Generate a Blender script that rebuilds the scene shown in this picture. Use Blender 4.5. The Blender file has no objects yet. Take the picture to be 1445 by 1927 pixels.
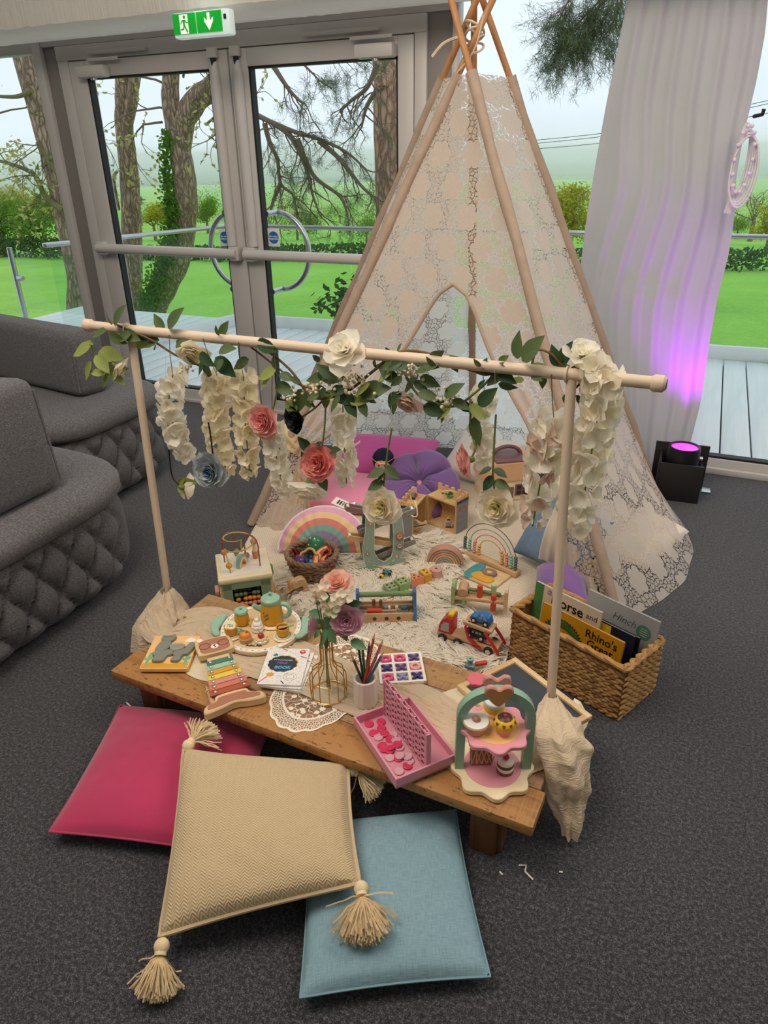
import bpy, bmesh, math, random
from math import sin, cos, pi, radians, sqrt, atan2
from mathutils import Vector, Matrix, Euler, noise
rnd = random.Random(11)
SC = bpy.context.scene
COL = SC.collection
# ---------------------------------------------------------------- camera
FPX, CX, CY, CAMH = 1336.0, 722.5, 963.5, 1.6
_p, _t, _r = radians(24), radians(26.8), 0.016
FW = Vector((-sin(_p)*cos(_t), cos(_p)*cos(_t), -sin(_t)))
_r0 = Vector((cos(_p), sin(_p), 0)); _u0 = _r0.cross(FW)
RT = _r0*cos(_r) - _u0*sin(_r); UP = _u0*cos(_r) + _r0*sin(_r)
EYE = Vector((0, 0, CAMH))
cam_data = bpy.data.cameras.new('camera'); cam = bpy.data.objects.new('camera', cam_data); COL.objects.link(cam)
cam_data.sensor_fit = 'VERTICAL'; cam_data.sensor_height = 36.0; cam_data.lens = FPX/1927*36.0
cam_data.clip_start = 0.05; cam_data.clip_end = 6000
cam.matrix_world = Matrix(((RT.x, UP.x, -FW.x, 0), (RT.y, UP.y, -FW.y, 0), (RT.z, UP.z, -FW.z, CAMH), (0, 0, 0, 1)))
SC.camera = cam
SC.view_settings.view_transform = 'Standard'; SC.view_settings.look = 'None'
SC.view_settings.gamma = 1; SC.view_settings.use_curve_mapping = False
SC.view_settings.exposure = 0.0
try:
    SC.cycles.use_denoising = True
    SC.cycles.max_bounces = 10; SC.cycles.transparent_max_bounces = 24
    SC.cycles.caustics_reflective = False; SC.cycles.caustics_refractive = False
    SC.cycles.volume_bounces = 6
except Exception: pass
# ---------------------------------------------------------------- overcast sky
world = bpy.data.worlds.new('world'); SC.world = world; world.use_nodes = True
wn, wl = world.node_tree.nodes, world.node_tree.links
bg = wn['Background']; tc = wn.new('ShaderNodeTexCoord'); sx = wn.new('ShaderNodeSeparateXYZ'); cr = wn.new('ShaderNodeValToRGB')
cr.color_ramp.elements[0].position = 0.0; cr.color_ramp.elements[0].color = (0.70, 0.79, 0.88, 1)
cr.color_ramp.elements[1].position = 0.5; cr.color_ramp.elements[1].color = (0.80, 0.87, 0.93, 1)
wl.new(tc.outputs['Generated'], sx.inputs[0]); wl.new(sx.outputs['Z'], cr.inputs[0])
nzw = wn.new('ShaderNodeTexNoise'); nzw.inputs['Scale'].default_value = 2.2; nzw.inputs['Detail'].default_value = 4
mpw = wn.new('ShaderNodeMapping'); mpw.inputs['Scale'].default_value = (1, 1, 3.5)
wl.new(tc.outputs['Generated'], mpw.inputs[0]); wl.new(mpw.outputs[0], nzw.inputs['Vector'])
mrw = wn.new('ShaderNodeMapRange'); mrw.inputs[1].default_value = .3; mrw.inputs[2].default_value = .7; mrw.inputs[3].default_value = .93; mrw.inputs[4].default_value = 1.07
wl.new(nzw.outputs['Fac'], mrw.inputs[0])
mxw = wn.new('ShaderNodeVectorMath'); mxw.operation = 'SCALE'
wl.new(cr.outputs[0], mxw.inputs[0]); wl.new(mrw.outputs[0], mxw.inputs['Scale']); wl.new(mxw.outputs[0], bg.inputs[0])
bg.inputs[1].default_value = 1.25
# ---------------------------------------------------------------- the hall's warm ceiling lights
def area_light(name, loc, size, power, col, target):
    l = bpy.data.lights.new(name, 'AREA'); l.shape = 'RECTANGLE'; l.size, l.size_y = size; l.energy = power; l.color = col
    o = bpy.data.objects.new(name, l); COL.objects.link(o); o.location = loc
    o.rotation_euler = (Vector(target)-Vector(loc)).to_track_quat('-Z', 'Y').to_euler(); return o
area_light('ceiling_light_panel', (-1.5, 0.7, 3.2), (1.8, 1.2), 62, (1.0, .87, .74), (-1.1, 1.95, .5))
area_light('ceiling_light_panel', (0.9, 2.2, 3.0), (1.4, 1.2), 36, (1.0, .88, .76), (-.2, 2.6, 0))

def G(x, y, z=0.0):
    d = FW + RT*((x-CX)/FPX) + UP*((CY-y)/FPX)
    return EYE + d*((z-CAMH)/d.z)
def GY(x, y, Y):
    d = FW + RT*((x-CX)/FPX) + UP*((CY-y)/FPX)
    return EYE + d*(Y/d.y)
def GH(base, x, y):
    'point above a floor point BASE that is seen at height y of column x'
    d = FW + RT*((x-CX)/FPX) + UP*((CY-y)/FPX)
    t = (base.x*d.x + base.y*d.y)/(d.x*d.x + d.y*d.y)
    return CAMH + t*d.z
ORD = ('first', 'second', 'third', 'fourth', 'fifth', 'sixth', 'seventh', 'eighth', 'ninth', 'tenth', 'eleventh', 'twelfth', 'thirteenth', 'fourteenth', 'fifteenth', 'sixteenth', 'seventeenth', 'eighteenth', 'nineteenth', 'twentieth', 'twenty-first', 'twenty-second', 'twenty-third', 'twenty-fourth', 'twenty-fifth', 'twenty-sixth')
def heading(a, b): return atan2(b.y-a.y, b.x-a.x)
# ---------------------------------------------------------------- materials
def lin(c):
    if isinstance(c, str):
        c = tuple(int(c[i:i+2], 16)/255 for i in (0, 2, 4))
    return tuple(x/12.92 if x <= .04045 else ((x+.055)/1.055)**2.4 for x in c)+(1.0,)
MATS = {}
class NT:
    def __init__(s, name):
        s.m = bpy.data.materials.new(name); s.m.use_nodes = True; s.t = s.m.node_tree; s.n = s.t.nodes; s.l = s.t.links
        s.b = s.n['Principled BSDF']; s.out = s.n['Material Output']
    def new(s, typ, **kw):
        nd = s.n.new('ShaderNode'+typ)
        for k, v in kw.items():
            if k.startswith('i_'): nd.inputs[k[2:].replace('_', ' ')].default_value = v
            elif k.startswith('n') and k[1:].isdigit(): nd.inputs[int(k[1:])].default_value = v
            else: setattr(nd, k, v)
        return nd
    def link(s, a, b): s.l.new(a, b)
    def math(s, op, a, b=None, c=None, clamp=False):
        nd = s.n.new('ShaderNodeMath'); nd.operation = op; nd.use_clamp = clamp
        for i, v in enumerate((a, b, c)):
            if v is None: continue
            if isinstance(v, (int, float)): nd.inputs[i].default_value = v
            else: s.l.new(v, nd.inputs[i])
        return nd.outputs[0]
    def ramp(s, fac, stops, interp='LINEAR'):
        nd = s.n.new('ShaderNodeValToRGB'); e = nd.color_ramp; e.interpolation = interp
        while len(e.elements) < len(stops): e.elements.new(.5)
        for el, (p, c) in zip(e.elements, stops): el.position = p; el.color = lin(c) if isinstance(c, str) else c
        s.l.new(fac, nd.inputs[0]); return nd.outputs[0]
    def coord(s, kind='Object', scale=(1, 1, 1), rot=(0, 0, 0)):
        t = s.n.new('ShaderNodeTexCoord'); mp = s.n.new('ShaderNodeMapping'); mp.inputs['Scale'].default_value = scale; mp.inputs['Rotation'].default_value = rot
        s.l.new(t.outputs[kind], mp.inputs[0]); return mp.outputs[0]
    def noise(s, vec, scale, detail=3, rough=.5):
        nd = s.n.new('ShaderNodeTexNoise'); nd.inputs['Scale'].default_value = scale; nd.inputs['Detail'].default_value = detail; nd.inputs['Roughness'].default_value = rough
        s.l.new(vec, nd.inputs['Vector']); return nd.outputs['Fac']
    def bump(s, h, strength, dist=.01):
        nd = s.n.new('ShaderNodeBump'); nd.inputs['Strength'].default_value = strength; nd.inputs['Distance'].default_value = dist
        s.l.new(h, nd.inputs['Height']); s.l.new(nd.outputs[0], s.b.inputs['Normal']); return nd.outputs[0]
    def mixc(s, fac, a, b, mode='MIX'):
        nd = s.n.new('ShaderNodeMix'); nd.data_type = 'RGBA'; nd.blend_type = mode
        for i, v in ((0, fac), (6, a), (7, b)):
            if isinstance(v, (int, float)): nd.inputs[i].default_value = v
            elif isinstance(v, (tuple, str)): nd.inputs[i].default_value = lin(v) if isinstance(v, str) else v
            else: s.l.new(v, nd.inputs[i])
        return nd.outputs[2]
    def translucent(s, col, amount):
        tr = s.n.new('ShaderNodeBsdfTranslucent'); mx = s.n.new('ShaderNodeMixShader'); mx.inputs[0].default_value = amount
        if isinstance(col, tuple): tr.inputs[0].default_value = col
        else: s.l.new(col, tr.inputs[0])
        s.l.new(s.b.outputs[0], mx.inputs[1]); s.l.new(tr.outputs[0], mx.inputs[2]); s.l.new(mx.outputs[0], s.out.inputs[0]); return mx
def mat(name, col, rough=.6, var=.1, vs=9, bump=.1, bs=150, metal=0, spec=.4, trl=0, sheen=0, coat=0, emit=0):
    if name in MATS: return MATS[name]
    t = NT(name); b = t.b; c = lin(col)
    b.inputs['Roughness'].default_value = rough; b.inputs['Metallic'].default_value = metal; b.inputs['Specular IOR Level'].default_value = spec
    b.inputs['Sheen Weight'].default_value = sheen; b.inputs['Coat Weight'].default_value = coat
    if emit: b.inputs['Emission Color'].default_value = c; b.inputs['Emission Strength'].default_value = emit
    v = t.coord(); csock = c
    if var:
        f = t.noise(v, vs, 4); k = t.new('MapRange', n1=.3, n2=.7, n3=1-var, n4=1+var); t.link(f, k.inputs[0])
        vm = t.new('VectorMath', operation='SCALE'); vm.inputs[0].default_value = c[:3]; t.link(k.outputs[0], vm.inputs['Scale']); csock = vm.outputs[0]
        t.link(csock, b.inputs['Base Color'])
    else: b.inputs['Base Color'].default_value = c
    if bump: t.bump(t.noise(v, bs, 2), bump, .004)
    if trl: t.translucent(csock, trl)
    MATS[name] = t.m; return t.m
def wood(name, c1, c2, scale=14, axis=0, rough=.55, stretch=12, bump=.15):
    if name in MATS: return MATS[name]
    t = NT(name); s = [scale]*3; s[axis] = scale/stretch
    v = t.coord('Object', tuple(s)); f = t.noise(v, 1.0, 6, .6); f2 = t.noise(v, 5.0, 3)
    m = t.math('ADD', t.math('MULTIPLY', f, .75), t.math('MULTIPLY', f2, .25))
    t.link(t.ramp(m, ((.32, c2), (.62, c1))), t.b.inputs['Base Color']); t.b.inputs['Roughness'].default_value = rough
    t.bump(m, bump, .004); MATS[name] = t.m; return t.m
# ---------------------------------------------------------------- mesh building
class MB:
    def __init__(s): s.v = []; s.f = []; s.mi = []; s.uv = []
    def add(s, vs, fs, M=None, m=0, uv=None):
        o = len(s.v)
        s.v.extend([M @ Vector(p) for p in vs] if M is not None else [Vector(p) for p in vs])
        for i, f in enumerate(fs):
            s.f.append(tuple(o+k for k in f)); s.mi.append(m); s.uv.append([uv[k] for k in f] if uv else None)
        return s
    def box(s, c, size, M=None, bev=0.0, m=0, seg=2):
        bm = bmesh.new(); bmesh.ops.create_cube(bm, size=1.0)
        for v in bm.verts: v.co = Vector((v.co.x*size[0], v.co.y*size[1], v.co.z*size[2]))
        if bev: bmesh.ops.bevel(bm, geom=list(bm.edges), offset=min(bev, min(size)*.49), segments=seg, profile=.5, affect='EDGES')
        bm.verts.index_update(); cc = Vector(c); R = M if M is not None else None
        vs = [cc+v.co if R is None else R @ (cc+v.co) for v in bm.verts]
        s.add(vs, [[v.index for v in f.verts] for f in bm.faces], None, m); bm.free(); return s
    def lathe(s, prof, seg=20, c=(0, 0, 0), M=None, m=0, a0=0, a1=2*pi):
        n = len(prof); vs = []; fs = []; full = abs(a1-a0-2*pi) < 1e-6; ns = seg if full else seg+1
        for k in range(ns):
            a = a0+(a1-a0)*k/seg
            for r, z in prof: vs.append((c[0]+r*cos(a), c[1]+r*sin(a), c[2]+z))
        for k in range(seg):
            k2 = (k+1) % ns
            for i in range(n-1):
                if prof[i][0] < 1e-7 and prof[i+1][0] < 1e-7: continue
                fs.append((k*n+i, k2*n+i, k2*n+i+1, k*n+i+1))
        return s.add(vs, fs, M, m)
    def sphere(s, c, r, seg=12, rings=8, M=None, m=0):
        rr = (r, r, r) if isinstance(r, (int, float)) else r
        vs = []; fs = []
        for i in range(rings+1):
            th = pi*i/rings
            for k in range(seg):
                a = 2*pi*k/seg; vs.append((c[0]+rr[0]*sin(th)*cos(a), c[1]+rr[1]*sin(th)*sin(a), c[2]-rr[2]*cos(th)))
        for i in range(rings):
            for k in range(seg): fs.append((i*seg+k, i*seg+(k+1) % seg, (i+1)*seg+(k+1) % seg, (i+1)*seg+k))
        return s.add(vs, fs, M, m)
    def tube(s, pts, r, seg=8, caps=True, M=None, m=0, closed=False, flat=1.0):
        pts = [Vector(p) for p in pts]; n = len(pts); rs = r if isinstance(r, (list, tuple)) else [r]*n
        vs = []; fs = []; up = None
        for i in range(n):
            if closed: d = pts[(i+1) % n]-pts[i-1]
            else: d = pts[min(i+1, n-1)]-pts[max(i-1, 0)]
            if d.length < 1e-9: d = Vector((0, 0, 1))
            d.normalize()
            if up is None: up = Vector((0, 0, 1)) if abs(d.z) < .9 else Vector((1, 0, 0))
            a = up-d*up.dot(d)
            if a.length < 1e-6: a = d.orthogonal()
            a.normalize(); up = a; b = d.cross(a)
            for k in range(seg):
                t = 2*pi*k/seg; vs.append(pts[i]+(a*cos(t)*flat+b*sin(t))*rs[i])
        for i in range(n if closed else n-1):
            j = (i+1) % n
            for k in range(seg): fs.append((i*seg+k, i*seg+(k+1) % seg, j*seg+(k+1) % seg, j*seg+k))
        if caps and not closed: fs.append(tuple(range(seg-1, -1, -1))); fs.append(tuple((n-1)*seg+k for k in range(seg)))
        return s.add(vs, fs, M, m)
    def cyl(s, p0, p1, r, r1=None, seg=16, M=None, m=0, bev=0.0):
        r1 = r if r1 is None else r1
        p0, p1 = Vector(p0), Vector(p1)
        if bev:
            d = (p1-p0).normalized()*bev
            return s.tube([p0, p0+d*.001, p0+d, p1-d, p1-d*.001, p1], [max(r-bev, 1e-5), r-bev, r, r1, r1-bev, max(r1-bev, 1e-5)], seg, True, M, m)
        return s.tube([p0, p1], [r, r1], seg, True, M, m)
    def prism(s, out, z0, z1, bev=0.0, M=None, m=0, mt=None):
        'extrude a 2-D outline (counter-clockwise) from z0 to z1 with a chamfered top'
        n = len(out); P = [Vector((p[0], p[1])) for p in out]
        if sum(P[i].x*P[(i+1) % n].y-P[(i+1) % n].x*P[i].y for i in range(n)) < 0: P.reverse()
        rings = [(P, z0)]
        if bev:
            Q = []
            for i in range(n):
                a, b, c = P[i-1], P[i], P[(i+1) % n]
                e1 = (b-a); e2 = (c-b)
                n1 = Vector((-e1.y, e1.x)); n2 = Vector((-e2.y, e2.x))
                if n1.length: n1.normalize()
                if n2.length: n2.normalize()
                nn = n1+n2
                if nn.length < .2: nn = n1
                nn.normalize(); Q.append(b+nn*bev)
            rings += [(P, z1-bev), (Q, z1)]
        else: rings.append((P, z1))
        vs = []; fs = []
        for R, z in rings: vs += [(p.x, p.y, z) for p in R]
        for i in range(len(rings)-1):
            for k in range(n): fs.append((i*n+k, i*n+(k+1) % n, (i+1)*n+(k+1) % n, (i+1)*n+k))
        fs.append(tuple(range(n-1, -1, -1))); s.add(vs, fs, M, m)
        o = len(s.v)-len(vs); s.f.append(tuple(o+(len(rings)-1)*n+k for k in range(n))); s.mi.append(m if mt is None else mt); s.uv.append(None)
        return s
    def surf(s, fn, nu, nv, cu=False, M=None, m=0, us=1.0, vs_=1.0, uvfn=None):
        V = []; U = []; F = []
        nn = nu if cu else nu+1
        for j in range(nv+1):
            for i in range(nn):
                u, v = i/nu, j/nv; V.append(fn(u, v)); U.append(uvfn(u, v) if uvfn else (u*us, v*vs_))
        for j in range(nv):
            for i in range(nu):
                a = j*nn+i; b = j*nn+(i+1) % nn; F.append((a, b, b+nn, a+nn))
        return s.add(V, F, M, m, U)
    def build(s, name, mats, parent=None, smooth=38, label=None, kind=None):
        me = bpy.data.meshes.new(name); me.from_pydata([tuple(p) for p in s.v], [], s.f)
        if not isinstance(mats, (list, tuple)): mats = [mats]
        for mm in mats: me.materials.append(mm)
        if len(mats) > 1: me.polygons.foreach_set('material_index', s.mi)
        if any(u is not None for u in s.uv):
            L = me.uv_layers.new(name='uv'); flat = []
            for f, u in zip(s.f, s.uv):
                for k in range(len(f)): flat += list(u[k]) if u else [0, 0]
            L.data.foreach_set('uv', flat)
        if smooth:
            me.polygons.foreach_set('use_smooth', [True]*len(me.polygons))
            try: me.set_sharp_from_angle(angle=radians(smooth))
            except Exception: pass
        me.update(); return link(name, me, parent, label, kind)
def link(name, me, parent=None, label=None, kind=None):
    o = bpy.data.objects.new(name, me); COL.objects.link(o)
    if parent is not None: o.parent = parent
    if label: o['label'] = label
    if kind: o['kind'] = kind
    return o
def tag(o, label, cat, group=None, kind=None):
    o['label'] = label; o['category'] = cat
    if group: o['group'] = group
    if kind: o['kind'] = kind
    return o
def thing(name, label, cat, loc=(0, 0, 0), rz=0.0, group=None, rot=None):
    o = bpy.data.objects.new(name, None); COL.objects.link(o); o.empty_display_size = .05
    o.location = loc; o.rotation_euler = rot if rot else (0, 0, rz); return tag(o, label, cat, group)
def struct(name, label=None):
    o = bpy.data.objects.new(name, None); COL.objects.link(o); o['kind'] = 'structure'
    if label: o['label'] = label
    return o
def T(x=0, y=0, z=0): return Matrix.Translation((x, y, z))
def R(ax, a): return Matrix.Rotation(a, 4, ax)
def S(x, y, z): return Matrix.Diagonal((x, y, z, 1))
def inst(name, me, parent, M):
    o = bpy.data.objects.new(name, me); COL.objects.link(o); o.parent = parent; o.matrix_local = M; return o
def text(name, body, size, m, parent, M, ext=.0006, align='CENTER', shear=0, bold=0, sx=1.0):
    c = bpy.data.curves.new(name, 'FONT'); c.body = body; c.size = size; c.extrude = ext; c.align_x = align; c.align_y = 'CENTER'
    c.shear = shear; c.offset = bold; c.space_line = .85; c.resolution_u = 3; c.materials.append(m)
    tmp = bpy.data.objects.new(name, c); me = bpy.data.meshes.new_from_object(tmp); bpy.data.objects.remove(tmp); bpy.data.curves.remove(c)
    o = bpy.data.objects.new(name, me); COL.objects.link(o); o.parent = parent; o.matrix_local = M @ S(sx, 1, 1); return o
def bez(pts, n=10):
    'smooth open curve through points'
    P = [Vector(p) for p in pts]; out = []
    for i in range(len(P)-1):
        a, b, c, d = P[max(i-1, 0)], P[i], P[i+1], P[min(i+2, len(P)-1)]
        for k in range(n):
            t = k/n; out.append(.5*((2*b)+(c-a)*t+(2*a-5*b+4*c-d)*t*t+(3*b-3*c+d-a)*t*t*t))
    return out+[P[-1]]
def circ(r, n=24, c=(0, 0), ry=None, a0=0, a1=2*pi):
    ry = r if ry is None else ry; full = abs(a1-a0-2*pi) < 1e-6
    return [(c[0]+r*cos(a0+(a1-a0)*k/(n if full else n-1)), c[1]+ry*sin(a0+(a1-a0)*k/(n if full else n-1))) for k in range(n)]
def smooth2(pts, n=6):
    'closed smooth 2-D outline through points'
    P = [Vector((p[0], p[1])) for p in pts]; N = len(P); out = []
    for i in range(N):
        a, b, c, d = P[i-1], P[i], P[(i+1) % N], P[(i+2) % N]
        for k in range(n):
            t = k/n; q = .5*((2*b)+(c-a)*t+(2*a-5*b+4*c-d)*t*t+(3*b-3*c+d-a)*t*t*t); out.append((q.x, q.y))
    return out
def rrect(w, h, r, n=4, c=(0, 0)):
    out = []
    for (sx_, sy_, a) in ((1, -1, -pi/2), (1, 1, 0), (-1, 1, pi/2), (-1, -1, pi)):
        for k in range(n+1):
            t = a+pi/2*k/n; out.append((c[0]+sx_*(w/2-r)+r*cos(t), c[1]+sy_*(h/2-r)+r*sin(t)))
    return out
# ================================================================ SETTING: floor, glazed wall, doors, lining
def carpet_mat():
    t = NT('carpet'); v = t.coord(); f = t.noise(v, 360, 2, .8); f2 = t.noise(v, 110, 2, .7); f3 = t.noise(v, 1.1, 3)
    m = t.math('ADD', t.math('MULTIPLY', f, .6), t.math('MULTIPLY', f2, .4))
    c = t.ramp(m, ((.36, '121214'), (.5, '343438'), (.63, '727279')))
    k = t.new('MapRange', n1=.35, n2=.65, n3=.9, n4=1.1); t.link(f3, k.inputs[0])
    vm = t.new('VectorMath', operation='SCALE'); t.link(c, vm.inputs[0]); t.link(k.outputs[0], vm.inputs['Scale'])
    t.link(vm.outputs[0], t.b.inputs['Base Color']); t.b.inputs['Roughness'].default_value = .95; t.b.inputs['Specular IOR Level'].default_value = .15
    t.b.inputs['Sheen Weight'].default_value = .25; t.b.inputs['Sheen Roughness'].default_value = .5
    t.bump(m, .8, .006); return t.m
MB().box((-2, .3, -.05), (12, 7.7, .1)).build('floor', carpet_mat(), kind='structure')
ALU = mat('white_aluminium', 'cdc9c6', .42, .03, 3, .03, 200, 0, .5)
ALU2 = mat('grey_post', '8f8985', .5, .03, 3, .03, 200)
GASK = mat('gasket', '1c1d20', .6, 0, bump=0)
STEEL = mat('steel', 'b9bcc0', .28, .04, 5, 0, metal=.9)
def glass_mat():
    t = NT('glass'); tr = t.new('BsdfTransparent'); tr.inputs[0].default_value = (.985, .995, .99, 1); gl = t.new('BsdfGlossy'); gl.inputs['Roughness'].default_value = .02
    fr = t.new('LayerWeight', i_Blend=.5); mx = t.new('MixShader'); k = t.math('ADD', .012, t.math('MULTIPLY', t.math('POWER', fr.outputs['Facing'], 5.0), .6))
    t.link(k, mx.inputs[0]); t.link(tr.outputs[0], mx.inputs[1]); t.link(gl.outputs[0], mx.inputs[2]); t.link(mx.outputs[0], t.out.inputs[0]); return t.m
GLASS = glass_mat()
WY = 4.06
def frame_piece(name, parent, x0, x1, z0, z1, y0=4.02, y1=4.10, m=None, bev=.004):
    return MB().box(((x0+x1)/2, (y0+y1)/2, (z0+z1)/2), (x1-x0, y1-y0, z1-z0), bev=bev).build(name, m or ALU, parent)
frame_piece('wall_post_left', None, -4.13, -4.0, 0, 2.6, 4.05, 4.14, ALU2)['kind'] = 'structure'
frame_piece('wall_post_right', None, -1.51, -1.375, 0, 2.6, 4.04, 4.14, ALU2)['kind'] = 'structure'
df = struct('door_frame')
frame_piece('jamb', df, -4.0, -3.915, 0, 2.22); frame_piece('jamb', df, -1.578, -1.51, 0, 2.22); frame_piece('header', df, -4.0, -1.51, 2.145, 2.225, 4.015, 4.10)
frame_piece('header', df, -4.13, -1.375, 2.228, 2.34, 4.03, 4.12)
frame_piece('threshold', df, -4.0, -1.51, 0, .022, 3.99, 4.14)
BLUE = mat('sign_blue', '1f6fb5', .4, 0, bump=0); WHITE = mat('white_paint', 'e8e6e0', .45, .02, bump=.03)
def door(name, x0, x1, gx0, gx1, hinge_left):
    d = struct(name)
    frame_piece('stile', d, x0, gx0, 0.02, 2.14); frame_piece('stile', d, gx1, x1, 0.02, 2.14)
    frame_piece('rail', d, gx0, gx1, .02, .088); frame_piece('rail', d, gx0, gx1, 2.05, 2.14)
    g = MB()
    for (a, b, c, e) in ((gx0, gx0+.012, .088, 2.05), (gx1-.012, gx1, .088, 2.05), (gx0, gx1, .088, .1), (gx0, gx1, 2.04, 2.05)):
        g.box(((a+b)/2, 4.055, (c+e)/2), (b-a, .05, e-c))
    g.build('gasket_frame', GASK, d)
    MB().box(((gx0+gx1)/2, 4.06, 1.07), (gx1-gx0, .012, 1.96)).build('pane', GLASS, d)
    # push bar across the leaf at waist height
    bar = MB().tube([(x0+.02, 3.965, 1.045), (x1-.03, 3.965, 1.045)], .034, 14, flat=.9).build('push_bar', ALU, d)
    for bx in (x0+.045, x1-.055): MB().box((bx, 3.99, 1.045), (.075, .07, .085), bev=.012).build('end_block', ALU, bar)
    # vertical bolt cover beside the meeting stile
    vx = x1-.085 if hinge_left else x0+.06
    MB().tube([(vx, 4.01, 2.08), (vx, 4.005, 1.98), (vx, 4.005, 1.09)], [.022, .032, .032], 10).build('bolt_cover', ALU, d)
    br = MB().box((vx, 4.0, 2.125), (.06, .03, .05), bev=.004).build('bolt_bracket', ALU, d)
    MB().cyl((vx, 4.0, 2.05), (vx, 4.0, 2.12), .014).build('bolt_rod', GASK, br)
    cx = x0+.22 if hinge_left else x1-.2
    cl = MB().box((cx, 3.985, 2.075), (.22, .07, .065), bev=.012).build('door_closer', WHITE if 0 else ALU, d)
    MB().box((cx+(.2 if hinge_left else -.2), 3.99, 2.172), (.44, .025, .02), R('Y', 0), bev=.004).build('closer_track', ALU, cl)
    MB().box((cx+(.1 if hinge_left else -.02), 3.975, 2.135), (.24, .014, .018), bev=.004).build('closer_arm', ALU, cl)
    MB().cyl((cx, 3.985, 2.03), (cx, 3.985, 2.045), .02).build('closer_screw', STEEL, cl)
    return d
d1 = door('door_1', -3.912, -2.722, -3.785, -2.856, True)
d2 = door('door_2', -2.712, -1.582, -2.592, -1.672, False)
for d, px in ((d1, 423), (d2, 515)):
    c = GY(px, 447, 4.046)
    st = MB().box((c.x, 4.047, c.z), (.082, .003, .105), bev=.001).build('door_sticker', WHITE, d)
    MB().cyl((c.x, 4.0455, c.z), (c.x, 4.044, c.z), .036, seg=28).build('sticker_disc', BLUE, st)
    text('sticker_lettering', 'Fire door\nKeep shut', .0165, WHITE, st, T(c.x, 4.0435, c.z) @ R('X', pi/2), .0002, bold=.0004)
# the two D-shaped outside pull handles together make the ring seen through the glass
for d, sg, cx in ((d1, -1, -2.90), (d2, 1, -2.585)):
    pts = [(cx+sg*.235*sin(a) if 0 else cx+sg*.22*sin(a), 4.20, 1.04+.235*cos(a)) for a in [pi*k/20 for k in range(21)]]
    h = MB().tube([(cx, 4.08, 1.275)]+pts+[(cx, 4.08, .805)], .017, 12).build('pull_handle', STEEL, d)
w1 = struct('window_1'); frame_piece('stile', w1, -4.2, -4.13, 0, 2.3); frame_piece('top_rail', w1, -8, -4.2, 2.2, 2.3); frame_piece('bottom_rail', w1, -8, -4.2, 0, .08)
MB().box((-6.1, 4.06, 1.15), (3.8, .012, 2.14)).build('pane', GLASS, w1)
w2 = struct('window_2'); frame_piece('stile', w2, -1.375, -1.345, 0, 3.2); frame_piece('bottom_rail', w2, -1.345, 3.6, .01, .08); frame_piece('sill_trim', w2, -1.345, 3.6, 0, .035, 3.99, 4.02)
MB().box((-1.345+2.45, 4.055, .086), (4.9, .05, .012)).build('gasket_frame', GASK, w2)
MB().box((1.13, 4.06, 1.65), (4.94, .012, 3.14)).build('pane', GLASS, w2)
frame_piece('stile', w2, 1.0, 1.08, 0, 3.2)
# fabric lining of the marquee roof: a ruched valance over the doors, then the slope up into the room
def lining_mat():
    t = NT('lining_fabric'); v = t.coord('Object', (26, 1.2, 1.2)); f = t.noise(v, 1.0, 4); v2 = t.coord('Object', (60, 5, 5)); f2 = t.noise(v2, 1, 3)
    m = t.math('ADD', t.math('MULTIPLY', f, .6), t.math('MULTIPLY', f2, .4))
    t.b.inputs['Base Color'].default_value = lin('e6dfd4'); t.b.inputs['Roughness'].default_value = .85
    t.bump(m, .6, .02); t.translucent(lin('e6dfd4'), .32); return t.m
LIN = lining_mat()
prof = [(4.07, 2.262), (3.95, 2.248), (3.82, 2.236), (3.70, 2.236), (3.62, 2.245), (3.585, 2.262), (3.58, 2.30), (3.575, 2.38), (3.54, 2.48), (3.45, 2.6), (3.2, 2.78), (2.5, 3.1), (1.0, 3.62), (-1.0, 3.95), (-3.4, 4.1)]
NL = len(prof)-1
def lin_fn(u, v):
    x = -8+12*u; k = v*NL; i = min(int(k), NL-1); fr = k-i
    y = prof[i][0]+(prof[i+1][0]-prof[i][0])*fr; z = prof[i][1]+(prof[i+1][1]-prof[i][1])*fr
    w = noise.noise((x*2.2+3*v, v*3, 0)); w2 = noise.noise((x*30, v*5, 2))+.6*noise.noise((x*70+v*3, v*9, 5))
    amp = 1 if 0 < i < 9 else (0 if i == 0 else .4)
    return Vector((x, y-.012*w*amp, z+(.012*w+.008*w2)*amp))
MB().surf(lin_fn, 360, 28).build('ceiling', LIN, kind='structure')
MB().box((-2.0, 4.12, 2.75), (12, .04, .82)).build('wall_back', LIN, kind='structure')
# wall seen only from other sides of the room
PLA = mat('plain_wall', 'c9c1b4', .8, .04, 2, .05)
MB().box((-8.02, .35, 1.7), (.04, 7.6, 3.4)).build('wall_left', PLA, kind='structure')
MB().box((4.02, .35, 1.7), (.04, 7.6, 3.4)).build('wall_right', PLA, kind='structure')
MB().box((-2, -3.42, 2.05), (12.1, .04, 4.1)).build('wall_front', PLA, kind='structure')
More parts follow.
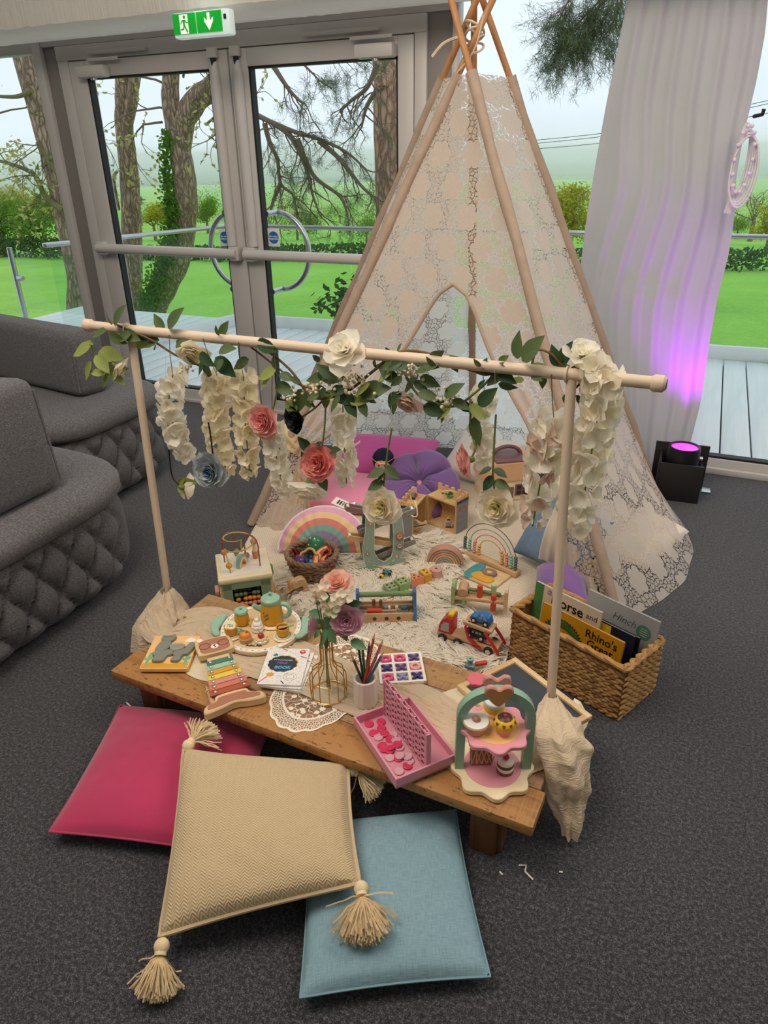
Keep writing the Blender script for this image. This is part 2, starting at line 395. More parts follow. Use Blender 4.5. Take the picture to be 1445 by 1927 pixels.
# ------------------------------------------------ emergency exit sign
ex = thing('exit_sign', 'lit green emergency exit sign with running figure and down arrow', 'exit sign', (0, 0, 0))
a = GY(319, 27, 3.48); b = GY(431, 62, 3.48)
c0 = (GY(319, 27, 3.48)+GY(431, 62, 3.48))/2
x0, x1, z0, z1 = -2.668, -2.333, 2.128, 2.236
cxx, czz = (x0+x1)/2, (z0+z1)/2; W_, H_ = x1-x0, z1-z0
HOUS = mat('sign_housing', 'd8e6e4', .3, 0, bump=0, emit=.35)
GRN = mat('sign_green', '0a9a2a', .35, 0, bump=0, emit=.55); SWH = mat('sign_white', 'e9e6df', .35, 0, bump=0, emit=.6)
MB().box((cxx, 3.52, czz), (W_, .055, H_), bev=.01).build('housing', HOUS, ex)
for k, (pa, pb) in enumerate(((x0+.008, x0+.142), (x0+.150, x1-.04))):
    p = MB().box(((pa+pb)/2, 3.489, czz+.005), (pb-pa, .008, H_-.022)).build('sign_panel', GRN, ex)
    m_ = T((pa+pb)/2, 3.4845, czz+.005) @ R('X', pi/2)
    if k:
        out = [(-.008, .036), (.008, .036), (.008, .002), (.026, .018), (.026, .002), (0, -.036), (-.026, .002), (-.026, .018), (-.008, .002)]
        MB().prism(out, 0, .0008, M=m_).build('arrow', SWH, p)
    else:
        MB().prism([(-.026, -.042), (.024, -.042), (.024, .038), (-.026, .038)], 0, .0006, M=m_).build('doorway_mark', SWH, p)
        f = MB(); mm = m_ @ T(0, 0, .0008)
        f.prism(circ(.0075, 14, (.004, .027)), 0, .0006, M=mm)
        def limb(*q, w=.005):
            f.tube([(x, y, .0003) for x, y in q], w, 4, M=mm, flat=.08)
        f.prism([(-.008, .016), (.008, .016), (.004, -.008), (-.005, -.008)], 0, .0006, M=mm)
        limb((-.006, .014), (-.016, .008), (-.019, -.002), w=.003); limb((.006, .014), (.014, .004), (.024, .004), w=.003)
        limb((0, -.006), (-.006, -.022), (-.022, -.024), w=.0042); limb((.002, -.006), (.01, -.024), (.018, -.036), w=.0042)
        f.build('running_figure', GRN, p)
MB().box((x1-.02, 3.489, czz+.02), (.012, .006, .02)).build('test_switch', GASK, ex)
MB().box((cxx+.08, 3.56, 2.21), (.03, .10, .03)).build('bracket', HOUS, ex)
l = bpy.data.lights.new('exit_sign_glow', 'POINT'); l.energy = .25; l.color = (.75, 1, .95); l.shadow_soft_size = .06
o = bpy.data.objects.new('exit_sign_glow', l); COL.objects.link(o); o.location = (cxx, 3.46, czz+.1)
# ================================================================ OUTSIDE: deck, balustrade, field, trees, hills
DECKM = wood('deck_boards', 'dbe1e3', 'c8d1d5', 18, 1, .6, 20, .12)
deck = struct('deck_floor')
MB().box((-2.2, 5.4, -.09), (9.2, 2.5, .05)).build('joists', GASK, deck)
plank_me = None
for i in range(54):
    x = -6.9+i*.172
    if plank_me is None:
        o = MB().box((0, 0, 0), (.163, 2.5, .03), bev=.004).build('plank', DECKM, deck); plank_me = o.data
    else:
        o = bpy.data.objects.new('plank', plank_me); COL.objects.link(o); o.parent = deck
    o.location = (x, 5.42, -.035)
KERB = mat('white_kerb', 'e2e8ea', .6, .04)
# outer balustrade line and its left return
BA, BB = Vector((-4.53, 6.45, 0)), Vector((3.4, 6.86, 0)); BC = Vector((-5.02, 4.55, 0))
bal = thing('glass_balustrade', 'frameless glass balustrade with flat steel handrail along the outer deck edge', 'balustrade')
RAILH = .955
def bal_run(parent, A, B, npan, rail=True):
    d = (B-A); L = d.length; d.normalize(); ang = atan2(d.y, d.x); n = Vector((-d.y, d.x, 0))
    mid = (A+B)/2; Rz = T(mid.x, mid.y, 0) @ R('Z', ang)
    MB().box((0, 0, .03), (L, .05, .13), Rz, bev=.006).build('kerb', KERB, parent)
    for k in range(npan):
        w = L/npan
        MB().box((-L/2+w*(k+.5), 0, .5), (w-.02, .014, RAILH-.12), Rz, bev=.002).build('glass_panel', GLASS2, parent)
    if rail: MB().box((0, 0, RAILH+.012), (L+.04, .06, .036), Rz, bev=.012).build('handrail', STEEL, parent)
def glass2():
    t = NT('balustrade_glass'); tr = t.new('BsdfTransparent'); tr.inputs[0].default_value = (.90, .965, .93, 1); gl = t.new('BsdfGlossy'); gl.inputs['Roughness'].default_value = .03
    fr = t.new('LayerWeight', i_Blend=.5); mx = t.new('MixShader'); k = t.math('ADD', .015, t.math('MULTIPLY', t.math('POWER', fr.outputs['Facing'], 5.0), .6))
    t.link(k, mx.inputs[0]); t.link(tr.outputs[0], mx.inputs[1]); t.link(gl.outputs[0], mx.inputs[2]); t.link(mx.outputs[0], t.out.inputs[0]); return t.m
GLASS2 = glass2()
bal_run(bal, BA, BB, 6)
ret = thing('glass_balustrade', 'short glass balustrade returning from the deck corner beside the left door', 'balustrade')
bal_run(ret, BC, BA-Vector((.02, .05, 0)), 2)
p1 = GY(17, 466, 5.6); p2 = GY(150, 458, 5.6)
lb = thing('glass_balustrade', 'clear glass panel clamped to a round steel post outside the left window', 'balustrade')
pz = p1.z
MB().tube([(p1.x, 5.6, -.05), (p1.x, 5.6, pz)], .028, 14).build('post', STEEL, lb)
MB().box((p1.x+.7, 5.6, .45), (1.25, .014, pz*2-.9-.08)).build('glass_panel', GLASS2, lb)
kb = MB().cyl((p1.x+.02, 5.6, pz-.3), (p1.x+.10, 5.6, pz-.3), .028, bev=.008).build('clamp_knob', STEEL, lb)
# ---------------- ground: field falling away to the valley, then the far hills
GP = [(5, -.72), (8, -.9), (25, -1.62), (27, -1.7), (120, -6.7), (300, -9.9), (600, -14), (900, -12), (1400, -7), (2200, 1), (3200, 4)]
def gz(d):
    if d <= GP[0][0]: return GP[0][1]
    for (a, za), (b, zb) in zip(GP, GP[1:]):
        if d <= b:
            t = (d-a)/(b-a); return za+(zb-za)*t
    return GP[-1][1]
def GG(px, py):
    'where the ray of a pixel meets the field'
    d = FW + RT*((px-CX)/FPX) + UP*((CY-py)/FPX); h = sqrt(d.x*d.x+d.y*d.y); s = 5.0
    while s < 3000:
        if CAMH+d.z/h*s <= gz(s): break
        s *= 1.01
    return Vector((d.x/h*s, d.y/h*s, gz(s)))
def grass_mat():
    t = NT('meadow_grass'); v = t.coord(); f = t.noise(v, .35, 5, .6); f2 = t.noise(v, 14, 3, .7); f3 = t.noise(v, .02, 3)
    m = t.math('ADD', t.math('MULTIPLY', f, .5), t.math('MULTIPLY', f2, .5))
    c = t.ramp(m, ((.3, '6fa53e'), (.52, '92c94d'), (.72, 'aada6a')))
    t.link(t.mixc(t.math('MULTIPLY', f3, .45), c, '8fa868'), t.b.inputs['Base Color']); t.b.inputs['Roughness'].default_value = .9; t.b.inputs['Specular IOR Level'].default_value = .1
    t.bump(f2, .5, .05); return t.m
def hill_mat():
    t = NT('far_hills'); v = t.coord('Object', (.004, .004, .02)); f = t.noise(v, 1.0, 6, .65)
    t.link(t.ramp(f, ((.4, '3f5238'), (.52, '566b48'), (.6, '7d9560'))), t.b.inputs['Base Color']); t.b.inputs['Roughness'].default_value = .95; return t.m
ds = [5, 7, 9, 12, 16, 21, 25, 27, 33, 45, 60, 80, 100, 130, 170, 220, 300, 400]
def gr_fn(u, v):
    k = v*(len(ds)-1); i = min(int(k), len(ds)-2); d = ds[i]+(ds[i+1]-ds[i])*(k-i); a = radians(-42+110*u)
    w = .06*noise.noise((d*cos(a)*.4, d*sin(a)*.4, 1)) if d < 40 else 0
    return Vector((-d*sin(a), d*cos(a), gz(d)+w))
MB().surf(gr_fn, 90, len(ds)-1).build('ground', grass_mat(), kind='structure')
hd = [400, 600, 800, 1000, 1200, 1400, 1600, 1900, 2200, 2600, 3200]
def hl_fn(u, v):
    k = v*(len(hd)-1); i = min(int(k), len(hd)-2); d = hd[i]+(hd[i+1]-hd[i])*(k-i); a = radians(-42+110*u)
    far = max(0, (d-900)/2300); w = noise.noise((u*7, v*1.5, 4))*.5+noise.noise((u*22, v*4, 9))*.25
    return Vector((-d*sin(a), d*cos(a), gz(d)-.3+far*(9*w)))
MB().surf(hl_fn, 160, len(hd)-1).build('hills', hill_mat(), kind='structure')
# mist lying in the valley: real scattering air between the field and the far hills
fm = bpy.data.materials.new('valley_mist'); fm.use_nodes = True; nt = fm.node_tree; nt.nodes.remove(nt.nodes['Principled BSDF'])
vs = nt.nodes.new('ShaderNodeVolumeScatter'); vs.inputs['Density'].default_value = .0026; vs.inputs['Color'].default_value = (.90, .975, 1, 1); vs.inputs['Anisotropy'].default_value = .7
nt.links.new(vs.outputs[0], nt.nodes['Material Output'].inputs['Volume'])
MB().box((-900, 1730, -24.5), (5600, 3300, 61)).build('mist_outside', fm, kind='stuff')
# ---------------- trees
def bark(name, c1, c2, sc=9):
    t = NT(name); v = t.coord('Object', (sc, sc, sc*.32)); vo = t.new('TexVoronoi', feature='DISTANCE_TO_EDGE', i_Scale=2.0); f0 = t.noise(v, 2, 4)
    vm = t.new('VectorMath', operation='ADD'); t.link(v, vm.inputs[0]); 
    nn = t.new('TexNoise', i_Scale=1.5); t.link(v, nn.inputs['Vector']); t.link(nn.outputs['Color'], vm.inputs[1]); t.link(vm.outputs[0], vo.inputs['Vector'])
    e = t.math('MINIMUM', t.math('MULTIPLY', vo.outputs['Distance'], 3.0), 1.0)
    m = t.math('ADD', t.math('MULTIPLY', e, .6), t.math('MULTIPLY', f0, .5))
    t.link(t.ramp(m, ((.25, c2), (.75, c1))), t.b.inputs['Base Color']); t.b.inputs['Roughness'].default_value = .95; t.bump(m, .9, .03); return t.m
BRK1 = bark('grey_brown_bark', 'b39a82', '6f5d4e'); BRK2 = bark('pink_pine_bark', 'cfa791', '8a6a5a', 7); TWIG = mat('twig', '7a6a5a', .9, .15, 20, 0)
MOSS = mat('mossy_twig', '6d6a42', .9, .2, 8, 0)
def trunk(mb, pts, rad, rough=.08, seg=14, n=8, seed=0):
    'tapering limb with a lumpy bark surface'
    P = bez(pts, n); N = len(P); k = len(rad)-1; vs = []; fs = []; up = Vector((1, 0, 0))
    for i in range(N):
        d = (P[min(i+1, N-1)]-P[max(i-1, 0)]).normalized(); a = (up-d*up.dot(d)).normalized(); up = a; b = d.cross(a)
        q = i/(N-1)*k; j = min(int(q), k-1) if k else 0; r = rad[j]+(rad[min(j+1, k)]-rad[j])*(q-j) if k else rad[0]
        for s_ in range(seg):
            t = 2*pi*s_/seg; rr = r*(1+rough*noise.noise((cos(t)*1.6+seed, sin(t)*1.6, i*.35))*1.6)
            vs.append(P[i]+(a*cos(t)+b*sin(t))*rr)
    for i in range(N-1):
        for s_ in range(seg): fs.append((i*seg+s_, i*seg+(s_+1) % seg, (i+1)*seg+(s_+1) % seg, (i+1)*seg+s_))
    fs.append(tuple((N-1)*seg+s_ for s_ in range(seg))); mb.add(vs, fs)
def leafm(name, c, v=.25): return mat(name, c, .6, v, 1.5, 0, spec=.2, trl=.35)
LF_Y = leafm('spring_leaves', 'a3a52e'); LF_G = leafm('fresh_leaves', '6f9434'); LF_D = leafm('dark_leaves', '4a6638'); LF_O = leafm('olive_buds', 'b9b56e'); NEED = leafm('pine_needles', '61744f', .2); IVY = leafm('ivy_leaves', '5e8a2c', .35)
def quad(mb, p, s_, r):
    a = Vector((r.gauss(0, 1), r.gauss(0, 1), r.gauss(0, 1))).normalized(); b = a.orthogonal().normalized()
    mb.add([p-a*s_, p-b*s_*.55+a*.1*s_, p+a*s_, p+b*s_*.55+a*.1*s_], [(0, 1, 2, 3)])
def crown(parent, lobes, n, size, m, seed, name='foliage', hollow=.55):
    r = random.Random(seed); mb = MB(); tot = sum(l[1]**2 for l in lobes)
    for c, R_, sq in lobes:
        for _ in range(int(n*R_*R_/tot)):
            d = Vector((r.gauss(0, 1), r.gauss(0, 1), r.gauss(0, 1))).normalized(); q = R_*(hollow+(1-hollow)*r.random())*(1+.22*noise.noise(d*2.6+Vector(c)))
            quad(mb, Vector(c)+Vector((d.x*q, d.y*q, d.z*q*sq)), size*(.6+.8*r.random()), r)
    return mb.build(name, m, parent, 0, kind='stuff')
def branchlets(mb, p, d, L, r0, depth, r, tips, spread=.7, droop=0.0):
    pts = [Vector(p)]; v = Vector(d).normalized(); n = 5
    for i in range(n):
        v = (v+Vector((r.gauss(0, .22), r.gauss(0, .22), r.gauss(0, .22)-droop))).normalized(); pts.append(pts[-1]+v*L/n)
    mb.tube(pts, [r0*(1-.6*i/n) for i in range(n+1)], 5, False)
    if depth == 0: tips.append((pts[-1], v)); tips.append((pts[-3], v)); return
    for i in range(2, n+1):
        if r.random() < .8:
            dv = (v+Vector((r.gauss(0, spread), r.gauss(0, spread), r.gauss(0, spread)))).normalized()
            branchlets(mb, pts[i], dv, L*(.45+.25*r.random()), r0*.5, depth-1, r, tips, spread, droop)
r = random.Random(5)
# 1. leaning trunk outside the left window, with budding branches
Y1 = 8.0
t1 = thing('budding_tree', 'thick leaning tree with budding branches outside the left window', 'tree')
mb = MB(); trunk(mb, [GY(12, -160, Y1), GY(43, 80, Y1), GY(88, 250, Y1), GY(122, 400, Y1), GY(148, 520, Y1), GY(152, 640, Y1)], [.17, .165, .15, .15, .17, .24], seed=1); mb.build('trunk', BRK1, t1)
mb = MB(); tips = []
for pts, rad in (([(60, 170), (30, 182), (-20, 180)], .035), ([(120, 395), (85, 370), (60, 325), (-10, 300)], .045), ([(108, 325), (90, 300), (72, 272)], .04), ([(100, 300), (80, 290), (68, 268)], .02)):
    P = bez([GY(x, y, Y1-.2) for x, y in pts], 6); mb.tube(P, [rad*(1-.6*i/len(P)) for i in range(len(P))], 7)
    for i in range(3, len(P), 2):
        for _ in range(2): branchlets(mb, P[i], Vector((-.6, r.gauss(0, .3), r.uniform(-.8, .6))), r.uniform(.3, .6), rad*.22, 1, r, tips, .6, .04) if r.random() < .6 else None
for _ in range(4): branchlets(mb, GY(r.uniform(-40, 60), r.uniform(40, 330), Y1-.3), (r.gauss(0, 1), r.gauss(0, .4), r.gauss(0, .7)), .9, .013, 2, r, tips, .7, .03)
mb.build('branch', MOSS, t1)
mb = MB()
for p, v in tips:
    for _ in range(2): quad(mb, p+Vector((r.gauss(0, .03), r.gauss(0, .03), r.gauss(0, .03))), .035, r)
mb.build('buds', LF_O, t1, 0, kind='stuff')
# 2. twin-stemmed trunk in the left door
Y2 = 9.4
t2 = thing('twin_trunk_tree', 'straight bare tree with two stems seen through the left door', 'tree')
mb = MB(); trunk(mb, [GY(224, -150, Y2), GY(232, 140, Y2), GY(233, 230, Y2), GY(243, 330, Y2), GY(248, 440, Y2), GY(250, 590, Y2), GY(246, 660, Y2)], [.10, .115, .13, .14, .155, .15, .2], seed=3)
trunk(mb, [GY(282, -140, Y2-.05), GY(254, 140, Y2-.05), GY(244, 215, Y2-.05), GY(238, 260, Y2-.02)], [.07, .085, .08, .06], seed=4); mb.build('trunk', BRK1, t2)
mb = MB(); mb.tube(bez([GY(224, 395, Y2-.1), GY(214, 338, Y2-.2), GY(221, 322, Y2-.2)], 4), .022, 7); mb.build('dead_branch', BRK1, t2)
# 3. ivy-clad forked tree
Y3 = 9.0
t3 = thing('ivy_tree', 'forked tree with ivy climbing its crooked trunk behind the left door', 'tree')
mb = MB(); trunk(mb, [GY(330, -120, Y3), GY(322, 130, Y3), GY(322, 200, Y3), GY(336, 270, Y3), GY(347, 340, Y3), GY(348, 420, Y3), GY(330, 500, Y3), GY(298, 560, Y3), GY(262, 640, Y3)], [.09, .11, .12, .14, .17, .165, .17, .19, .26], seed=6)
trunk(mb, [GY(520, 20, Y3), GY(452, 105, Y3), GY(404, 160, Y3), GY(364, 195, Y3), GY(346, 240, Y3), GY(344, 300, Y3)], [.13, .13, .14, .15, .14, .1], seed=7); mb.build('trunk', BRK1, t3)
mb = MB(); ax = bez([GY(330, 255, Y3), GY(333, 340, Y3), GY(340, 420, Y3), GY(318, 510, Y3), GY(290, 575, Y3)], 12)
for i, p in enumerate(ax):
    f = i/len(ax); n_ = int(22+55*f)
    for _ in range(n_): quad(mb, p+Vector((r.gauss(-.02, .05+.06*f), -.15-r.random()*.07, r.gauss(0, .06))), .032, r)
mb.build('ivy', IVY, t3, 0, kind='stuff')
mb = MB(); tips = []
for x, y, dx in ((305, 205, -1), (300, 160, -1), (290, 230, -1), (345, 180, .5), (400, 250, .6), (372, 235, .7), (395, 195, .8), (330, 145, .4)):
    branchlets(mb, GY(x+15, y, Y3), (dx, -.2, .2), .8, .018, 2, r, tips, .6)
mb.build('branch', TWIG, t3); mb = MB()
for p, v in tips: quad(mb, p, .04, r); quad(mb, p+v*.03, .03, r)
mb.build('buds', LF_O, t3, 0, kind='stuff')
# 4. pine at the right of the doors with hanging needle sprays
Y4 = 8.4
t4 = thing('pine_tree', 'tall pine with flaking pink bark behind the right door', 'tree')
mb = MB(); trunk(mb, [GY(728, -150, Y4), GY(730, 105, Y4), GY(731, 250, Y4), GY(735, 400, Y4), GY(738, 560, Y4)], [.165, .165, .165, .175, .2], .05, seed=9)
trunk(mb, [GY(728, 150, Y4-.05), GY(718, 152, Y4-.2), GY(716, 152, Y4-.26)], [.085, .075, .05], .1); mb.build('trunk', BRK2, t4)
def needles(mb, p, v, r, L=.085, n=16):
    for _ in range(n):
        d = (v*.7+Vector((r.gauss(0, .6), r.gauss(0, .6), r.gauss(0, .6)))).normalized(); s_ = d.orthogonal().normalized()*.0017
        q = p+Vector((r.gauss(0, .02), r.gauss(0, .02), r.gauss(0, .02))); mb.add([q-s_, q+s_, q+d*L*(.7+.5*r.random())], [(0, 1, 2)])
def pine_spray(parent, main, Y, rad, nsub, droop, L, seed, ntip=16, twigm=None):
    r = random.Random(seed); mb = MB(); nd = MB(); tips = []
    for pts in main:
        P = bez([GY(x, y, Y) for x, y in pts], 6); mb.tube(P, [rad*(1-.7*i/len(P)) for i in range(len(P))], 7)
        for i in range(2, len(P), 2 if rad > .02 else 1):
            v = (P[i]-P[i-1]).normalized()
            for _ in range(nsub): branchlets(mb, P[i], v+Vector((r.gauss(0, .6), r.gauss(0, .4), r.gauss(-.2, .5))), L*r.uniform(.5, 1.1), rad*.3, 1, r, tips, .55, droop)
    for p, v in tips: needles(nd, p, v, r, n=ntip)
    mb.build('branch', twigm or TWIG, parent); nd.build('needles', NEED, parent, 0, kind='stuff')
pine_spray(t4, [[(480, 215), (515, 232), (560, 250), (600, 262), (650, 285), (690, 320)], [(515, 232), (545, 255), (565, 290), (580, 330), (590, 372), (605, 410)], [(498, 232), (508, 270), (522, 300), (528, 345), (550, 365), (556, 385)], [(528, 345), (515, 375), (508, 400)], [(560, 262), (590, 330), (640, 370), (655, 410)], [(600, 265), (640, 300), (680, 350), (705, 372)], [(710, 120), (690, 165), (660, 190), (640, 210)], [(712, 165), (690, 200), (680, 240)], [(515, 125), (545, 170), (570, 195)]], 7.6, .03, 1, .07, .38, 21, 12)
pine_spray(t4, [[(560, 110), (590, 140), (600, 150)], [(610, 105), (650, 115), (690, 110)]], 7.6, .014, 1, .03, .3, 22)
t5 = thing('pine_tree', 'pine spray hanging into view above the tepee', 'tree')
pine_spray(t5, [[(1200, -80), (1160, -40), (1120, 10), (1085, 45)], [(1180, -60), (1150, 10), (1120, 60), (1095, 85)], [(1180, -70), (1170, 0), (1150, 50)], [(1100, -60), (1070, 0), (1050, 40)], [(1140, 0), (1080, 60), (1055, 85)]], 6.9, .012, 2, .05, .28, 23, 14)
# maple-like sapling beyond the rail
sp = thing('young_maple', 'green sapling beyond the glass balustrade beside the tepee', 'shrub'); mb = MB(); tips = []
b0 = GY(690, 640, 7.6)
for k in range(5):
    e = GY(630+k*22, 510+abs(k-3)*22, 7.6); P = bez([b0, (b0+e)/2+Vector((.05*k-.1, 0, .1)), e], 6); mb.tube(P, .008, 5)
    tips += [(q, Vector((0, -1, 0))) for q in P[4:]]
mb.build('stem', TWIG, sp); mb = MB()
for p, v in tips:
    for _ in range(9): quad(mb, p+Vector((r.gauss(0, .14), r.gauss(0, .14), r.gauss(0, .08))), .05, r)
mb.build('foliage', LF_D, sp, 0, kind='stuff')
# hedge, far trees
def hedge(name, label, pxs, h, m, seed, cat='hedge'):
    r = random.Random(seed); mb = MB(); pts = [GG(x, y) for x, y in pxs]
    for a, b in zip(pts, pts[1:]):
        n = int((b-a).length*260)
        for _ in range(n):
            q = a.lerp(b, r.random()); z = h*r.random()**.7; quad(mb, q+Vector((r.gauss(0, .28), r.gauss(0, .28), z*(1+.2*noise.noise(q*.5)))), .075, r)
    return tag(mb.build(name, m, None, 0), label, cat)
hedge('field_hedge', 'dark clipped hedge across the far side of the near field, left part', [(-60, 484), (140, 487)], .75, LF_D, 31)
hedge('field_hedge', 'low dark hedge line seen through the doors at the field edge', [(200, 490), (420, 492), (720, 492)], .5, LF_D, 32)
hedge('field_hedge', 'dark field hedge to the right of the curtain', [(1000, 512), (1460, 510)], .62, LF_D, 33)
def far_tree(label, px, base, top, wpx, m, seed, n=2600, name='field_tree', tw=.05):
    b = GG(px, base); d = sqrt(b.x**2+b.y**2); h = (base-top)/FPX*d*1.02; w = wpx/FPX*d
    o = thing(name, label, 'tree', b); r = random.Random(seed); mb = MB(); tips = []
    mb.tube([(0, 0, -.3), (0, 0, h*.4)], [h*tw, h*tw*.6], 7)
    for _ in range(7): branchlets(mb, (0, 0, h*.33), (r.gauss(0, .6), r.gauss(0, .6), .9), h*.5, h*.012, 1, r, tips, .6)
    mb.build('trunk', TWIG, o)
    lobes = [((r.gauss(0, w*.2), r.gauss(0, w*.2), h*r.uniform(.42, .8)), w*r.uniform(.2, .33), .85) for _ in range(9)]
    if m: crown(o, lobes, n, h*.022, m, seed, hollow=.3)
    return o
far_tree('yellow-green leafy tree right of the tepee', 1062, 492, 362, 118, LF_Y, 41, 5000)
far_tree('bare winter tree at the right window edge', 1410, 455, 368, 90, None, 42)
far_tree('yellow-green bush at the right edge behind the rail', 1440, 478, 402, 70, LF_Y, 43)
far_tree('leafy green bush behind the far field gate, right of curtain', 1385, 450, 410, 60, LF_G, 44)
far_tree('rounded pale green tree between the trunks in left door', 293, 452, 388, 56, LF_Y, 45)
far_tree('small green tree left of the door mullion', 392, 440, 380, 50, LF_G, 46)
far_tree('dark narrow conifer on the far field', 263, 402, 372, 14, LF_D, 47, 900)
far_tree('green tree below the pine branch in right door', 560, 452, 400, 80, LF_G, 48)
far_tree('olive shrub left of the pine trunk', 690, 460, 408, 80, LF_G, 49)
far_tree('broad green bush beyond the left window', 92, 484, 378, 110, LF_G, 50, 5000)
far_tree('green bush at the far left of the left window', 12, 484, 395, 100, LF_G, 51, 4000)
far_tree('grey-green thicket behind the left window bush', 45, 470, 365, 80, LF_O, 52)
far_tree('pale distant tree beyond the second field', 640, 420, 392, 60, LF_G, 53)
far_tree('distant tree clump above the handrail centre', 430, 425, 398, 50, LF_G, 54)
# overhead power lines
WIRE = mat('power_line', '4a4d52', .6, 0, bump=0)
for k, (a, b) in enumerate((((940, 270), (1460, 186)), ((940, 276), (1460, 192)), ((930, 286), (1460, 210)))):
    A, B = GY(a[0], a[1], 60), GY(b[0], b[1], 60); mid = (A+B)/2-Vector((0, 0, .45))
    mb = MB(); mb.tube(bez([A, mid, B], 8), .022, 5); tag(mb.build('power_line', WIRE), ('upper', 'middle', 'lower')[k]+' overhead power line crossing the sky beside the curtain', 'power line', 'overhead power lines')

# a belt of smaller trees and hedgerow bushes across the valley fields
rb = random.Random(77)
for k in range(26):
    x = -20+k*60+rb.uniform(-18, 18); y = rb.choice((398, 410, 425, 440, 452))
    far_tree('%s hazy valley tree, %s of the far tree belt from the left' % (('bushy green', 'tall dark', 'low olive', 'spreading green')[k % 4], ORD[k]), x, y, y-rb.uniform(28, 52), rb.uniform(55, 105), (LF_G, LF_D, LF_O, LF_G)[k % 4], 100+k, 900, 'valley_tree', .03)['group'] = 'trees dotted over the valley fields'
# ================================================================ TEPEE, CURTAIN, UPLIGHT, SOFAS
def PROJ(P):
    v = Vector(P)-EYE; z = v.dot(FW); return (CX+FPX*v.dot(RT)/z, CY-FPX*v.dot(UP)/z)
def lace(name, col, scale=1.0, trl=.45, dense=0.0):
    t = NT(name); tc = t.new('TexCoord'); mp = t.new('Mapping'); mp.inputs['Scale'].default_value = (scale, scale, 1); t.link(tc.outputs['UV'], mp.inputs[0])
    sx = t.new('SeparateXYZ'); t.link(mp.outputs[0], sx.inputs[0]); u, v = sx.outputs[0], sx.outputs[1]
    # staggered lattice of six-petalled flowers (cells 0.11 x 0.12 m)
    row = t.math('FLOOR', t.math('DIVIDE', v, .095)); sh = t.math('MULTIPLY', t.math('MODULO', t.math('ABSOLUTE', row), 2.0), .5)
    fu = t.math('SUBTRACT', t.math('FRACT', t.math('ADD', t.math('DIVIDE', u, .135), sh)), .5); fv = t.math('SUBTRACT', t.math('FRACT', t.math('DIVIDE', v, .095)), .5)
    x = t.math('MULTIPLY', fu, .135); y = t.math('MULTIPLY', fv, .095)
    rr = t.math('SQRT', t.math('ADD', t.math('MULTIPLY', x, x), t.math('MULTIPLY', y, y))); th = t.math('ARCTAN2', y, x)
    pet = t.math('ABSOLUTE', t.math('COSINE', t.math('MULTIPLY', th, 3.0)))           # 1 mid petal, 0 between petals
    Rp = t.math('ADD', .030, t.math('MULTIPLY', t.math('POWER', pet, .5), .015))
    d = t.math('SUBTRACT', rr, Rp)                                                       # <0 inside the flower
    inside = t.math('LESS_THAN', d, 0.0)
    ring = t.math('MULTIPLY', t.math('GREATER_THAN', d, .0006), t.math('LESS_THAN', d, .0048))
    vo = t.new('TexVoronoi', feature='DISTANCE_TO_EDGE', i_Scale=62.0, voronoi_dimensions='2D'); t.link(mp.outputs[0], vo.inputs['Vector'])
    v2 = t.new('TexVoronoi', feature='F1', i_Scale=150.0, voronoi_dimensions='2D'); t.link(mp.outputs[0], v2.inputs['Vector'])
    edge = t.math('LESS_THAN', vo.outputs['Distance'], .10); speck = t.math('GREATER_THAN', v2.outputs['Distance'], .26)
    holes = t.math('MULTIPLY', t.math('MAXIMUM', ring, t.math('MULTIPLY', edge, t.math('SUBTRACT', 1.0, inside))), speck)
    v3 = t.new('TexVoronoi', feature='F1', i_Scale=330.0, voronoi_dimensions='2D'); t.link(mp.outputs[0], v3.inputs['Vector'])
    micro = t.math('MULTIPLY', t.math('MULTIPLY', t.math('GREATER_THAN', v3.outputs['Distance'], .5), .30), t.math('SUBTRACT', 1.0, t.math('MULTIPLY', inside, .8)))
    alpha = t.math('SUBTRACT', 1.0, t.math('MINIMUM', t.math('ADD', t.math('MULTIPLY', holes, 1.0-dense), micro), 1.0))
    line = t.math('MAXIMUM', t.math('LESS_THAN', t.math('ABSOLUTE', d), .0022), t.math('MULTIPLY', inside, t.math('LESS_THAN', pet, .18)))
    eye = t.math('LESS_THAN', rr, .006)
    h = t.math('ADD', t.math('MULTIPLY', inside, .3), t.math('MULTIPLY', t.math('MAXIMUM', line, eye), .7))
    c = t.mixc(t.math('MULTIPLY', line, .25), col, 'fff6ea'); t.link(c, t.b.inputs['Base Color']); t.b.inputs['Roughness'].default_value = .9; t.b.inputs['Specular IOR Level'].default_value = .1
    t.bump(h, .5, .004); mx = t.translucent(c, trl)
    tr = t.new('BsdfTransparent'); m2 = t.new('MixShader'); t.link(alpha, m2.inputs[0]); t.link(tr.outputs[0], m2.inputs[1]); t.link(mx.outputs[0], m2.inputs[2]); t.link(m2.outputs[0], t.out.inputs[0])
    return t.m
LACEB = lace('backlit_lace', 'fbf6ee', .78, trl=.78, dense=.25); LACES = lace('lit_side_lace', 'f6ede4', .78, trl=.55); LACE = lace('cream_lace', 'e6d6c8', .78, trl=.52)  # one lace in three tones: daylight on back and side put into the colour
CALICO = mat('cream_calico', 'c6b09c', .9, .08, 20, .3, 300, trl=.25)
POLE = wood('pine_pole', 'c08a58', '9c6a3f', 20, 2, .5, 10)
tp = thing('tepee', 'cream lace play tepee on wooden poles with its front flaps tied back', 'tepee', (0, 0, 0))
FA, FB, FC = G(470, 990), G(1163, 1166), G(1240, 945)
_d = (G(560, 782)-FA); FE = FA+_d*.66; FD = Vector((-1.13, 3.86, 0))
tops = [GY(927, 0, 3.08), GY(849, 0, 3.02), GY(908, 0, 3.16), GY(892, 0, 3.14), GY(885, 27, 3.10)]
feet = [FA, FB, FC, FD, FE]
ZT = 1.862
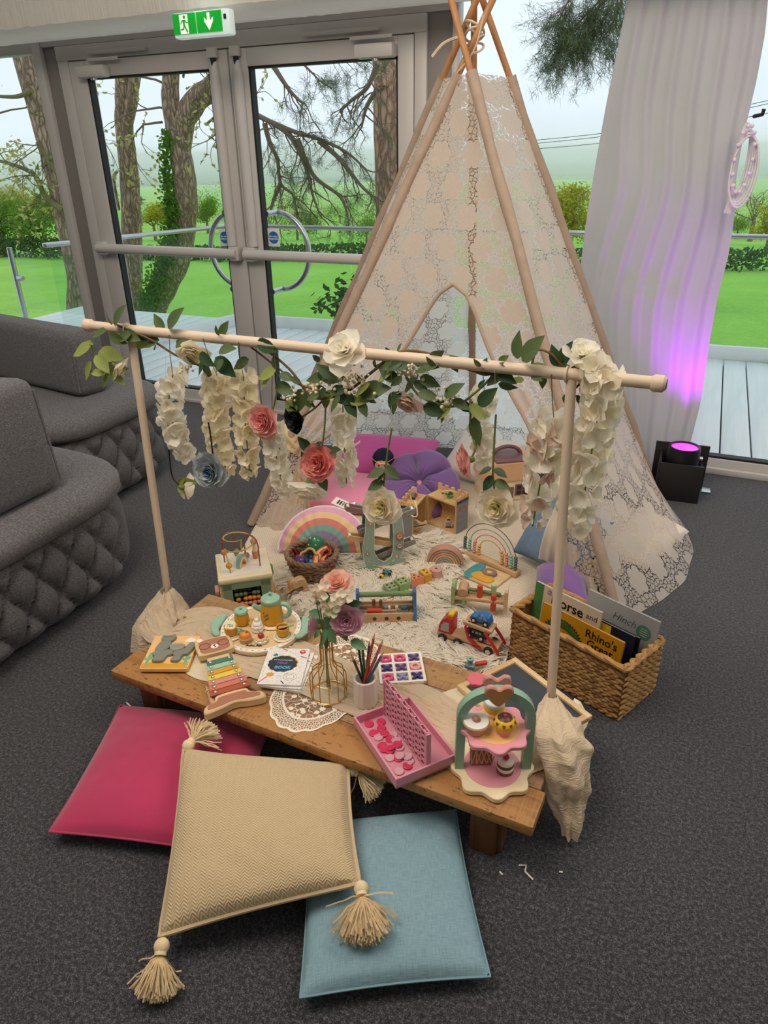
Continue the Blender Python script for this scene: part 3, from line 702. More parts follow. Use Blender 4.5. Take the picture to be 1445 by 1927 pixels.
def on_pole(i, s):
    a, b = feet[i], tops[i]; z = ZT*(1-s); t = z/b.z; return a.lerp(b, t)
for i in range(5):
    a, b = feet[i], tops[i]; d = (b-a); e = a+d*(2.32/b.z)
    MB().cyl(a+d*.004, e, .0145, .0125, seg=12).build('pole', POLE, tp)
    P = [on_pole(i, s/14*(1.07 if i in (0, 1) else 1)) for s in range(13 if i not in (0, 1) else 14)]; P = [p+Vector((.003*sin(k*1.7+i), .003*cos(k*2.1), 0)) for k, p in enumerate(P)]
    MB().tube(P, [.021+.002*sin(k*2.3+i) for k in range(len(P))], 10).build('pole_sleeve', CALICO, tp)
AX = sum(feet, Vector())/5
def sag(i, j, s, t):
    p = on_pole(i, s).lerp(on_pole(j, s), t); inn = Vector((AX.x-p.x, AX.y-p.y, 0))*.1
    return p+inn*(sin(pi*t)*sin(pi*min(1, s*1.02)))*(.5+.4*sin(7*t+3*s))
def face_uv(i, j):
    Lb = (feet[i]-feet[j]).length; Ls = (on_pole(i, 0)-feet[i]).length
    return lambda s, t: (i*1.7+(t-.5)*(Lb*s+.12), s*Ls)
# side and back faces
def side(i, j, name, bulge=None):
    uvf = face_uv(i, j)
    def fn(u, v):
        s = v; p = sag(i, j, s, u)
        if bulge and s > .6:
            k = ((s-.6)/.4)**2; o = Vector((p.x-AX.x, p.y-AX.y, 0)).normalized(); p = p+o*bulge(u)*k
        w = .008*noise.noise((u*9+i, v*5, i))*min(1, s*3)
        o = Vector((p.x-AX.x, p.y-AX.y, 0)).normalized(); p = p+o*w
        p.z = max(p.z, .006); return p
    return MB().surf(fn, 30, 40, uvfn=lambda u, v: uvf(v, u)).build(name, LACEB if name == 'back_panel' or i == 4 else LACES, tp)
side(1, 2, 'side_panel', lambda u: .02+.19*sin(pi*u)**1.0)
side(2, 3, 'back_panel'); side(3, 4, 'back_panel'); side(4, 0, 'side_panel')
# front panel, cut by the arched doorway
def st_of(px, py):
    best = None; s0, s1, t0, t1 = 0, 1.05, -.1, 1.1
    for _ in range(5):
        for a in range(13):
            for b in range(13):
                s = s0+(s1-s0)*a/12; t = t0+(t1-t0)*b/12; q = PROJ(on_pole(0, s).lerp(on_pole(1, s), t)); e = (q[0]-px)**2+(q[1]-py)**2
                if best is None or e < best[0]: best = (e, s, t)
        _, s, t = best; ds_, dt_ = (s1-s0)/5, (t1-t0)/5; s0, s1, t0, t1 = s-ds_, s+ds_, t-dt_, t+dt_
    return best[1], best[2]
Ledge = [st_of(*p) for p in ((853, 535), (838, 541), (820, 560), (795, 600), (759, 659), (700, 735), (640, 800), (572, 853))]
Redge = [st_of(*p) for p in ((853, 535), (868, 541), (882, 560), (898, 595), (929, 672), (962, 735), (996, 795), (1030, 880), (1056, 955))]
S0 = Ledge[0][0]
def interp(E, s):
    if s <= E[0][0]: return E[0][1]
    for a, b in zip(E, E[1:]):
        if s <= b[0]: return a[1]+(b[1]-a[1])*(s-a[0])/max(b[0]-a[0], 1e-6)
    return None
uvF = face_uv(0, 1)
def ftop(u, v):
    s = v*S0; p = sag(0, 1, s, u); return p
MB().surf(ftop, 40, 20, uvfn=lambda u, v: uvF(v*S0, u)).build('front_panel', LACE, tp)
Ltie, Rtie = Ledge[-1], Redge[-1]
LowL = [st_of(*p) for p in ((576, 930), (570, 985), (548, 1045))]; LowR = [st_of(*p) for p in ((1056, 1010), (1050, 1075), (1056, 1120))]
def flap(E, left):
    sT = E[-1][0]; name = 'front_flap'
    # below the tie the cloth falls almost straight down beside its pole
    def edge(s):
        e = interp(E, s)
        if e is not None: return e
        k = (s-sT)/(1-sT)
        low = LowL if left else LowR; e2 = interp([E[-1]]+low, s)
        if e2 is not None: return e2
        return low[-1][1]
        return (E[-1][1]*(1-k)+(.15 if left else .875)*k) if left else (E[-1][1]*(1-k)+.905*k)
    def fn(u, v):
        s = S0+(1-S0)*v*.985; e = edge(s); t = e*u if left else e+(1-e)*u
        p = sag(0, 1, s, t)
        g = max(0, 1-abs(s-sT)/.3); fold = .010*g+.008*max(0, (s-S0)/(1-S0))
        ph = (u*3.5+(.5 if left else 0))*2*pi; out = Vector((.1, -1, .05)).normalized()
        p = p+out*(fold*sin(ph)*min(1, 4*u*(1-u)+.25)); p.z = max(p.z, .008); return p
    def uvf(u, v):
        s = S0+(1-S0)*v; e = edge(s); w = .5*(s/S0) if S0 else 1
        t = (e*u if left else e+(1-e)*u); return uvF(s, t)
    MB().surf(fn, 30, 40, uvfn=uvf).build(name, LACE, tp)
    MB().tube([fn(1.0 if left else 0.0, k/30) for k in range(31)], .0075, 8).build('doorway_binding', CALICO, tp)
flap(Ledge, True); flap(Redge, False)
# tie-back sashes
SASH = mat('sash_ribbon', 'ecd2a0', .75, .06, 8, .1, trl=.35); SASH2 = mat('sash_ribbon_pale', 'f0e2cf', .75, .06, 8, .1, trl=.3)
def fan(mb, c, d, L, w0, w1, seed, nrm):
    d = Vector(d).normalized(); n = Vector(nrm).normalized(); s = d.cross(n).normalized()
    mb.surf(lambda u, v: Vector(c)+d*L*v+s*((u-.5)*(w0+(w1-w0)*v))+n*(.005*sin(u*14+seed)*(.3+v)+.03*sin(pi*v)), 16, 8)
cl = GY(572, 858, 2.64); tl_ = MB(); nv = Vector((.3, -1, .4))
fan(tl_, cl, (-.45, .0, .55), .17, .03, .16, 1, nv); fan(tl_, cl, (.75, .0, .35), .12, .03, .1, 2, nv); fan(tl_, cl, (-.18, -.02, -1), .26, .04, .12, 3, nv); fan(tl_, cl, (.1, -.02, -1), .2, .03, .08, 4, nv)
tl_.sphere(cl, (.03, .02, .03), 10, 8); tl_.build('tie_sash', SASH, tp)
cr_ = GY(1058, 952, 2.52); tr_ = MB(); nv = Vector((-.25, -1, .3))
fan(tr_, cr_, (-.12, -.02, -1), .26, .05, .085, 1, nv); fan(tr_, cr_, (.14, -.02, -1), .22, .04, .06, 2, nv); fan(tr_, cr_, (.12, 0, .6), .13, .03, .12, 3, nv); fan(tr_, cr_, (.9, 0, .1), .1, .03, .07, 4, nv)
tr_.sphere(cr_, (.028, .02, .03), 10, 8); tr_.build('tie_sash', SASH2, tp)
# lashing at the crossing of the poles
ROPE = mat('cotton_cord', 'd8c7ae', .9, .1, 40, .4, 300)
cx_ = Vector((-.965, 3.08, 1.985)); mb = MB()
for k in range(4):
    z = (k-1.5)*.022; mb.tube([cx_+Vector((.036*cos(a), .034*sin(a), z+.02*sin(a+k*1.3))) for a in [2*pi*q/20 for q in range(20)]], .0048, 6, closed=True)
mb.tube(bez([cx_+Vector((-.05, -.05, 0)), cx_+Vector((-.10, -.07, -.02)), cx_+Vector((-.14, -.08, -.06))], 6), .006, 6)
mb.tube(bez([cx_+Vector((.05, -.06, .06)), cx_+Vector((.02, -.07, -.05)), cx_+Vector((-.07, -.08, -.15)), cx_+Vector((-.09, -.06, -.19))], 6), .003, 5)
mb.build('lashing_cord', ROPE, tp)
# ------------------------------------------------ curtain, tie-back, uplighter
VOILE = mat('white_voile', 'c9c2c4', .85, .03, 3, .12, 400, spec=.1, trl=.42)
cL = [(-60, 1193), (0, 1180), (100, 1160), (200, 1140), (300, 1122), (400, 1105), (500, 1092), (580, 1084), (700, 1092), (860, 1110)]
cR = [(-60, 1449), (0, 1445), (60, 1440), (150, 1424), (260, 1398), (330, 1386), (355, 1384), (400, 1383), (480, 1371), (560, 1350), (650, 1334), (760, 1318), (845, 1296)]
YC = 3.86
def tab(Tb):
    out = []
    for y, x in Tb:
        p = GY(x, y, YC); out.append((p.z, p.x))
    return sorted(out)
TL, TR_ = tab(cL), tab(cR)
def look(Tb, z):
    if z <= Tb[0][0]: return Tb[0][1]
    for a, b in zip(Tb, Tb[1:]):
        if z <= b[0]: return a[1]+(b[1]-a[1])*(z-a[0])/(b[0]-a[0])
    a, b = Tb[-2], Tb[-1]; return a[1]+(b[1]-a[1])*(z-a[0])/(b[0]-a[0])
ZTIE = GY(1386, 345, YC).z
def cur_fn(u, v):
    z = .015+(2.62-.015)*(1-v); a, b = look(TL, z), look(TR_, z)
    g = math.exp(-((z-ZTIE)/.28)**2); uu = u**(1-.25*g) if u > 0 else 0
    x = a+(b-a)*uu
    pl = sin(2*pi*(6.5*u+.03*sin(.9*z)))*.010*(1-.4*g)+sin(2*pi*13*u+.6*z)*.002+.012*noise.noise((u*3.2, z*.35, 8))
    sw = .05*sin(pi*u)*g
    y = YC+pl-sw-(.03*(1-u) if z < 1 else 0)+.012*noise.noise((u*6, z*2, 3))
    return Vector((x, y, z))
cu = MB().surf(cur_fn, 150, 60).build('voile_curtain', VOILE)
tag(cu, 'floor-length white voile curtain tied back at its right side', 'curtain')
tb = thing('curtain_tieback', 'white beaded rope tie-back gathering the white curtain', 'curtain tie-back', (0, 0, 0))
BEAD = mat('white_cord', 'e2dbe2', .6, .05, 30, .1)
ct = GY(1394, 300, YC-.07); mb = MB()
for k in range(6):
    w = .028+.006*k; mb.tube([ct+Vector((w*cos(a)*.9+.004*k, -.01*k+.035*sin(a)*.2, .14*sin(a)-.01*k)) for a in [2*pi*q/28 for q in range(28)]], .0045, 6, closed=True)
mb.build('cord_loop', BEAD, tb)
bd = MB().sphere((0, 0, 0), .009, 8, 6).build('bead', BEAD, tb); bd.location = ct+Vector((.045, -.055, 0))
for k in range(1, 14):
    a = k*.45; inst('bead', bd.data, tb, T(*(ct+Vector((.035*cos(a)+.01, -.055, .13*sin(a))))))
MB().tube([ct+Vector((.02, .05, .165)), ct+Vector((.05, .0, .17)), ct+Vector((.052, .0, .19))], .008, 8).build('wall_hook', GASK, tb)
mb = MB()
for k in range(22):
    a = k/22*2*pi; mb.tube([ct+Vector((.012*cos(a), -.02+.01*sin(a), -.12)), ct+Vector((.018*cos(a)-.01, -.03+.016*sin(a), -.215))], .003, 4)
mb.build('tassel', BEAD, tb)
BLACKW = mat('black_wood', '262325', .5, .1, 6, .08)
ub = thing('uplighter_box', 'open black box holding a magenta uplighter at the foot of the curtain', 'box', (0, 0, 0))
q0, q1 = G(1229, 938), G(1312, 949); ang = heading(q0, q1); wbx = (q1-q0).length; hB = .2
Mx = T(q0.x, q0.y, 0) @ R('Z', ang)
MB().box((wbx/2, .006, hB/2), (wbx, .012, hB), Mx, bev=.002).build('front_board', BLACKW, ub)
MB().box((wbx/2, .2, hB/2+.02), (wbx+.05, .012, hB+.04), Mx, bev=.002).build('back_board', BLACKW, ub)
MB().box((.006, .1, hB/2), (.012, .19, hB-.004), Mx, bev=.002).build('side_board', BLACKW, ub); MB().box((wbx-.006, .1, hB/2-.02), (.012, .19, hB-.04), Mx, bev=.002).build('side_board', BLACKW, ub)
MB().box((wbx/2, .1, .008), (wbx-.03, .18, .012), Mx).build('bottom_board', BLACKW, ub)
MB().box((wbx+.03, .18, .004), (.07, .06, .008), Mx, bev=.001).build('foot_plate', STEEL, ub)
up = thing('uplighter', 'round black stage uplighter with a glowing magenta lens', 'spotlight', (0, 0, 0))
uc = (Mx @ Vector((wbx*.52, .1, 0))); tilt = R('X', -.12)
Mu = T(uc.x, uc.y, .014) @ R('Z', ang)
BLKP = mat('black_plastic', '17161a', .4, .05, 8, .03)
MB().lathe([(0, 0), (.07, 0), (.078, .02), (.078, .235), (.074, .25), (.066, .25), (.064, .238), (0, .238)], 32, M=Mu).build('can', BLKP, up)
LENS = mat('magenta_lens', 'ff3cf0', .3, 0, bump=0, emit=2.2)
MB().lathe([(0, .2415), (.0635, .2415), (.0635, .239)], 32, M=Mu).build('lens', LENS, up)
MB().cyl((.078, 0, .19), (.092, 0, .19), .012, M=Mu).build('bracket_knob', STEEL, up)
MB().box((-.02, -.079, .16), (.045, .006, .03), Mu, bev=.001).build('control_display', mat('display', '7fa6a0', .3, 0, bump=0), up)
sl = bpy.data.lights.new('uplighter_beam', 'SPOT'); sl.energy = 46; sl.color = (.50, .0, 1.0); sl.spot_size = radians(80); sl.spot_blend = 1.0; sl.shadow_soft_size = .05
so = bpy.data.objects.new('uplighter_beam', sl); COL.objects.link(so); so.location = (uc.x, uc.y, .30)
so.rotation_euler = (Vector((uc.x-.02, 3.86, .95))-Vector((uc.x, uc.y, .3))).to_track_quat('-Z', 'Y').to_euler()
# ------------------------------------------------ sofas
def tweed():
    t = NT('grey_tweed'); v = t.coord(); f = t.noise(v, 260, 2, .7); f2 = t.noise(v, 3, 3); f3 = t.noise(t.coord('Object', (1, 1, 3.5)), 120, 2)
    m = t.math('ADD', t.math('MULTIPLY', f, .5), t.math('MULTIPLY', f3, .5))
    c = t.ramp(m, ((.35, '3e3d40'), (.52, '626164'), (.66, '838285'))); t.link(t.mixc(t.math('MULTIPLY', f2, .25), c, '5c5859'), t.b.inputs['Base Color'])
    t.b.inputs['Roughness'].default_value = .95; t.b.inputs['Sheen Weight'].default_value = .15; t.bump(f, .25, .003); return t.m
TWEED = tweed()
def path_fn(pts, corner):
    P = [Vector(p) for p in pts]; dense = []
    for a, b in zip(P, P[1:]):
        n = max(2, int((b-a).length/.012)); dense += [a.lerp(b, k/n) for k in range(n)]
    dense.append(P[-1])
    for _ in range(corner):
        dense = [dense[0]]+[(dense[i-1]+dense[i]*2+dense[i+1])/4 for i in range(1, len(dense)-1)]+[dense[-1]]
    L = [0]
    for a, b in zip(dense, dense[1:]): L.append(L[-1]+(b-a).length)
    return dense, L
def sofa(name, label, pts, back, zseat, tuft0, tuft1, sp=.072):
    o = thing(name, label, 'sofa', (0, 0, 0))
    D, L = path_fn(pts, 90); tot = L[-1]; n = len(D); zb = zseat-.09
    mb = MB(); nv_ = 40; step = max(1, int(.012/ (tot/n)))
    idx = list(range(0, n, step)); V = []; F = []; btn = []
    for j in range(nv_+1):
        z = .045+(zb-.045)*j/nv_
        for i in idx:
            a, b = D[max(i-1, 0)], D[min(i+1, n-1)]; d = (b-a).normalized(); nn = Vector((d.y, -d.x, 0))
            s = L[i]; h = (z-.045)/(zb-.045)
            edge = max(0, 1-((h-.5)*2)**4)
            out = .055*edge
            if tuft0 < s < tuft1:
                X = (s-tuft0)/sp; Z = h*3.0
                A, B = (X+Z)/2*pi, (X-Z)/2*pi
                q = abs(sin(A))*abs(sin(B)); out = .060*(q**.30)*min(1, edge+.25)-.005
                fade = min(1, (s-tuft0)/.05, (tuft1-s)/.05); out = out*fade+.055*edge*(1-fade)
            V.append(Vector((D[i].x, D[i].y, z))+nn*out)
    m = len(idx)
    for j in range(nv_):
        for i in range(m-1): F.append((j*m+i, j*m+i+1, (j+1)*m+i+1, (j+1)*m+i))
    mb.add(V, F); mb.build('tufted_base', TWEED, o, 60)
    bmb = 0
    X = 0
    while tuft0+X*sp < tuft1:
        for zz in (0, 1, 2):
            if zz and (X+zz) % 2 == 0:
                s = tuft0+X*sp; i = min(range(n), key=lambda k: abs(L[k]-s)); a, b = D[max(i-1, 0)], D[min(i+1, n-1)]; d = (b-a).normalized(); nn = Vector((d.y, -d.x, 0))
                p = Vector((D[i].x, D[i].y, .045+(zb-.045)*zz/3))+nn*.004; MB().sphere(p, .014, 10, 6).build('button', TWEED, o)
        X += 1
    # seat slab
    def ring(off, z): return [Vector((D[i].x, D[i].y, z))+Vector(((D[min(i+1, n-1)]-D[max(i-1, 0)]).normalized().y, -(D[min(i+1, n-1)]-D[max(i-1, 0)]).normalized().x, 0))*off for i in idx]
    V = []; F = []; prof_ = [(.0, zb-.002), (.045, zb), (.062, zb+.02), (.062, zb+.055), (.045, zb+.08), (.01, zseat), (-.03, zseat+.003)]
    for off, z in prof_: V += ring(off, z)
    for j in range(len(prof_)-1):
        for i in range(m-1): F.append((j*m+i, j*m+i+1, (j+1)*m+i+1, (j+1)*m+i))
    o_ = len(V); last = (len(prof_)-1)*m; F.append(tuple(last+i for i in range(m-1, -1, -1))[::-1])
    mb = MB(); mb.add(V, F); mb.build('seat', TWEED, o, 50)
    # base core so that nothing is see-through
    c, sz, rot, lean = back
    bm_ = MB().box((0, 0, sz[2]/2), sz, T(*c) @ R('Z', rot) @ R('X', lean), bev=.05, seg=4)
    bk = bm_.build('backrest', TWEED, o, 50)
    e = []
    for sx_ in (-1, 1):
        y_ = -sz[1]/2; P = [Vector((sx_*(sz[0]/2-.006), y_+.012, .03)), Vector((sx_*(sz[0]/2-.012), y_+.012, sz[2]-.05))]
        MB().tube([T(*c) @ R('Z', rot) @ R('X', lean) @ p for p in P], .005, 6).build('piping', TWEED, bk)
    return o
s1 = sofa('sofa', 'grey tweed tufted sofa nearest the camera at the left edge', [(-2.03, .55, 0), (-2.03, 1.30, 0), (-2.035, 1.86, 0), (-2.16, 2.02, 0), (-2.45, 2.05, 0), (-3.2, 2.05, 0)], ((-2.225, 1.30, .475), (.94, .22, .43), radians(90), radians(-4)), .475, .06, 1.36)
s2 = sofa('sofa', 'grey tweed tufted sofa with a long back standing by the left window', [(-3.6, 2.22, 0), (-2.75, 2.22, 0), (-2.63, 2.30, 0), (-2.63, 2.86, 0), (-2.76, 2.98, 0), (-3.6, 3.0, 0)], ((-3.62, 2.80, .495), (1.62, .2, .33), radians(-9), radians(-3)), .495, .92, 1.62)
for o_, pts in ((s1, [(-2.12, 1.8), (-2.12, .8), (-2.7, 1.9)]), (s2, [(-2.75, 2.28), (-2.75, 2.85), (-3.3, 2.3)])):
    for p in pts: MB().cyl((p[0], p[1], 0.0), (p[0], p[1], .06), .02, .026, bev=.004).build('foot', BLKP, o_)
MB().box((-2.62, 1.25, .24), (1.1, 1.4, .38), bev=.02).build('base_core', TWEED, s1); MB().box((-3.2, 2.56, .24), (1.0, .78, .38), bev=.02).build('base_core', TWEED, s2); None
# ================================================================ LOW TABLE, CUSHIONS, FLOWER STAND
def board_mat(name, c1, c2):
    t = NT(name); v = t.coord('Object', (1.6, 26, 26)); f = t.noise(v, 1, 7, .65); bl = t.noise(t.coord('Object', (5, 9, 9)), 1, 4, .6); sw = t.noise(t.coord('Object', (150, 6, 6)), 1, 2); sp = t.noise(t.coord('Object', (30, 90, 90)), 1, 4, .7)
    m = t.math('ADD', t.math('MULTIPLY', f, .5), t.math('ADD', t.math('MULTIPLY', bl, .3), t.math('MULTIPLY', sw, .2))); c = t.ramp(m, ((.34, c2), (.5, c1), (.68, c1)))
    dk = t.math('MULTIPLY', t.math('GREATER_THAN', sp, .60), t.math('GREATER_THAN', bl, .46)); t.link(t.mixc(t.math('MULTIPLY', dk, .65), c, '3a2616'), t.b.inputs['Base Color'])
    t.b.inputs['Roughness'].default_value = .62; t.bump(m, .45, .006); return t.m
PLK = [board_mat('reclaimed_board_%s' % n, a, b) for n, a, b in (('gold', 'ad7c45', '5f3d21'), ('brown', 'a17c5a', '5a3f2b'), ('grey', '9d836d', '5c493b'), ('honey', 'ad8657', '66472c'))]
LEGM = wood('dark_leg_wood', '8f6238', '55371e', 12, 2, .55, 8, .3)
TZ = .2
FLc = Vector((-1.474, 1.232, 0)); TROT = radians(-2.65); TW, TD = 1.318, .474
TM = T(FLc.x, FLc.y, 0) @ R('Z', TROT)
tab_ = thing('low_table', 'low rustic table of reclaimed wooden boards in front of the tepee', 'table', (0, 0, 0))
bw = TD/4
for k, (a, b, dz) in enumerate(((0, 0, 0), (.012, -.014, -.002), (.004, -.006, .001), (0, -.01, -.001))):
    w = TW-a+b
    MB().box((w/2, 0, -.016), (w, bw-.003, .032), bev=.004).build('board', PLK[k], tab_).matrix_local = TM @ T(a, bw*(k+.5), TZ+dz)
for k, x in enumerate((.09, TW-.14)):
    MB().box((x, TD/2, TZ-.045), (.07, TD-.05, .025), TM, bev=.003).build('cross_batten', PLK[2], tab_)
for x, y in ((.075, .07), (TW-.13, .05), (.09, TD-.06), (TW-.12, TD-.06)):
    lg = MB().box((x, y, .0835), (.068, .022, .165), TM, bev=.003).build('leg', LEGM, tab_)
    MB().box((x+.023+.012, y+.031, .0835), (.022, .05, .165), TM, bev=.003).build('leg_return', LEGM, lg)
NAILM = mat('nail_head', '5a4a3c', .5, 0, metal=.5, bump=0)
for x in (.1, TW-.12, TW-.1):
    for k in range(4): MB().lathe([(0, .0012), (.004, .001), (.0045, 0)], 8, M=TM @ T(x+.012*sin(k*4), bw*(k+.5)+.01*cos(k*3), TZ)).build('nail_head', NAILM, tab_)
# ------------------------------------------------ muslin runner
def muslin():
    t = NT('cream_muslin'); tc = t.new('TexCoord'); f = t.noise(t.coord('UV', (6, 90, 1)), 1, 4); f2 = t.noise(t.coord(), 240, 2)
    m = t.math('ADD', t.math('MULTIPLY', f, .8), t.math('MULTIPLY', f2, .2)); t.b.inputs['Base Color'].default_value = lin('efdabc'); t.b.inputs['Roughness'].default_value = .95
    t.bump(m, .7, .012); t.translucent(lin('efdabc'), .25); return t.m
MUS = muslin()
ru = thing('table_runner', 'crinkled cream muslin runner laid along the low table', 'table runner', (0, 0, 0))
ctrl = [(G(298, 1162, .22), .15), (G(325, 1185, .21), .17), (G(385, 1176, TZ), .20), (G(450, 1212, TZ), .22), (G(540, 1248, TZ), .21), (G(640, 1288, TZ), .19), (G(740, 1322, TZ), .22), (G(840, 1376, TZ), .22), (G(940, 1412, TZ), .20), (G(1010, 1400, TZ), .15), (G(1032, 1388, TZ), .12)]
pc = bez([c for c, w in ctrl], 12); wc = [ctrl[min(int(i/12), 9)][1]+(ctrl[min(int(i/12), 9)+1][1]-ctrl[min(int(i/12), 9)][1])*((i/12) % 1) if i < 120 else ctrl[10][1] for i in range(len(pc))]
def run_fn(u, v):
    k = u*(len(pc)-1); i = min(int(k), len(pc)-2); c = pc[i].lerp(pc[i+1], k-i); d = (pc[i+1]-pc[i]); d.z = 0; d.normalize(); n = Vector((-d.y, d.x, 0)); w = wc[i]
    q = v-.5; edge = 1+.10*noise.noise((u*14, q*3, 5)); bun = max(0, 1-u/.10)
    h = .001+.010*(1-abs(noise.noise((u*4.5, v*13+.8*sin(u*9), 1)))*2.2)**3*.8+.003*abs(noise.noise((u*9, v*26, 2)))
    h *= min(1, 6*(.52-abs(q)))+.25
    h += bun**.8*(.060*max(0, cos(q*pi))+.02*noise.noise((v*7, u*30, 3)))
    p = c+n*(q*w*edge); p.z = TZ+.0050+h; return p
MB().surf(run_fn, 160, 44, us=9, vs_=1).build('cloth_strip', MUS, ru)
# bundled left end slipping off the table edge around the post
def lend(u, v):
    a = 2*pi*u; r = .018+.078*v**.8; x, y = -1.515, 1.562
    z = .285*(1-v)**1.3*1.0+.165*(1-(1-v)**1.3)+.012*noise.noise((cos(a)*2.2, sin(a)*2.2, v*4)); dx = r*cos(a)*1.0; dy = r*sin(a)*1.25-.05*v
    if v > .8: z -= (v-.8)*.35
    rr = 1+.18*noise.noise((cos(a)*3, sin(a)*3, 7))
    return Vector((x+dx*rr, y+dy*rr, max(z, .012)))
MB().surf(lend, 48, 20, cu=True, us=4, vs_=.6).build('gathered_end', MUS, ru)
# right end hanging over the corner of the table to the carpet
Hr = [(1004, 1398), (1012, 1372), (1035, 1346), (1070, 1352), (1100, 1375), (1106, 1400)]
DC = [Vector((-.193, 1.535, .292)), G(1046, 1366, .278), G(1056, 1392, .245), G(1062, 1440, .185), G(1070, 1500, .105), G(1076, 1568, .022)]
def drape(u, v):
    # u across, v from the gathering at the post down to the tip
    k = v*5; i = min(int(k), 4); c = DC[i].lerp(DC[i+1], k-i); a = pi*(1.55*u-.28)
    wid = (.016, .060, .080, .074, .050, .020); w = wid[i]+(wid[i+1]-wid[i])*(k-i)
    fold = (.008*sin(u*5*2*pi+5*v)+.016*noise.noise((u*7, v*6, 2))+.006*noise.noise((u*19, v*17, 6)))*min(1, v*4)
    d = Vector((cos(a)*.9+.35*sin(a)*0, -sin(a), 0)); p = c+d*(w+fold)+Vector((-.004, .0, .010*noise.noise((u*7, v*13, 8))))
    if v < .25: p.z -= .05*(1-v*4)*0
    p.z = max(p.z, .010); return p
MB().surf(drape, 60, 50, us=3, vs_=1.2).build('hanging_end', MUS, ru)
# ------------------------------------------------ floor cushions
def cushion4(name, label, pts, th, m, puff=.36, pin=.035, cat='cushion', wr=.006, piping=None, flat=True, seed=0, group=None, uvs=1.0):
    c = sum(pts, Vector())/4; o = thing(name, label, cat, c, group=group); P = [p-c for p in pts]
    nz = ((P[1]-P[0]).cross(P[3]-P[0])).normalized()
    if nz.z < 0: nz = -nz
    def base(u, v):
        uu = u*(1-pin*(1-v*v)*u*u); vv = v*(1-pin*(1-u*u)*v*v)
        a, b = (uu+1)/2, (vv+1)/2
        return P[0]*(1-a)*(1-b)+P[1]*a*(1-b)+P[2]*a*b+P[3]*(1-a)*b
    def up(s):
        def fn(u, v):
            U, V_ = 2*u-1, 2*v-1; k = ((1-U*U)*(1-V_*V_)); k = max(k, 0)**puff
            w = noise.noise((U*2.2+seed, V_*2.2, 3))*.5+noise.noise((U*6+seed, V_*6, 5))*.25
            rim = min(1, 8*(1-max(abs(U), abs(V_))))
            p = base(U, V_)+nz*(th*(s*k*.5)+wr*w*rim*(s if s > 0 else .3))
            if flat: p.z = max(p.z, .004-c.z)
            return p
        return fn
    W, H = (pts[1]-pts[0]).length, (pts[3]-pts[0]).length
    mb = MB(); mb.surf(up(1), 44, 44, us=W*uvs, vs_=H*uvs); mb.build('cover', m, o)
    mb = MB(); mb.surf(up(-1), 24, 24, us=W*uvs, vs_=H*uvs); mb.build('cover_back', m, o)
    per = [base(-1+2*k/16, -1) for k in range(16)]+[base(1, -1+2*k/16) for k in range(16)]+[base(1-2*k/16, 1) for k in range(16)]+[base(-1, 1-2*k/16) for k in range(16)]
    if piping: MB().tube(per, piping, 6, closed=True).build('seam', m, o)
    return o
def herring(name, c1, c2, sc=1.0, depth=.6):
    t = NT(name); tc = t.new('TexCoord'); sx = t.new('SeparateXYZ'); t.link(tc.outputs['UV'], sx.inputs[0]); u, v = sx.outputs[0], sx.outputs[1]
    z = t.math('PINGPONG', u, .014*sc); ph = t.math('ADD', v, z); st = t.math('SINE', t.math('MULTIPLY', ph, 2*pi/(.0105*sc)))
    wv = t.noise(t.coord(), 300, 2, .7); f = t.math('ADD', t.math('MULTIPLY', t.math('ADD', st, 1.0), .3), t.math('MULTIPLY', wv, .5))
    t.link(t.ramp(f, ((.2, c2), (.75, c1))), t.b.inputs['Base Color']); t.b.inputs['Roughness'].default_value = .95; t.b.inputs['Sheen Weight'].default_value = .2; t.bump(f, depth, .004); return t.m
def linen(name, c1, c2):
    t = NT(name); a = t.noise(t.coord('UV', (900, 40, 1)), 1, 2); b = t.noise(t.coord('UV', (40, 900, 1)), 1, 2); m = t.math('MULTIPLY', t.math('ADD', a, b), .5)
    t.link(t.ramp(m, ((.35, c2), (.6, c1))), t.b.inputs['Base Color']); t.b.inputs['Roughness'].default_value = .9; t.bump(m, .25, .002); return t.m
VELV = mat('raspberry_velvet', 'b32656', .75, .08, 3, .12, 400, sheen=.6)
CREAMH = herring('cream_herringbone', 'd6be97', 'b9a27b', .72); BLUEL = linen('blue_linen', '8aa9b4', '6b8d9c')
cushion4('floor_cushion', 'raspberry pink velvet cushion on the carpet at the front left', [Vector((-1.318, .803, .05)), Vector((-.84, .93, .05)), Vector((-1.0, 1.37, .05)), Vector((-1.48, 1.245, .05))], .15, VELV, puff=.5, piping=.003, seed=1)
cb = cushion4('floor_cushion', 'cream herringbone cushion with tasselled corners overlapping the two others', [G(300, 1762, .075), G(677, 1662, .15), G(655, 1440, .155), G(345, 1412, .185)], .15, CREAMH, piping=.006, seed=2, wr=.008)
cushion4('floor_cushion', 'pale blue linen cushion on the carpet at the front', [Vector((-.522, .707, .045)), Vector((-.173, .902, .045)), Vector((-.376, 1.279, .045)), Vector((-.715, 1.085, .045))], .115, BLUEL, piping=.003, seed=3)
TASM = mat('cream_yarn', 'e6d0a8', .95, .1, 60, .2, 300)
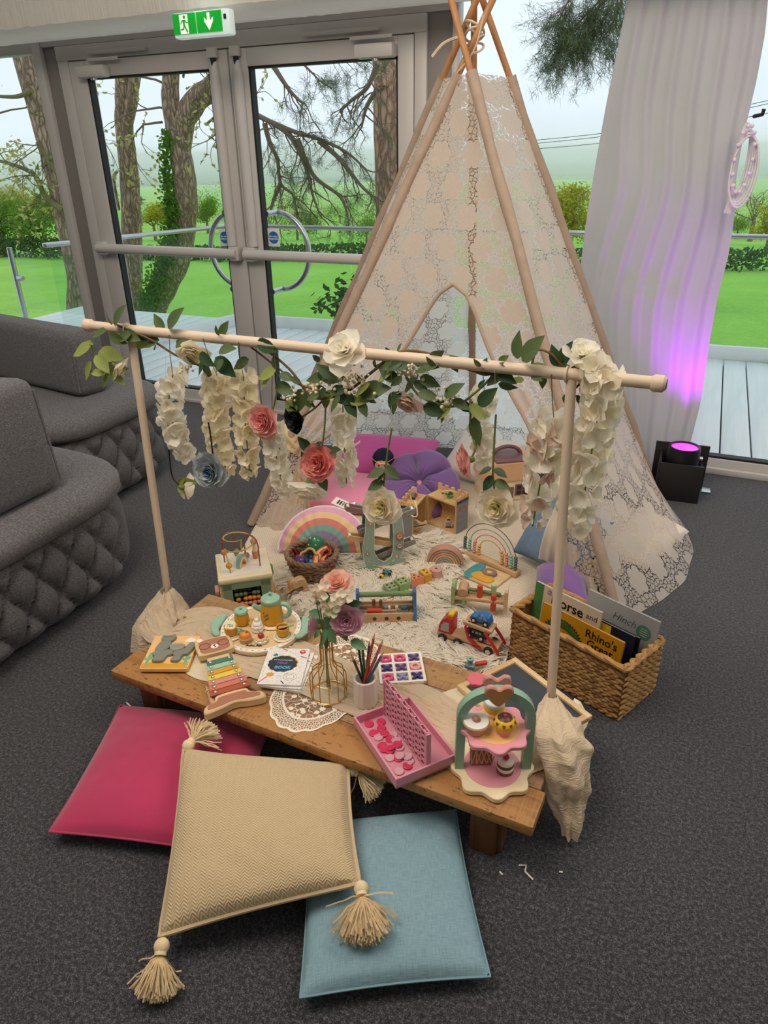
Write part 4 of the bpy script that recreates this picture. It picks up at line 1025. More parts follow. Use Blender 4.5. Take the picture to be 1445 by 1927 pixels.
def tassel(parent, P, d, L, spread, seed, nst=230):
    r = random.Random(seed); d = Vector(d).normalized(); o = parent.location; P = Vector(P)
    hb = MB(); hb.sphere(P-o+d*.012, (.017, .017, .017), 12, 8); h = hb.build('tassel', TASM, parent)
    hb = MB(); hb.tube([P-o+d*(.022), P-o+d*.03], [.013, .013], 10); hb.build('tassel_neck', TASM, h)
    mb = MB(); base = P-o+d*.028; floorz = .005-o.z
    for _ in range(nst):
        q = (d+Vector((r.gauss(0, spread), r.gauss(0, spread), r.gauss(0, spread*.6)))).normalized(); pts = [base+q*.004]
        for k in range(1, 5):
            p = base+q*L*k/4*(.9+.15*r.random())+Vector((0, 0, -.25*L*(k/4)**2)); p.z = max(p.z, floorz+.012*r.random()+(.0)); p += Vector((r.gauss(0, .002), r.gauss(0, .002), 0)); pts.append(p)
        mb.tube(pts, .0019, 3, False)
    mb.build('tassel_fringe', TASM, h, 0, kind='stuff')
tassel(cb, G(306, 1768, .08), (.35, -.75, -.35), .075, .36, 1); tassel(cb, G(679, 1662, .155), (.45, -.8, -.1), .085, .38, 2)
tassel(cb, G(349, 1410, .185), (.05, .8, .15), .075, .42, 3); tassel(cb, G(655, 1445, .15), (.8, .1, -.3), .070, .36, 4, 150)
# scraps of shredded paper on the carpet
SHRED = mat('paper_shred', 'e4dccb', .8, 0, bump=0)
for k, (pts, lab) in enumerate((([(976, 1628), (990, 1628), (988, 1640), (1003, 1655)], 'bent strip of paper shred on the carpet beside the front right table leg'), ([(940, 1640), (946, 1646)], 'tiny paper scrap at the foot of the right table leg'), ([(1052, 1640), (1059, 1641)], 'tiny paper scrap on the carpet right of the table leg'), ([(238, 1322), (249, 1332)], 'short paper shred beside the left table leg above the pink cushion'), ([(886, 1584), (895, 1586)], 'short paper shred under the right end of the table'))):
    P = [G(x, y, .006) for x, y in pts]; tag(MB().tube(P, .0022, 4, flat=.4).build('paper_shred', SHRED), lab, 'paper scrap')
# ------------------------------------------------ flower stand: two posts and a rod
CREAMP = mat('cream_painted_wood', 'd2bea6', .5, .04, 6, .05, 80)
RODZ, RY = 1.135, 1.69
RA, RB = G(165, 612, RODZ), G(1243, 722, RODZ)
st_ = thing('flower_stand', 'cream painted wooden arch of two posts and a crossbar over the table', 'flower stand', (0, 0, 0))
def rod_at(px):
    k = (px-165)/(1243-165); a = RA.lerp(RB, k); q = PROJ(a)
    for _ in range(6):
        k += (px-PROJ(RA.lerp(RB, k))[0])/1078; 
    return RA.lerp(RB, k)
rod = MB(); rod.tube([RA, RB], .0148, 16); rod.build('crossbar', CREAMP, st_)
DARKC = mat('dark_cap', '3a2a22', .5, 0, bump=0)
for e, s_ in ((RA, 1), (RB, -1)):
    d = (RB-RA).normalized()*s_; MB().tube([e-d*.012, e-d*.006, e+d*.014, e+d*.02], [.013, .0195, .0195, .0155], 16).build('end_finial', CREAMP, st_)
MB().tube([RB+(RB-RA).normalized()*.0115, RB+(RB-RA).normalized()*.0135], .012, 12).build('end_cap', DARKC, st_)
LT, RTp = rod_at(245), rod_at(1076)
MB().tube([Vector((-1.516, 1.560, .004)), LT-Vector((0, 0, .01))], .0125, 14).build('post', CREAMP, st_)
MB().tube([Vector((-.196, 1.540, .2)), RTp-Vector((0, 0, .01))], .0125, 14).build('post', CREAMP, st_)
MB().tube([LT+Vector((-.012, -.017*cos(a), .017*sin(a))) for a in [2*pi*k/14 for k in range(14)]], .003, 6, closed=True).build('binding', ROPE, st_)
MB().tube([RTp+Vector((-.012, -.017*cos(a), .017*sin(a))) for a in [2*pi*k/14 for k in range(14)]], .003, 6, closed=True).build('binding', ROPE, st_)
# ------------------------------------------------ petals and leaves
def petal_mesh(name, m, wide=.8, cup=.25, curl=.2, ruf=.05, n=5, seed=0, point=0):
    mb = MB()
    def fn(u, v):
        y = (u-.5)*2; prof = (sin(pi*min(1, v*.82+.08))**.7)*wide*.5*(1-point*v**3)
        if v > .85: prof *= sqrt(max(0, 1-((v-.85)/.15)**2))*.85+.15
        x = cup*(y*y)*prof*1.2-curl*(v**2.2)*-1*.5+ruf*noise.noise((y*2+seed, v*3, seed))*v
        return Vector((-x+curl*v**2.5, y*prof, v))
    mb.surf(fn, n, n+1); me_o = mb.build(name, m); me = me_o.data; bpy.data.objects.remove(me_o); return me
def leaf_mesh(name, m, wide=.5):
    mb = MB()
    def fn(u, v):
        y = (u-.5)*2; w = wide*.5*sin(pi*v**.8)**.85*(1-.25*v); ser = 1+.04*sin(v*70)
        return Vector((.12*abs(y)*w*2-.10*v*v, y*w*ser, v))
    mb.surf(fn, 4, 9); o = mb.build(name, m); me = o.data; bpy.data.objects.remove(o); return me
PET_W = mat('ivory_petal', 'fbf7ea', .7, .05, 30, 0, trl=.5); PET_Y = mat('cream_petal', 'faf2da', .7, .05, 30, 0, trl=.5); PET_B = mat('blush_petal', 'e6cdbb', .7, .08, 30, 0, trl=.35)
PET_P = mat('pink_petal', 'f2a59d', .7, .08, 40, 0, trl=.45); PET_LP = mat('pale_pink_petal', 'f4bfb6', .7, .08, 40, 0, trl=.45); PET_D = mat('black_green_petal', '10201d', .7, .1, 40, 0)
PET_BL = mat('grey_blue_petal', 'b7c2c6', .7, .1, 40, 0, trl=.3); PET_BL2 = mat('blue_heart_petal', '5f86b0', .7, .1, 40, 0); PET_G = mat('gold_white_petal', 'f8f0dd', .65, .05, 30, 0, trl=.5); PET_G2 = mat('gold_heart_petal', 'f7efc4', .65, .05, 30, 0, trl=.45)
PET_PE = mat('peach_petal', 'f8cbb6', .65, .06, 30, 0, trl=.45); PET_M = mat('mauve_petal', 'd7a5b6', .7, .15, 40, 0, trl=.4)
LEAFM = mat('garland_leaf', '566a3e', .5, .2, 25, .15, 200, trl=.2); LEAFL = mat('light_leaf', '93a052', .55, .12, 25, .1, 200, trl=.25); LEAFD = mat('dark_leaf', '35512f', .5, .15, 25, .15, 200, trl=.12); STEM = mat('green_stem', '6f7a3c', .55, .1, 20, 0); VINE = mat('brown_vine', '6b5030', .7, .15, 20, .1); GLAUC = mat('eucalyptus_leaf', '5f8a62', .5, .12, 25, .08, trl=.15)
PM = {}
def pm(m, kind):
    k = (m.name, kind)
    if k not in PM:
        PM[k] = [petal_mesh('petal', m, *{'round': (1.0, .25, .12, .10), 'rose': (1.15, .35, .18, .08), 'thin': (.62, .3, .12, .06)}[kind], seed=s_*3.1) for s_ in range(3)]
    return PM[k]
LM = {id(m): leaf_mesh('leaf', m, .52) for m in (LEAFM, LEAFL, LEAFD, GLAUC)}
def orient(d, face=(0, -1, .3)):
    'matrix whose z runs along d and whose x looks towards FACE'
    z = Vector(d).normalized(); f = Vector(face); x = (f-z*f.dot(z))
    if x.length < 1e-4: x = z.orthogonal()
    x.normalize(); y = z.cross(x); return Matrix(((x.x, y.x, z.x, 0), (x.y, y.y, z.y, 0), (x.z, y.z, z.z, 0), (0, 0, 0, 1)))
def put_leaf(parent, a, b, m, r, wide=1.0):
    d = b-a; o = parent.location; f = Vector((-.25+r.gauss(0, .5), -1, .7+r.gauss(0, .4)))
    return inst('leaf', LM[id(m)], parent, T(*(a-o)) @ orient(d, f) @ S(d.length, d.length*wide, d.length))
def rose_at(name, label, P, facing, Rr, m_out, m_in, n=20, kind='rose', openness=1.0, seed=0, cat='flower', group=None, depth=1.0, inner=.4):
    o = thing(name, label, cat, P, group=group); r = random.Random(seed); B = orient(facing, (0, 0, 1))
    for k in range(n):
        f = k/(n-1); tl = radians(7+66*openness*f**1.1); sz = Rr*(.54+.56*f)*(.95+.1*r.random()); ph = k*2.39996+r.gauss(0, .1)
        M = B @ R('Z', ph) @ T(Rr*(.04+.16*f), 0, -Rr*.30*f*depth-Rr*.15) @ R('Y', tl) @ S(sz, sz*(.75+.45*f), sz)
        inst('petal', r.choice(pm(m_in if f < inner else m_out, kind)), o, M)
    cx = MB(); cx.sphere((0, 0, 0), (Rr*.25, Rr*.25, Rr*.4), 8, 6, B @ T(0, 0, -Rr*.45)); cx.build('calyx', STEM, o)
    return o
# wisteria strands
def strand(label, path, wpx, m, seed, Y=RY-.005, ms=None, hang=None, n_k=3.6):
    r = random.Random(seed); P = bez([GY(x, y, Y) for x, y in path], 10); w = wpx/FPX*(P[0]-EYE).length*.86
    o = thing('hanging_blossom_strand', label, 'flower strand', P[0], group='hanging ivory blossom strands'); L = sum((a-b).length for a, b in zip(P, P[1:]))
    MB().tube([p-P[0] for p in P], .0022, 6).build('stem', STEM, o)
    if hang is not None:
        q = rod_at(hang) ; MB().tube([q-P[0]-Vector((0, .016, 0)), (q-P[0])*.5-Vector((0, .012, 0)), Vector((0, 0, 0))], .0012, 5).build('hanging_wire', STEM, o)
    nb = int(L/w*n_k*3.0); cnt = 0
    for i in range(nb):
        f = (i+.5)/nb; k = f*(len(P)-1); j = min(int(k), len(P)-2); c = P[j].lerp(P[j+1], k-j)-P[0]; a = i*2.39996+r.gauss(0, .25); tp_ = 1-.35*max(0, (f-.7)/.3)
        rad = Vector((cos(a), sin(a), r.gauss(-.15, .25))).normalized(); q = c+rad*w*.2*tp_; sz = w*.40*tp_*(.85+.3*r.random())
        B = T(*q) @ orient(rad, (0, 0, 1)) @ R('Z', r.random()*6)
        for h in range(4):
            mm = m if not ms or r.random() < .7 else r.choice(ms); cnt += 1
            inst('petal', r.choice(pm(mm, 'round')), o, B @ R('Z', h*pi/2+r.gauss(0, .15)) @ R('Y', radians(62+r.gauss(0, 14))) @ S(sz, sz*.95, sz))
    return o
strand('leftmost ivory blossom strand hanging near the left post', [(325, 705), (318, 760), (330, 810), (352, 862)], 62, PET_W, 1, hang=325)
strand('ivory blossom strand second from the left, behind the grey-blue flower', [(408, 705), (407, 790), (425, 885)], 62, PET_Y, 2, hang=388, Y=RY+.01)
strand('ivory blossom strand third from the left, left of the pink ranunculus', [(458, 708), (462, 800), (470, 890)], 62, PET_Y, 3, hang=455)
strand('ivory blossom strand below the pink ranunculus', [(512, 800), (520, 860), (535, 925)], 56, PET_W, 4, hang=520)
strand('ivory blossom strand hanging behind the hanging pink rose', [(645, 765), (648, 830), (652, 910)], 62, PET_W, 5, hang=645, Y=RY+.03)
strand('ivory blossom strand behind the pale pink ranunculus', [(912, 742), (902, 800), (915, 880)], 60, PET_W, 6, hang=912, Y=RY+.04)
strand('blush-topped blossom strand left of the right post', [(1042, 790), (1030, 830), (1018, 900), (1002, 990)], 88, PET_W, 7, ms=[PET_B, PET_B], hang=1040)
strand('longest ivory blossom strand wound over the crossbar at the right post', [(1112, 690), (1138, 730), (1120, 810), (1105, 900), (1086, 1000)], 92, PET_W, 8, ms=[PET_Y], Y=RY-.03)
# leaf garland
gl = thing('leaf_garland', 'green leaf garland wound along the cream crossbar', 'garland', (0, 0, 0)); rg = random.Random(9)
for pts, m, rr in (([(165, 622), (200, 606), (235, 618), (285, 640), (330, 668), (380, 690)], VINE, .0035), ([(170, 640), (178, 670), (195, 690)], STEM, .003), ([(440, 634), (490, 652), (545, 695), (590, 748), (650, 738), (700, 700), (748, 664), (800, 664), (860, 688), (910, 700), (965, 690), (1020, 700)], VINE, .004), ([(450, 636), (520, 690), (560, 722), (620, 740)], VINE, .003), ([(760, 700), (790, 745), (850, 765), (895, 738), (935, 700)], STEM, .0035), ([(888, 755), (885, 800), (896, 845)], STEM, .003), ([(1000, 690), (1010, 660), (1035, 665), (1060, 692)], VINE, .003), ([(1065, 705), (1082, 690), (1100, 710), (1078, 735), (1072, 745), (1100, 745), (1118, 743)], VINE, .003), ([(285, 640), (292, 650), (290, 658)], VINE, .002)):
    P = [GY(x, y, RY-.02+.012*sin(k*1.9)) for k, (x, y) in enumerate(pts)]; MB().tube(bez(P, 8), rr, 6).build('vine', m, gl)
LV = [(215,612,232,572,0),(212,612,196,588,0),(200,622,170,632,0),(205,628,238,648,0),(232,625,262,640,0),(172,650,133,668,1),(176,648,163,640,1),(185,662,230,674,1),(180,668,205,702,1),(172,680,158,716,1),(195,705,165,697,1),(205,700,238,692,1),(205,705,190,730,1),(210,705,234,722,1),
(308,622,288,590,0),(316,618,342,577,0),(415,632,428,604,0),(412,632,404,612,0),(300,640,268,652,0),(330,652,352,640,0),(375,665,402,690,2),(390,670,370,706,2),(405,672,442,710,2),(412,660,442,654,0),(420,676,405,700,0),(350,670,372,690,0),
(519,697,482,712,1),(511,707,486,734,1),(526,703,553,716,0),(519,722,553,742,0),(567,734,557,780,0),(584,753,594,772,0),(625,711,594,684,2),(602,680,587,668,0),(623,676,636,700,0),(613,730,598,752,2),(623,736,656,732,2),(660,738,659,770,2),(677,740,733,728,0),(677,752,690,786,0),(690,750,708,758,0),(748,718,712,692,2),(756,708,735,728,0),(742,736,737,782,0),(756,738,728,764,2),(748,664,754,645,0),(640,745,620,775,0),(600,742,575,752,0),(700,735,665,752,2),
(827,684,776,700,0),(846,676,862,700,0),(886,684,918,696,0),(790,709,828,728,0),(836,747,872,720,0),(786,740,826,748,0),(796,763,838,782,2),(838,774,828,798,0),(861,755,892,776,2),(900,763,934,730,2),(892,784,900,842,0),(900,730,912,714,2),(937,722,974,732,2),(937,703,972,722,2),(973,676,974,622,0),(982,680,1021,630,0),(1049,690,1038,648,2),(1054,687,1075,642,2),(1045,692,1072,688,2),(1062,742,1070,765,2),(1086,745,1100,768,2),(960,690,940,682,0),(1000,705,1020,716,0),(870,690,845,668,0),(810,672,835,662,0),(905,690,890,676,0),(820,690,800,672,0)]
for x0, y0, x1, y1, c in LV:
    Y = RY-.03+rg.uniform(-.03, .02); put_leaf(gl, GY(x0, y0, Y), GY(x1, y1, Y-rg.uniform(0, .02)), (LEAFM, LEAFL, LEAFD)[c], rg, 1.0+.25*rg.random())
for k in range(46):
    bx_ = rg.choice(((470, 655), (540, 690), (580, 735), (630, 738), (680, 722), (720, 690), (760, 690), (800, 700), (850, 760), (880, 690), (950, 695), (1000, 695), (390, 680), (340, 665), (255, 632), (600, 720), (650, 745))); x0, y0 = bx_[0]+rg.gauss(0, 14), bx_[1]+rg.gauss(0, 10); an = rg.uniform(0, 2*pi); L_ = rg.uniform(28, 46); Y = RY-.015+rg.uniform(-.03, .03)
    put_leaf(gl, GY(x0, y0, Y), GY(x0+L_*cos(an), y0+L_*(.75*sin(an)+.25), Y-.01), (LEAFM, LEAFM, LEAFD, LEAFL)[k % 4], rg, 1.15)
BER = mat('cream_berry', 'e6d8b4', .6, .08, 30, 0)
for cx_, cy_, n_, w_ in ((348, 692, 16, 14), (590, 735, 34, 26), (660, 722, 60, 34), (545, 742, 18, 16), (768, 700, 34, 18), (842, 752, 30, 26)):
    mb = MB()
    for _ in range(n_):
        p = GY(cx_+rg.gauss(0, w_*.5), cy_+rg.gauss(0, w_*.42), RY-.03+rg.uniform(-.02, .02)); mb.sphere(p, rg.uniform(.0035, .0055), 6, 4)
    mb.build('berry_spray', BER, gl, kind='stuff')
# blooms on and under the garland
def hang(o, px, y0, tip=True):
    pass
def bloom(label, px, py, wpx, face, mo, mi, Y=RY-.03, n=28, kind='rose', op=1.0, seed=0, stem=None, leaves=(), depth=1.0, wire=STEM, inner=.4, thread=None):
    P = GY(px, py, Y); Rr = wpx*1.14/2/FPX*(P-EYE).length; f = Vector(face).normalized()
    o = rose_at('hanging_flower', label, P+f*Rr*.25, f, Rr*.92, mo, mi, n, kind, op, seed, depth=depth, inner=inner)
    if stem:
        pts = bez([GY(x, y, Y+.012)-o.location for x, y in stem]+[-f*Rr*.5], 6); MB().tube(pts, .0028, 6).build('stem', wire, o)
        if thread: MB().tube([pts[0], rod_at(thread)-o.location-Vector((0, .015, 0))], .0004, 4).build('thread', BEAD, o)
    r = random.Random(seed)
    for x0, y0, x1, y1, c in leaves: put_leaf(o, GY(x0, y0, Y+.01), GY(x1, y1, Y-.005), (LEAFM, LEAFL, LEAFD)[c], r, 1.15)
    return o
bloom('salmon pink ranunculus hanging left of the dark rose', 500, 791, 58, (-.1, -1, .15), PET_LP, PET_P, n=34, op=.95, seed=1, stem=[(522, 735), (515, 765)], thread=520)
bloom('blackish green rose hanging under the garland', 560, 788, 46, (-.3, -1, .1), PET_D, PET_D, n=26, op=.8, seed=2, stem=[(606, 755), (590, 770)], wire=VINE)
bloom('fully opened pink rose hanging on a thick green stem', 601, 870, 62, (0, -1, .25), PET_P, PET_P, n=32, seed=3, stem=[(613, 750), (611, 800), (606, 845)], leaves=((585, 850, 560, 822, 2), (590, 845, 605, 832, 2), (580, 870, 565, 850, 2), (580, 885, 564, 880, 2), (620, 850, 640, 845, 2), (600, 890, 615, 925, 0)))
bloom('large cream flower hanging just below the pink rose', 582, 915, 70, (0, -.6, -.8), PET_W, PET_W, n=20, seed=4, op=1.1, stem=[(585, 885)], Y=RY+.0)
bloom('grey-blue ranunculus on a hooked wire', 398, 886, 58, (.1, -1, .15), PET_BL, PET_BL2, n=30, op=1.0, seed=5, stem=[(391, 797), (393, 800), (400, 850)], wire=GASK, inner=.2, thread=392, Y=RY-.04)
bk_ = bloom('pale yellow rose turned backwards on a thin wire', 348, 918, 42, (.5, .75, -.45), PET_G, PET_G2, n=14, seed=6, stem=[(315, 800), (319, 860), (325, 898)], wire=GASK, thread=316, leaves=((335, 912, 368, 908, 1), (335, 915, 350, 932, 1), (334, 912, 345, 902, 1)))
bloom('white rose with yellow heart hanging at the centre on a long stem', 720, 953, 64, (0, -1, .2), PET_G, PET_G2, n=30, seed=7, op=1.05, stem=[(737, 806), (728, 860), (722, 915)], thread=740, leaves=((724, 885, 688, 897, 0), (724, 878, 752, 902, 0), (724, 890, 708, 908, 0), (722, 905, 690, 922, 0), (715, 955, 692, 975, 0), (730, 930, 748, 945, 0)))
bloom('white rose with yellow heart hanging at the right on a long stem', 936, 953, 68, (-.1, -1, .2), PET_G, PET_G2, n=30, seed=8, op=1.05, stem=[(933, 780), (929, 850), (928, 905)], thread=934, leaves=((930, 882, 954, 898, 2), (928, 895, 908, 925, 2), (925, 900, 915, 920, 2), (930, 905, 960, 920, 0), (922, 925, 905, 945, 0), (925, 880, 900, 892, 2)))
bloom('pale pink ranunculus hanging side-on', 878, 866, 54, (-.85, -.45, -.1), PET_LP, PET_LP, n=34, op=1.05, seed=9, stem=[(893, 800), (896, 838)], Y=RY-.02, depth=1.2)
bloom('cream rose tucked into the garland left of the middle', 362, 660, 52, (.2, -.8, -.5), PET_Y, PET_Y, n=16, seed=10, op=1.1)
bloom('cream rose tucked into the garland right of the middle', 768, 752, 52, (-.2, -.75, -.55), PET_B, PET_B, n=16, seed=11, op=1.1)
bloom('ivory flower turned away at the left end of the garland', 222, 690, 40, (.7, .3, -.6), PET_G, PET_G, n=12, seed=12, leaves=((205, 690, 190, 715, 1), (215, 700, 235, 690, 1)))
bloom('large white blossom sitting on top of the crossbar', 650, 660, 74, (-.1, -.75, .65), PET_W, PET_W, n=18, seed=13, op=1.25, kind='round', Y=RY-.035)
bloom('white blossom on the crossbar just right of the vine loop', 1095, 668, 60, (.1, -.6, .8), PET_W, PET_W, n=14, seed=14, op=1.2, kind='round')
# ================================================================ ON THE TABLE
def FR(p, q, z=None): return T(p.x, p.y, p.z if z is None else z) @ R('Z', heading(p, q))
def ppx(z): return lambda x, y: G(x, y, z)
def paint(n, c, rough=.45, var=.05): return mat('paint_'+n, c, rough, var, 14, .04, 200, coat=.1)
BEECH = wood('beech', 'd8b183', 'c2976a', 26, 0, .5, 9, .06); MAPLE = wood('maple', 'e3c89b', 'cfae7e', 26, 0, .5, 9, .05); BEECHY = wood('beech_cross', 'd8b183', 'c2976a', 26, 1, .5, 9, .06)
MINT = paint('mint', '94bda5'); SAGE = paint('sage', '91a87f'); MUST = paint('mustard', 'dba02c'); PINKP = paint('pink', 'e39aa6'); CREAMW = paint('cream', 'f0dfb8'); WHT = paint('white', 'f1ece2'); REDP = paint('red', 'cf2a2e'); NAVY = paint('navy', '2b3040'); GREYB = paint('blue_grey', '7b97a6'); CHOC = paint('chocolate', '5b3327'); ROSEP = paint('rose_brown', 'b0775f'); ORNG = paint('orange', 'e58a2e'); GREENP = paint('leaf_green', '4f8f4a'); GREYP = paint('warm_grey', '8d8b84'); TEALP = paint('teal', '3f8f95'); BLUEP = paint('blue', '2b6fae'); BLACKP = paint('black', '202124'); YELL = paint('yellow', 'f0c619'); PURP = paint('purple', '5c4c8e'); PERI = paint('periwinkle', '8d8fc6'); INDI = paint('indigo', '3c3a80'); HOTP = paint('hot_pink', 'e0508e'); BABYP = paint('baby_pink', 'f0a8b4'); TAN = paint('tan', 'c9a17c'); MAUVE = paint('mauve_wood', '8e6e6a'); CORAL = paint('coral', 'dd8a63'); SILV = mat('screw_silver', 'd9d9d6', .25, 0, metal=.9, bump=0)
def woven(name, c1, c2, n=26):
    t = NT(name); tc = t.new('TexCoord'); sx = t.new('SeparateXYZ'); t.link(tc.outputs['Object'], sx.inputs[0])
    r = t.math('SQRT', t.math('ADD', t.math('POWER', sx.outputs[0], 2.0), t.math('POWER', sx.outputs[1], 2.0))); a = t.math('ARCTAN2', sx.outputs[1], sx.outputs[0])
    s = t.math('SINE', t.math('MULTIPLY', r, 1300.0)); q = t.math('SINE', t.math('ADD', t.math('MULTIPLY', a, 150.0), t.math('MULTIPLY', s, 1.5))); m = t.math('ADD', t.math('MULTIPLY', s, .3), t.math('ADD', t.math('MULTIPLY', q, .15), .5))
    t.link(t.ramp(m, ((.15, c2), (.6, c1))), t.b.inputs['Base Color']); t.b.inputs['Roughness'].default_value = .9; t.bump(m, .6, .003); return t.m
MATW = woven('woven_cotton', 'ede0c4', 'cdbd9d')
for (x, y), rad, lab in (((432, 1222), .160, 'round woven cream placemat under the bear xylophone'), ((905, 1372), .172, 'round woven cream placemat under the cake stand and chalkboard')):
    c = G(x, y, TZ); o = MB().lathe([(0, .0042), (rad-.004, .0042), (rad, .0025), (rad-.002, 0), (0, 0)], 72).build('placemat', MATW); o.location = c; tag(o, lab, 'placemat')
# ---------------- lace doily
def doily_mat():
    t = NT('crochet_lace'); tc = t.new('TexCoord'); sx = t.new('SeparateXYZ'); t.link(tc.outputs['UV'], sx.inputs[0]); u, v = sx.outputs[0], sx.outputs[1]
    vo = t.new('TexVoronoi', feature='DISTANCE_TO_EDGE', i_Scale=34.0, voronoi_dimensions='2D'); mp = t.new('Mapping'); t.link(tc.outputs['Object'], mp.inputs[0]); mp.inputs['Scale'].default_value = (4, 4, 4); t.link(mp.outputs[0], vo.inputs['Vector'])
    border = t.math('GREATER_THAN', v, .80); bh = t.math('GREATER_THAN', vo.outputs['Distance'], .13)
    wv = t.new('TexNoise', i_Scale=9.0, i_Detail=1.0); t.link(mp.outputs[0], wv.inputs['Vector']); vine = t.math('LESS_THAN', t.math('ABSOLUTE', t.math('SUBTRACT', wv.outputs['Fac'], .5)), .018)
    v2 = t.new('TexVoronoi', feature='F1', i_Scale=8.0, voronoi_dimensions='2D'); t.link(mp.outputs[0], v2.inputs['Vector']); fl = t.math('LESS_THAN', v2.outputs['Distance'], .24)
    rings = t.math('LESS_THAN', t.math('ABSOLUTE', t.math('SUBTRACT', v, .79)), .018); edge = t.math('GREATER_THAN', v, .965)
    al_in = t.math('MAXIMUM', t.math('MAXIMUM', vine, fl), .28); al_b = t.math('SUBTRACT', 1.0, t.math('MULTIPLY', bh, .9))
    al = t.math('ADD', t.math('MULTIPLY', border, al_b), t.math('MULTIPLY', t.math('SUBTRACT', 1.0, border), al_in)); al = t.math('MAXIMUM', t.math('MAXIMUM', al, rings), edge)
    sol = t.math('MAXIMUM', t.math('MAXIMUM', border, t.math('MAXIMUM', vine, fl)), rings)
    t.link(t.mixc(sol, 'b39b85', 'f1e6d3'), t.b.inputs['Base Color']); t.b.inputs['Roughness'].default_value = .9; t.bump(al, .5, .003)
    tr = t.new('BsdfTransparent'); mx = t.new('MixShader'); t.link(al, mx.inputs[0]); t.link(tr.outputs[0], mx.inputs[1]); t.link(t.b.outputs[0], mx.inputs[2]); t.link(mx.outputs[0], t.out.inputs[0]); return t.m
dc = (G(540, 1372, TZ)+G(680, 1200, TZ))/2; da = heading(G(540, 1372, TZ), G(680, 1200, TZ)); dl = (G(540, 1372, TZ)-G(680, 1200, TZ)).length/2
def do_fn(u, v):
    a = 2*pi*u; k = 1+.035*abs(sin(a*9))*(v > .9)
    return Vector((dl*v*k*cos(a), dl*.60*v*k*sin(a), .0012+.0006*sin(a*5)*v))
o = MB().surf(do_fn, 120, 20, cu=True).build('lace_doily', doily_mat()); o.location = Vector((dc.x, dc.y, TZ+.0005)); o.rotation_euler = (0, 0, da); tag(o, 'oval cream crochet-edged lace doily under the flower vase', 'doily')
# ---------------- alpaca puzzle
zt = TZ+.0125
a0, a1, a2 = G(262, 1262, zt), G(353, 1262, zt), G(290, 1200, zt); M0 = FR(a0, a1); w_ = (a1-a0).length; h_ = abs((M0.inverted() @ a2).y)
pz = thing('alpaca_puzzle', 'square wooden puzzle of a grey alpaca with green cacti', 'puzzle', (0, 0, 0))
pz.matrix_world = M0
MB().prism(rrect(w_, h_, .006, 3, (w_/2, h_/2)), -.0045, .0075, .001).build('board', paint('apricot', 'f0c080'), pz)
def up_(pts): return [(x*w_, y*h_) for x, y in pts]
MB().prism(up_([(.02, .02), (.98, .02), (.97, .2), (.6, .13), (.3, .2), (.02, .14)]), .0072, .0079).build('painted_sand', MUST, pz)
MB().prism(smooth2(up_([(.72, .86), (.8, .93), (.9, .9), (.95, .83), (.8, .8), (.7, .82)]), 3), .0072, .0079).build('painted_cloud', WHT, pz)
for cx0 in (.1, .9):
    MB().prism(smooth2(up_([(cx0-.03, .12), (cx0-.03, .24), (cx0-.09, .27), (cx0-.085, .38), (cx0-.06, .3), (cx0-.03, .32), (cx0-.02, .46), (cx0+.03, .46), (cx0+.03, .34), (cx0+.07, .38), (cx0+.07, .28), (cx0+.03, .25), (cx0+.03, .12)]), 3), .0072, .0080).build('painted_cactus', paint('cactus', '74b58c'), pz)
GRY = paint('alpaca_grey', '83857c')
for nm, pts in (('head_piece', [(.2, .86), (.22, .95), (.3, .93), (.4, .96), (.47, .97), (.5, .88), (.44, .78), (.3, .76), (.22, .79)]), ('neck_piece', [(.24, .755), (.42, .77), (.46, .62), (.4, .5), (.2, .44), (.18, .6)]), ('body_piece', [(.17, .42), (.39, .48), (.46, .5), (.58, .45), (.57, .36), (.48, .32), (.43, .17), (.22, .17), (.23, .3), (.17, .34)]), ('rear_piece', [(.6, .44), (.78, .52), (.82, .64), (.88, .72), (.96, .7), (.98, .56), (.9, .38), (.8, .34), (.77, .18), (.6, .18), (.63, .32), (.59, .36)])):
    MB().prism(smooth2(up_(pts), 4), .0075, .0185, .002).build(nm, GRY, pz)
MB().prism(smooth2(up_([(.47, .66), (.62, .7), (.76, .66), (.76, .55), (.6, .47), (.48, .52)]), 4), .0075, .0175, .002).build('saddle_piece', paint('saddle', '9c8f86'), pz)
MB().tube([(x, y, .0178) for x, y in smooth2(up_([(.48, .64), (.74, .64), (.74, .56), (.6, .49), (.5, .54)]), 4)], .0014, 5, closed=True).build('saddle_trim', MINT, pz)
for x in (.31, .41): MB().tube([(x*w_-.006, .875*h_, .0187), (x*w_, .865*h_, .0188), (x*w_+.006, .875*h_, .0187)], .0009, 5).build('closed_eye', BLACKP, pz)
# ---------------- tea set
tcn = G(492, 1186, TZ+.012); trx = .132
tray = thing('tea_tray', 'round wooden tea tray with white dashed rim and two mint handles', 'tray', tcn, heading(G(410, 1183, .21), G(578, 1187, .21)))
MB().lathe([(0, 0), (trx, 0), (trx, .010), (trx-.003, .012), (0, .012)], 56).build('base', MAPLE, tray)
MB().lathe([(trx-.015, .0121), (trx-.015, .0135), (trx-.002, .0135), (trx-.001, .0121)], 56).build('rim_band', WHT, tray)
dsh = {}
for k in range(40):
    a = 2*pi*k/40; m = (GREENP, CORAL, TEALP, BABYP)[k % 4] if k % 2 else (TEALP, GREENP)[k//2 % 2]
    MM = R('Z', a) @ T(trx-.0085, 0, .0137)
    if m.name not in dsh: dsh[m.name] = MB().box((0, 0, 0), (.0032, .0075, .0008), bev=.0003, seg=1).build('rim_dash', m, tray).data; bpy.data.objects.remove([o for o in tray.children if o.name.startswith('rim_dash')][-1])
    inst('rim_dash', dsh[m.name], tray, MM)
